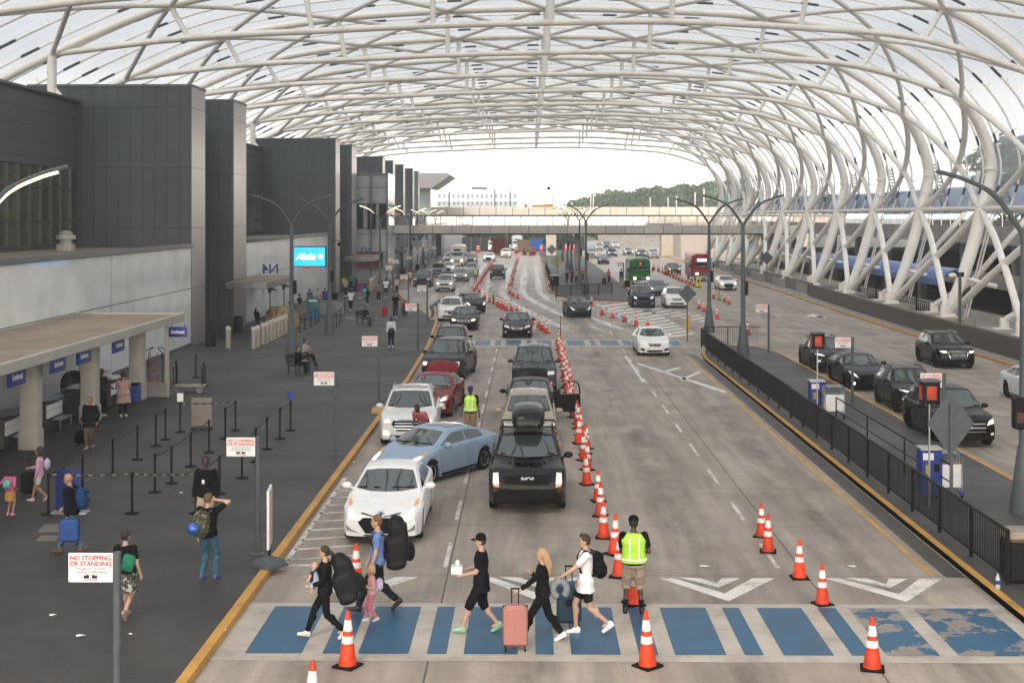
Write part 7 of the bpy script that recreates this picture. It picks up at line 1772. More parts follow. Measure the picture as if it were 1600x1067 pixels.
for k in range(17):
    Y = 136 + k * 4.6; cone(-4.6 - .045 * k * 1.7 + (2.0 - (k * .11)) * 0 - (1.9 if False else 0) + (-.9 + .06 * k), Y, 'distant cone of the left dense line between wet lanes', 'left dense cone line')
for k in range(22):
    Y = 145 + k * 4.6; cone(-1.95 + random.uniform(-.1, .1), Y, 'distant cone of the right dense line between wet lanes', 'right dense cone line')
for k in range(15):
    Y = 146 + k * 3.4; cone(17.9 + random.uniform(-.15, .15), Y, 'distant cone of the slanting line between the green and red shuttle buses', 'cone line between the shuttle buses')
p = G(1123.7, 469); gc = copy_tree(cp); gc.location = p; tag(gc, 'odd lime green cone among the orange ones near the white sedan', 'traffic cone')
gm_ = mat('cone_green', (.16, .38, .03), .5)
for c in gc.children:
    if c.name.startswith('cone') or c.name.startswith('reflective'): c.data = c.data.copy(); c.data.materials[0] = gm_
p = G(771, 475); gc = copy_tree(cp); gc.location = p; tag(gc, 'weathered brown cone in the curving line', 'traffic cone')
gm_ = mat('cone_brown', (.18, .09, .03), .6)
for c in gc.children:
    if c.name.startswith('cone') or c.name.startswith('reflective'): c.data = c.data.copy(); c.data.materials[0] = gm_
# barrels at the far end
def barrel(px, py, lab):
    p = G(px, py); t = tag(empty('traffic_barrel', p), lab, 'barrel', 'orange barrels at the closed lane end')
    MB().lathe([(.42, 0), (.42, .08), (.34, .1), (.32, .45), (.30, .47), (.28, .85), (.26, .87), (.24, 1.2), (.0, 1.22)], n=16).build('drum', M['orange'], t)
    for a in (.3, .62, 1.0): MB().lathe([(.345 - a * .08, a), (.335 - a * .08, a + .15)], n=16).build('band', M['reflect'], t)
    t.scale = (1.25, 1.25, 1.25)
for px, py, lb in ((807, 396, 'orange barrel at the top of the right dense cone line'), (820, 398, 'orange barrel second from left at the closed lanes'), (830, 399, 'orange barrel left of centre at the closed lanes'), (834, 398, 'orange barrel touching its neighbour at the closed lanes'),
                   (846, 394, 'orange barrel in front of the blue bin'), (885, 393, 'orange barrel left on the far island end'), (892, 393, 'orange barrel middle on the far island end'), (898, 393, 'orange barrel beside the concrete bridge column'), (747, 395, 'orange barrel by the black site fence')):
    barrel(px, py, lb)
# yellow bollard sign
p = G(1091, 449); t = tag(empty('lane_sign', p), 'small yellow pedestrian lane sign in front of the red shuttle bus', 'sign')
MB().box((0, 0, .55), (.5, .06, 1.0), .03).build('panel', mat('yellow_panel', (.65, .6, .02), .5), t); MB().box((0, 0, .04), (.6, .4, .08), .02).build('base', M['rubber'], t); MB().box((0, -.04, .7), (.2, .02, .3)).build('symbol', M['rubber'], t)
# slim delineator poles near the cones
for px, py, h_, lb in ((883, 574, 1.5, 'thin dark delineator pole rising from the dense cone line'),):
    p = G(875, 553); tag(MB().tube([(0, 0, 0), (0, 0, 1.9)], [.03, .02], 6).build('delineator_pole', M['rubber'], None), lb, 'pole').location = (p.x + .1, p.y + 3, 0)
# ---- no stopping signs
def ns_sign(px, py_top, base_y, lab, wd=.64, side=-1, z=ZP, pole_r=.058):
    """px = pole, base_y = pole foot; the board hangs to the left of the pole"""
    p = G(px, base_y, z); sc_ = F / (p - Vector((0, 0, 0))).xy.dot(FW.xy)
    top = H - (py_top - 338) / sc_ - z
    t = tag(empty('no_stopping_sign', p), lab, 'sign', 'no stopping or standing signs')
    MB().tube([(0, 0, 0), (0, 0, top + .01)], pole_r, 12).build('pole', M['greysteel'], t); MB().lathe([(.16, 0), (.16, .02), (.07, .05)], n=14).build('base_plate', M['greysteel'], t)
    cx = side * (wd / 2 + pole_r)
    b_ = MB().box((cx, 0, top - .215), (wd, .022, .42), .008).build('board', M['reflect'], t)
    return t, b_, cx, top
t0 = ns_sign(183, 863, 1155, 'no stopping sign nearest the camera at the lower left')
def dress(b_, cx, top, big=True):
    for tx, sz, dz, mm, bo in (('NO STOPPING', .090, .078, M['signred'], .002), ('OR STANDING', .090, .158, M['signred'], .002), ('Except for Active', .058, .226, M['signgrey'], 0), ('Loading / Unloading', .058, .272, M['signgrey'], 0)):
        letters(tx, sz, mm, (cx, -.0145, top - dz), b_, 'lettering', bold=bo)
    ic = MB(); ic.box((cx - .058, -.015, top - .345), (.075, .006, .034), .002); ic.box((cx + .058, -.015, top - .345), (.075, .006, .034), .002); ic.ball((cx - .04, -.015, top - .325), (.014, .004, .014), 8, 5); ic.ball((cx + .04, -.015, top - .325), (.014, .004, .014), 8, 5)
    ic.build('pictogram', M['black'], b_)
    fr = MB(); fr.box((cx, -.0135, top - .318), (.22, .003, .004)); fr.box((cx, -.0135, top - .372), (.22, .003, .004)); fr.box((cx - .11, -.0135, top - .345), (.004, .003, .054)); fr.box((cx + .11, -.0135, top - .345), (.004, .003, .054)); fr.build('pictogram_frame', M['black'], b_)
    letters('TOW-AWAY ZONE', .021, M['signred'], (cx, -.0145, top - .393), b_, 'lettering')
dress(*t0[1:])
src = t0[0]
# every further sign carries the same board; the pole keeps its own length
SIGNS = [(403, 683, 866, 'no stopping sign behind the man with the camouflage backpack'), (525, 581, 710, 'no stopping sign left of the white SUV with the sunroof'), (592, 525, 624, 'no stopping sign over the kerb left of the charcoal SUV'),
         (653, 474, 548, 'no stopping sign beside the black SUV hidden at the kerb'), (667.5, 446, 507, 'no stopping sign behind the man bending at the white crossover'), (638, 429, 474, 'no stopping sign left of the kerb bend in the distance'),
         (614, 415, 459, 'no stopping sign by the person in white T-shirt and navy shorts'), (624, 406, 446, 'small distant no stopping sign beside the person in black'), (644, 400, 437, 'small distant no stopping sign, fourth from the bend'),
         (659, 391, 426, 'tiny distant no stopping sign near the far bollards'), (670, 388, 420, 'tiny distant no stopping sign right of its twin'), (682, 385, 415, 'farthest no stopping sign before the white shuttle bus'),
         (1201, 476, 552, 'no stopping sign on the right roadway edge near the tall lamp post'), (1332, 527, 630, 'no stopping sign in front of the black sedan with fog lamps'), (1475, 583, 733, 'no stopping sign in front of the nearest black SUV on the right'),
         (974, 410, 449, 'no stopping sign in front of the green shuttle bus')]
for px, pt, pb, lb in SIGNS:
    p = G(px, pb, ZP); t = copy_tree(src); t.location = p; tag(t, lb)
    dep = p.xy.dot(FW.xy); top = H - (pt - 338) * dep / F - ZP
    for c in t.children:
        if c.name.startswith('pole'):
            c.scale = (1, 1, (top + .01) / (t0[3] + .01))
        elif c.name.startswith('board'): c.location = (0, 0, top - t0[3])
# leaning board sign on rubber foot near kerb
p = G(421, 884, ZP); t = tag(empty('board_stand', p, R(96)), 'white framed sign board seen edge on, standing on a grey weighted foot', 'sign stand')
MB().box((0, 0, 1.05), (.75, .05, 1.25), .01).build('board', M['reflect'], t); MB().box((0, -.03, 1.05), (.64, .02, 1.12)).build('poster_panel', mat('pale_peach_panel', (.5, .36, .28), .6), t)
MB().lathe([(.40, 0), (.40, .05), (.30, .16), (.1, .2), (.05, .22)], n=4).build('weighted_foot', M['greysteel'], t, 20); MB().tube([(0, 0, .15), (0, 0, .5)], .03, 6).build('stem', M['black'], t)
# ---- lamp posts
def arm_pts(s_, reach=2.2, h0=7.15, h1=8.6):
    return spline([(0, 0, h0 - .25), (s_ * .12, 0, h0), (s_ * .75, 0, h0 + .85), (s_ * 1.5, 0, h0 + 1.25), (s_ * reach, 0, h1)], 5)
def lamp_proto():
    t = empty('lamp_post')
    MB().lathe([(.36, 0), (.34, .3), (.16, 1.7), (.13, 1.75), (.12, 4), (.09, 7.0), (.07, 7.05)], n=16).build('pole', M['greysteel'], t)
    MB().box((.17, 0, 3.6), (.2, .24, .75), .03).build('speaker_box', M['black'], t)
    for s_ in (-1, 1):
        a = MB().tube(arm_pts(s_), [.07] * 12 + [.055] * 9, 8).build('arm', M['greysteel'], t)
    return t
lp_ = lamp_proto(); used_lamp = [False]
def lamp(px, py, lab, z=ZP, rz=0.0, lit=False, loc=None):
    o = lp_ if not used_lamp[0] else copy_tree(lp_); used_lamp[0] = True
    o.location = loc or G(px, py, z); o.rotation_euler = (0, 0, rz); tag(o, lab, 'street lamp', 'twin arm street lamps')
    if lit:
        for a in list(o.children):
            if a.name.startswith('arm'):
                s_ = 1 if a.data.vertices[len(a.data.vertices) - 3].co.x > 0 else -1
                pts = arm_pts(s_)[9:19]; MB().tube([(x, y, z_ - .065) for x, y, z_ in pts], .045, 6).build('lit_tube', M['led'], a)
    return o
lamp(1108, 519, 'tall twin arm lamp post at the tip of the right island, farther one'); lamp(1161, 555, 'tall twin arm lamp post on the right island, with the wider base nearer the camera')
lamp(455.6, 552, 'twin arm lamp post holding the blue screen on the left pavement'); lamp(514.7, 519, 'twin arm lamp post just right of the blue screen')
lamp(594, 459, 'twin arm lamp post by the distant pale bollards', lit=True)
lamp(915.6, 459, 'twin arm lamp post on the far island, nearest the hybrid hatchback'); lamp(905.6, 446, 'twin arm lamp post on the far island beside the seated group', lit=True)
lamp(892.5, 425, 'distant twin arm lamp post on the island, left of the concrete column', lit=True); lamp(887, 420, 'distant twin arm lamp post on the island, third from the left', lit=True)
lamp(879, 409, 'farthest twin arm lamp post on the island', lit=True); lamp(641, 432, 'lit twin arm lamp post past the glass bay, third along the pavement', lit=True)
lamp(662, 414, 'lit distant twin arm lamp post on the left pavement near the footbridge', lit=True); lamp(676, 404, 'farthest lit twin arm lamp post on the left pavement', lit=True)
lamp(0, 0, 'twin arm lamp post at the right picture edge, only its dark arm and pole showing', loc=(12.48, 34, ZP))
lamp(0, 0, 'lit arm of a lamp post reaching in from the left picture edge', loc=(-12.7, 30.5, ZP), lit=True)
# traffic signal box at right edge
t = tag(empty('pedestrian_signal', AT(1592, 645, 34.0)), 'black pedestrian signal box on the lamp post at the right picture edge', 'signal'); MB().box((0, 0, 0), (.3, .3, .8), .04).build('housing', M['black'], t); MB().box((.0, -.16, -.1), (.2, .02, .26)).build('lens', mat('dark_lens', (.08, .012, .01), .4), t)
# blue screen
t = tag(empty('display_screen', AT(484, 401, 74.6)), 'bright blue airline display screen hung between two lamp posts', 'screen')
MB().box((0, 0, 0), (1.86, .16, 1.16), .02).build('casing', M['black'], t); MB().box((0, -.085, 0), (1.74, .01, 1.04)).build('lit_panel', mat('lit_blue', (.01, .30, .80), .3, emit=1.0), t)
tw = mat('lit_white', (1, 1, 1), .3, emit=1.1)
letters('Alaska', .46, tw, (-.22, -.10, -.01), t, 'lettering', bold=.012, shear=.35, spacing=.88)
MB().lathe([(.13, 0), (.13, .01), (0, .011)], (.62, -.10, .0), 20, 'y').build('roundel', tw, t); MB().box((-.98, .05, 0), (.1, .08, .5)).build('bracket', M['black'], t)
# pole camera
t = tag(empty('security_camera', AT(520, 380, 82)), 'black dome camera on a curved arm right of the blue screen', 'camera'); MB().tube([(0, 0, .1), (.15, 0, .2), (.35, 0, .15), (.38, 0, 0)], .025, 6).build('arm', M['black'], t); MB().ball((.38, 0, -.08), .11).build('dome', M['black'], t)
# ---- queue posts with belts
def belt_mat():
    m, n, l, b = new_mat('printed_belt'); q = n.new('ShaderNodeTexCoord').outputs['Generated']
    wv = n.new('ShaderNodeTexWave'); wv.inputs['Scale'].default_value = 2.2; wv.inputs['Distortion'].default_value = 0; wv.inputs['Detail'].default_value = 0; l.new(q, wv.inputs[0])
    nz = noise(n, l, 60, 1, q); c = mth(n, l, 'MULTIPLY', mth(n, l, 'GREATER_THAN', wv.outputs['Fac'], .72), mth(n, l, 'GREATER_THAN', nz, .42))
    l.new(rgbmix(n, l, c, (.010, .010, .010), (.20, .19, .17)), b.inputs['Base Color']); b.inputs['Roughness'].default_value = .6
    return m
M['belt'] = belt_mat()
def post_proto():
    t = empty('queue_post')
    MB().lathe([(.18, 0), (.18, .02), (.06, .045), (.032, .06)], n=20).build('base', M['rubber'], t); MB().tube([(0, 0, .04), (0, 0, .95)], .032, 10).build('tube', M['black'], t)
    MB().lathe([(.03, .9), (.04, .92), (.04, 1.03), (.03, 1.05)], n=12).build('belt_head', M['black'], t)
    return t
qp = post_proto(); uq = [False]
def qpost(px, py, lab, grp):
    o = qp if not uq[0] else copy_tree(qp); uq[0] = True; o.location = G(px, py, ZP); return tag(o, lab, 'queue post', grp)
Q = {}
QL = {'A': (75.7, 803, 'black queue post at the near left corner beside the blue board'), 'B': (129, 769, 'black queue post behind the balding man'), 'C': (176, 742, 'black queue post, third along the left belt row'), 'D': (214.6, 718, 'black queue post in the middle of the left belt row'),
      'E': (243.5, 697, 'black queue post, last but one of the left belt row'), 'F': (258.5, 687, 'black queue post ending the left belt row'), 'G': (206.4, 802, 'black queue post in the middle of the near belt'), 'H': (242, 769, 'black queue post, nearest of the second belt row'),
      'I': (268, 755, 'black queue post, second of the second belt row'), 'J': (298, 729, 'black queue post left of the security man'), 'K': (326.6, 707, 'black queue post ending the second belt row'), 'L': (306, 802, 'black queue post behind the security man'),
      'M': (343, 771.5, 'black queue post right of the security man'), 'N': (378, 747, 'black queue post below the no stopping board'), 'O': (399.5, 722, 'black queue post right behind the no stopping board'), 'P': (417, 702, 'black queue post second from the blue topped post'),
      'Q': (437.4, 685.7, 'black queue post next to the blue topped post'), 'R': (454, 672.5, 'black queue post with a blue sign on top'), 'S': (352, 685.7, 'black queue post beside the beige panel'), 'T': (368, 672.5, 'black queue post behind the beige panel, right one'),
      'U': (281.5, 675, 'thick black queue post with white notice on top')}
for k, (px, py, lb) in QL.items(): Q[k] = qpost(px, py, lb, 'queue posts in front of the check-in shelter')
def belt(a, b, lab, z=1.0):
    p, q = (Q[a].location if isinstance(a, str) else a), (Q[b].location if isinstance(b, str) else b); d = q - p; L_ = d.length
    n_ = 8; vs = []
    for i in range(n_ + 1):
        t = i / n_; c = p + d * t; sag = -.035 * 4 * t * (1 - t); vs += [(c.x, c.y, c.z + z - .025 + sag), (c.x, c.y, c.z + z + .025 + sag)]
    m_b = MB().add(vs, [(2 * i, 2 * i + 2, 2 * i + 3, 2 * i + 1) for i in range(n_)])
    o = m_b.build('queue_belt', M['belt'], None, 0); tag(o, lab, 'belt', 'retractable queue belts')
    sm = o.modifiers.new('thick', 'SOLIDIFY'); sm.thickness = .003
for a, b, lb in (('A', 'B', 'printed belt at the near end of the left row'), ('B', 'C', 'printed belt behind the balding man'), ('C', 'D', 'printed belt in the middle of the left row'), ('D', 'E', 'printed belt near the far end of the left row'), ('E', 'F', 'short printed belt ending the left row'),
                 ('A', 'G', 'near belt across, left half'), ('G', 'L', 'near belt across, right half up to the security man'), ('H', 'I', 'short belt at the near end of the second row'), ('I', 'J', 'second row belt left of the security man'), ('J', 'K', 'second row belt ending behind the security man'),
                 ('L', 'M', 'belt right of the security man'), ('M', 'N', 'belt running up to the no stopping board'), ('N', 'O', 'belt hidden behind the no stopping board'), ('O', 'P', 'belt rising right of the no stopping board'), ('P', 'Q', 'belt toward the blue topped post'), ('Q', 'R', 'last belt reaching the blue topped post'),
                 ('S', 'T', 'short belt right of the beige panel'), ('U', 'T', 'straight belt above the beige panel')): belt(a, b, lb)
pr = Q['R'].location; o = MB().box((0, 0, 1.22), (.24, .03, .34), .01).build('topper_sign', M['blue'], None); o.location = pr; tag(o, 'small blue sign on top of the farthest queue post', 'sign')
pr = Q['U'].location; o = MB().box((0, 0, 1.2), (.22, .03, .3), .01).build('topper_sign', M['reflect'], None); o.location = pr; tag(o, 'small white notice on top of the thick queue post', 'sign')
p = G(315, 671, ZP); t = tag(empty('privacy_panel', p), 'beige free standing panel among the queue posts', 'panel'); MB().box((0, 0, .62), (.72, .04, .98), .01).build('panel', mat('beige_panel', (.24, .2, .17), .6), t); MB().box((0, 0, .04), (.74, .3, .03)).build('foot', M['black'], t)
p = G(110, 802, ZP); t = tag(empty('advert_board', p), 'royal blue free standing board behind the balding man', 'board'); MB().box((-.05, 0, .60), (.64, .05, 1.05), .01).build('panel', mat('navy_panel', (.006, .02, .12), .4), t); MB().box((0, 0, .03), (.9, .4, .05), .01).build('foot', M['alu'], t)

# second queue
S2 = [(468.6, 519), (476.5, 514.5), (485.5, 510), (492.7, 506.6), (498, 503.5), (511.6, 518.7), (525.4, 511), (530, 507), (533, 502.7), (539, 484)]
P2 = [qpost(px, py, f'black queue post of the far airline queue, {w_}', 'queue posts by the blue screen') for (px, py), w_ in zip(S2, ('nearest left', 'second from left', 'left of the green blue kiosk', 'in front of the green blue kiosk', 'right of the kiosk', 'touching the lamp post', 'first right of the lamp post', 'second right of the lamp post', 'third right of the lamp post', 'farthest back near the counter'))]
for i in (0, 1, 2, 3, 5, 6, 7): belt(P2[i].location, P2[i + 1].location, 'black belt in the far airline queue below the blue screen')
p = G(489, 499, ZP); t = tag(empty('info_kiosk', p), 'tall green and blue information board in the far queue', 'board'); MB().box((0, 0, .85), (.85, .12, 1.7), .02).build('panel', mat('teal_panel', (.02, .16, .16), .5), t)
MB().box((0, -.065, .35), (.8, .02, .6)).build('lower_panel', mat('light_blue_panel', (.02, .16, .38), .5), t); MB().box((0, -.07, 1.35), (.6, .02, .12)).build('heading', M['white'], t)
# far counters
for i, (px, py) in enumerate(((505, 492), (520, 491), (478, 497))):
    p = G(px, py, ZP); t = tag(empty('check_in_counter', p), ('grey far counter behind the lamp post', 'grey far counter at the right end below the blue screen', 'grey far counter behind the info board')[i], 'counter', 'far check-in counters')
    MB().box((0, 0, .5), (1.6, .7, 1.0), .02).build('cabinet', mat('grey_laminate', (.25, .25, .24), .5), t); MB().box((0, 0, 1.03), (1.75, .8, .06), .01).build('counter_top', M['trim'], t)
# ---- bollards with slanted tops
def boll_proto():
    t = empty('bollard'); n_ = 18; vs = []
    for zz in (0, 1): 
        for j in range(n_): q = 2 * PI * j / n_; x, y = .15 * math.cos(q), .15 * math.sin(q); vs.append((x, y, 0 if zz == 0 else 1.14 + y * .75))
    MB().add(vs, [(j, (j + 1) % n_, n_ + (j + 1) % n_, n_ + j) for j in range(n_)] + [tuple(range(n_, 2 * n_))]).build('post', mat('pale_metal', (.42, .36, .31), .4, metal=.3), t)
    return t
bp_ = boll_proto(); ub = [False]
BOL = [(356.7, 544, 'single pale bollard standing apart left of the row'), (396.5, 545, 'nearest pale bollard of the row'), (403, 542, 'second pale bollard of the row'), (411, 538, 'third pale bollard of the row'), (417.5, 535.6, 'fourth pale bollard of the row'), (423.5, 532, 'pale bollard in the middle of the row'),
       (429, 529.5, 'sixth pale bollard, in front of the tarpaulin'), (435, 526.5, 'pale bollard third from the far end of the row'), (440.4, 524, 'pale bollard last but one before the lamp post'), (446, 521.5, 'last pale bollard before the lamp post')]
for px, py, lb in BOL:
    o = bp_ if not ub[0] else copy_tree(bp_); ub[0] = True; o.location = G(px, py, ZP); o.rotation_euler.z = R(25); tag(o, lb, 'bollard', 'pale bollards before the second tower')
for i in range(8):
    o = copy_tree(bp_); p = G(579, 455, ZP); q = G(591, 443, ZP); o.location = p + (q - p) * i / 7; tag(o, 'pale bollard of the distant close row beside the glass bay', 'bollard', 'distant bollard row')
for i in range(7):
    o = copy_tree(bp_); p = G(636, 431, ZP); q = G(648, 418, ZP); o.location = p + (q - p) * i / 6; tag(o, 'pale bollard of the farthest row near the footbridge', 'bollard', 'farthest bollard row')
# ---- luggage trolleys under the shelter end
p = G(243, 607, ZP); t = tag(empty('luggage_trolley', p), 'black and red hooped luggage trolley behind the low concrete wall', 'trolley')
mb = MB()
for x in (-.38, .38): mb.tube(spline([(x, -.3, .25), (x, -.3, 1.5), (x * .5, -.3, 1.75), (x * .4, .3, 1.75), (x, .3, 1.5), (x, .3, .25)], 3), .02, 6)
mb.build('hoop_frame', M['black'], t); MB().box((0, 0, .24), (.9, .7, .06), .02).build('deck', mat('red_carpet', (.35, .05, .05), .9), t)
mb = MB()
for z in (.5, .8, 1.1, 1.4): mb.tube([(-.15, -.3, z), (.15, -.3, z)], .014, 5)
for x in (-.15, .15): mb.tube([(x, -.3, .25), (x, -.3, 1.6)], .016, 5)
mb.build('ladder_rails', mat('red_tube', (.4, .04, .03), .4), t)
for x in (-.35, .35):
    for y in (-.25, .25): MB().lathe([(.02, -.02), (.09, -.02), (.09, .02), (.02, .02)], (x, y, .1), 12, 'x').build('caster', M['rubber'], t)
p = G(296, 613, ZP); t = tag(empty('flat_trolley', p), 'flat luggage cart with pale deck and black rails at the shelter end', 'trolley')
MB().box((0, 0, .28), (1.3, .7, .1), .03).build('deck', M['concrete'], t)
for x in (-.5, .5): MB().lathe([(.03, -.03), (.13, -.03), (.13, .03), (.03, .03)], (x, -.3, .13), 14, 'y').build('wheel', M['alu'], t); MB().tube([(x * 1.2, -.3, .3), (x * 1.2, -.3, 1.1), (x * 1.2, .3, 1.1), (x * 1.2, .3, .3)], .022, 6).build('end_rail', M['black'], t)
for i, (px, py) in enumerate(((318, 603), (306, 590), (275, 600))): qpost(px, py, ('black queue post right of the flat luggage cart', 'black queue post behind the flat luggage cart', 'black queue post behind the thin sign post')[i], 'queue posts in front of the check-in shelter')
p = G(210, 628, ZP); t = tag(empty('litter_bin', p), 'blue bin next to the third cream column', 'bin'); MB().box((0, 0, .35), (.45, .45, .7), .04).build('bin_body', M['plastic'], t, 30, (.01, .06, .25)); MB().box((0, 0, .73), (.48, .48, .06), .02).build('bin_lid', M['black'], t)
for px, py, lb in ((329, 541, 'black litter bin at the corner of the first dark tower'), (372, 520, 'black litter bin by the glass doors')):
    p = G(px, py, ZP); t = tag(empty('litter_bin', p), lb, 'bin'); MB().lathe([(.28, 0), (.3, .1), (.3, .9), (.26, .98)], n=16).build('bin_body', M['black'], t); MB().lathe([(.3, .9), (.27, 1.02), (.12, 1.08)], n=16).build('bin_lid', M['rubber'], t)
# ---- island fence
def fence(y0, y1, x, lab, solid=None, step=2.35):
    t = tag(empty('island_fence', (x, y0, .13)), lab, 'fence', 'black railings on the islands'); n_ = max(1, round((y1 - y0) / step)); st = (y1 - y0) / n_
    for i in range(n_ + 1): MB().box((0, i * st, .55), (.07, .07, 1.14)).build('post', M['black'], t)
    MB().box((0, (y1 - y0) / 2, 1.1), (.06, y1 - y0, .05)).build('top_rail', M['black'], t); MB().box((0, (y1 - y0) / 2, .16), (.04, y1 - y0, .04)).build('bottom_rail', M['black'], t)
    for i in range(n_):
        mb = MB(); k = .12
        while k < st - .05: mb.box((0, i * st + k, .63), (.018, .018, .92)); k += .115
        mb.build('railing_panel', M['black'], t)
    return t
fence(27.4, 50, 9.72, 'black railing along the island kerb, nearest stretch'); fence(50.1, 74, 9.76, 'black railing along the island kerb, farther stretch running to the island tip')
t = tag(empty('island_fence', (9.9, 77.4, .13)), 'black railing closing the rounded tip of the right island', 'fence', 'black railings on the islands')
pts = [(0, -2.9), (-.1, -1.0), (.45, .1), (1.6, .35), (3.5, .3)]
for i, ((xa, ya), (xb, yb)) in enumerate(zip(pts, pts[1:])):
    d = Vector((xb - xa, yb - ya)); L_ = d.length; mb = MB(); MB().box((xa, ya, .55), (.06, .06, 1.12)).build('post', M['black'], t)
    for k in range(int(L_ / .13)): c = Vector((xa, ya)) + d * (k * .13 / L_); mb.box((c.x, c.y, .62), (.018, .018, .92))
    mb.build('railing_panel', M['black'], t); MB().tube([(xa, ya, 1.1), (xb, yb, 1.1)], .028, 6).build('top_rail', M['black'], t)
mb = MB(); mb.tube([(10.95, 35, 1.15), (10.95, 48, 1.15)], .028, 6); mb.tube([(10.95, 35, .7), (10.95, 48, .7)], .02, 6)
for y in (35, 39.3, 43.6, 48): mb.tube([(10.95, y, .12), (10.95, y, 1.15)], .025, 6)
tag(mb.build('hand_rail', M['black'], None), 'low black hand rail on the island left of the blue ticket machine', 'railing')
t = fence(0, 9, 0, 'black railing on the tip of the far island, beyond the dark hatchback'); t.location = (2.5, 122.6, .13); t.rotation_euler.z = R(-38)
t = fence(0, 60, 0, 'long black railing on the left edge of the far island'); t.location = (2.45, 134, .13)
p = G(1075, 520, ZP); t = tag(empty('yellow_post', p), 'yellow warning post at the tip of the right island', 'post'); MB().box((0, 0, .55), (.22, .12, 1.1), .04).build('post', M['plastic'], t, 30, (.55, .33, .02))
# diamond signs seen from behind
def diamond(px, py_c, base_y, size, lab, col=(.105, .125, .135)):
    p = G(px, base_y, ZP); dep = p.xy.dot(FW.xy); zc = H - (py_c - 338) * dep / F - ZP
    t = tag(empty('diamond_sign', p), lab, 'sign', 'diamond signs seen from behind')
    MB().box((0, -.02, zc / 2 + .25), (.075, .05, zc + .5)).build('pole', M['greysteel'], t)
    size_w = size * .72 if size == .79 else size
    o = MB().extrude_xz([(-size_w, zc), (0, zc - size), (size_w, zc), (0, zc + size)], .02, .03).build('plate', M['greysteel'] if col[0] < .2 else mat('tan_back', col, .6), t, 0)
diamond(1486, 662, 818, .79, 'big grey diamond sign back covering the nearest black SUV'); diamond(1074, 459, 533, .56, 'grey diamond sign back above the island tip railing')
diamond(862, 390, 402, .95, 'small dark diamond sign back beside the tan pier, lower one'); diamond(853, 378, 398, .8, 'small dark diamond sign back left of the tan pier, higher one')
diamond(870.5, 409, 431, .85, 'tan diamond sign back on the far island', (.35, .3, .2)); diamond(1198, 403, 440, .8, 'grey diamond sign back against the white legs on the right')
# ticket machines, carts
def machine(px, py, lab, grp='blue luggage cart machines'):
    t = tag(empty('ticket_machine', G(px, py, ZP)), lab, 'machine', grp)
    MB().box((0, 0, .66), (.56, .5, 1.2), .03).build('cabinet', M['blue'], t); MB().box((0, 0, 1.29), (.6, .54, .06), .01).build('top', M['alu'], t)
    MB().box((-.1, -.26, 1.1), (.28, .02, .18)).build('screen_label', M['reflect'], t); MB().box((.12, -.26, .8), (.14, .02, .2)).build('coin_slot', M['black'], t); MB().box((-.12, -.26, .75), (.1, .02, .25)).build('yellow_label', mat('yellow_label', (.5, .4, .03), .5), t)
    return t
def cart(px, py, lab):
    t = tag(empty('luggage_cart', G(px, py, ZP)), lab, 'luggage cart', 'stacked luggage carts')
    for k in range(3):
        y = .22 * k; MB().tube(spline([(-.36, y, .15), (-.36, y + .02, .85), (-.3, y, 1.15), (.3, y, 1.15), (.36, y + .02, .85), (.36, y, .15)], 3), .018, 6).build('frame', M['alu'], t)
    MB().box((0, -.03, .58), (.66, .03, .62), .02).build('panel', M['reflect'], t)
    for x in (-.33, .33):
        MB().box((x, .1, 1.16), (.08, .5, .07), .02).build('handle_grip', M['plastic'], t, 30, (.015, .07, .32)); MB().box((x, -.05, .14), (.1, .22, .12), .03).build('wheel_guard', M['plastic'], t, 30, (.015, .07, .32))
        MB().lathe([(.02, -.02), (.07, -.02), (.07, .02), (.02, .02)], (x, -.08, .07), 10, 'x').build('wheel', M['rubber'], t)
    mb = MB()
    for k in range(7): mb.tube([(-.27 + .09 * k, -.02, .9), (-.27 + .09 * k, .35, .92)], .008, 4)
    mb.build('basket', M['alu'], t)
machine(1452, 775, 'blue ticket machine beside stacked carts, nearer the camera'); cart(1482, 777, 'stacked luggage carts right of the nearer blue ticket machine')
machine(1276, 648, 'blue ticket machine farther up the island'); cart(1304, 654, 'stacked luggage carts right of the farther blue ticket machine')
def heat_sign(px, py, lab):
    t = tag(empty('box_lantern', G(px, py, ZP)), lab, 'light box', 'orange box lanterns on poles')
    dep = G(px, py, ZP).xy.dot(FW.xy)
    MB().tube([(0, 0, 0), (0, 0, 3.0)], .025, 6).build('pole', M['alu'], t); MB().box((0, 0, 2.95), (.44, .44, .56), .02).build('housing', M['black'], t); MB().box((0, 0, 3.25), (.5, .5, .05), .01).build('roof', M['greysteel'], t)
    gm = mat('orange_glow_panel', (.40, .035, .008), .4, emit=.03, var=.4)
    MB().box((0, -.225, 2.95), (.26, .02, .36), .04).build('orange_panel', gm, t); MB().box((-.225, 0, 2.95), (.02, .26, .36)).build('orange_panel', gm, t); MB().box((.225, 0, 2.95), (.02, .26, .36)).build('orange_panel', gm, t)
heat_sign(1277, 660, 'orange glowing box lantern on a pole beside the farther ticket machine'); heat_sign(1452, 792, 'orange glowing box lantern on a pole over the nearer ticket machine')
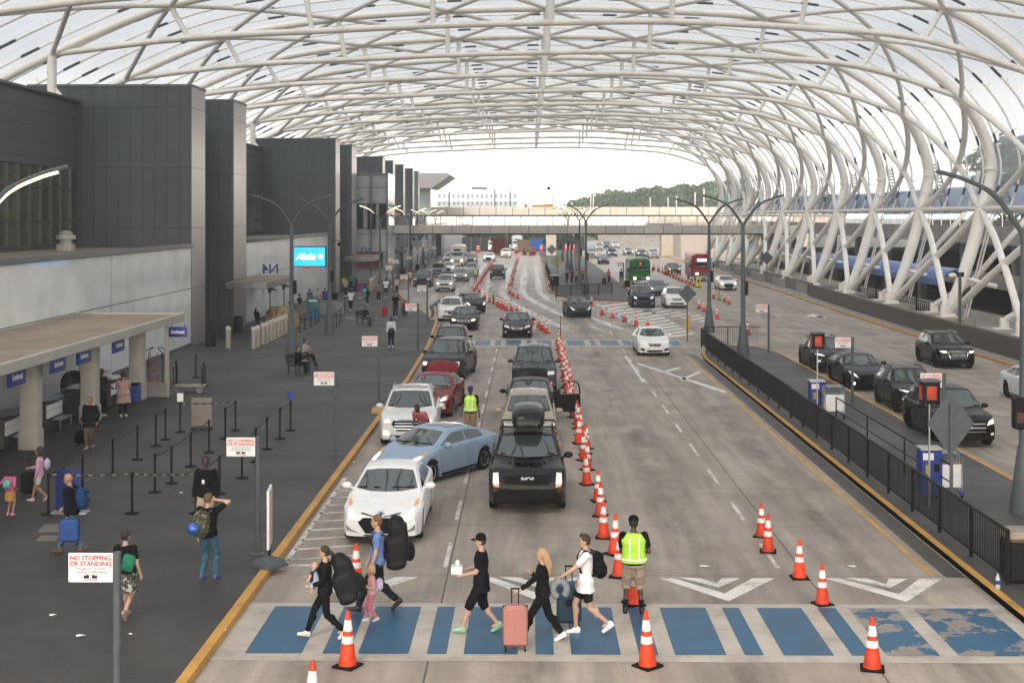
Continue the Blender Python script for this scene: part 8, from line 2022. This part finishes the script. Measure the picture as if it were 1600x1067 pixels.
# waste bin with tan lid and bottle at lower right
t = tag(empty('litter_bin', G(1592, 905, ZP)), 'large black bin with tan rounded lid at the right picture edge', 'bin'); MB().box((.35, 0, .42), (1.3, .7, .84), .06).build('bin_body', M['black'], t); MB().box((.35, 0, .93), (1.4, .8, .22), .1).build('bin_lid', mat('tan_plastic', (.30, .24, .17), .5), t)
MB().box((.35, 0, .935), (.03, .82, .235), .01).build('lid_seam', M['black'], t)
t = tag(empty('drink_bottle', G(1559, 919, ZP)), 'clear plastic drink bottle standing at the foot of the railing', 'bottle'); MB().lathe([(.035, 0), (.038, .02), (.038, .15), (.014, .21), (.014, .235), (0, .236)], n=14).build('bottle', mat('clear_plastic', (.45, .5, .52), .1), t); MB().lathe([(.039, .07), (.039, .13)], n=14).build('label_band', M['blue'], t); t.scale = (1.3, 1.3, 1.3)
t = tag(empty('island_kiosk', G(866, 447, ZP)), 'small dark utility box on the far island behind its railing', 'box'); MB().box((0, 0, .55), (1.0, .6, 1.1), .05).build('cabinet', M['black'], t); MB().box((0, 0, 1.13), (1.05, .65, .08), .03).build('lid', M['alu'], t)
# barrier and pole camera behind the right wall
t = tag(empty('pole_camera', (27.0, 84.5, 0)), 'grey pole with white camera in front of the steel legs', 'camera'); MB().tube([(0, 0, 0), (0, 0, 4.1)], .1, 8).build('pole', M['greysteel'], t); MB().ball((-.45, 0, 3.9), (.28, .18, .16)).build('camera_housing', M['reflect'], t); MB().box((0, 0, 3.95), (.5, .12, .3), .03).build('bracket', M['black'], t)
# parked cars glimpsed on the deck and inside the structure
for x, y, z, col, lb in ((38.5, 64, 7.1, (.5, .06, .05), 'red car on the parking deck at the right edge'), (39.5, 71.5, 7.1, WHITE, 'white car on the parking deck below the bright blue awning'), (38, 88, 7.1, (.6, .6, .6), 'silver car on the parking deck left of the leaning white arm'), (39, 92, .15, (.55, .56, .58), 'silver car parked inside the structure behind the hinge shoes'), (39, 99, .15, (.25, .27, .3), 'grey car parked inside the structure'), (39, 74, .15, (.12, .12, .13), 'dark car parked inside the structure at the right edge')):
    o = copy_tree(esc); o.location = (x, y, z); o.rotation_euler = (0, 0, R(-90)); recolor(o, col); tag(o, lb, 'car', 'cars in the parking structure')
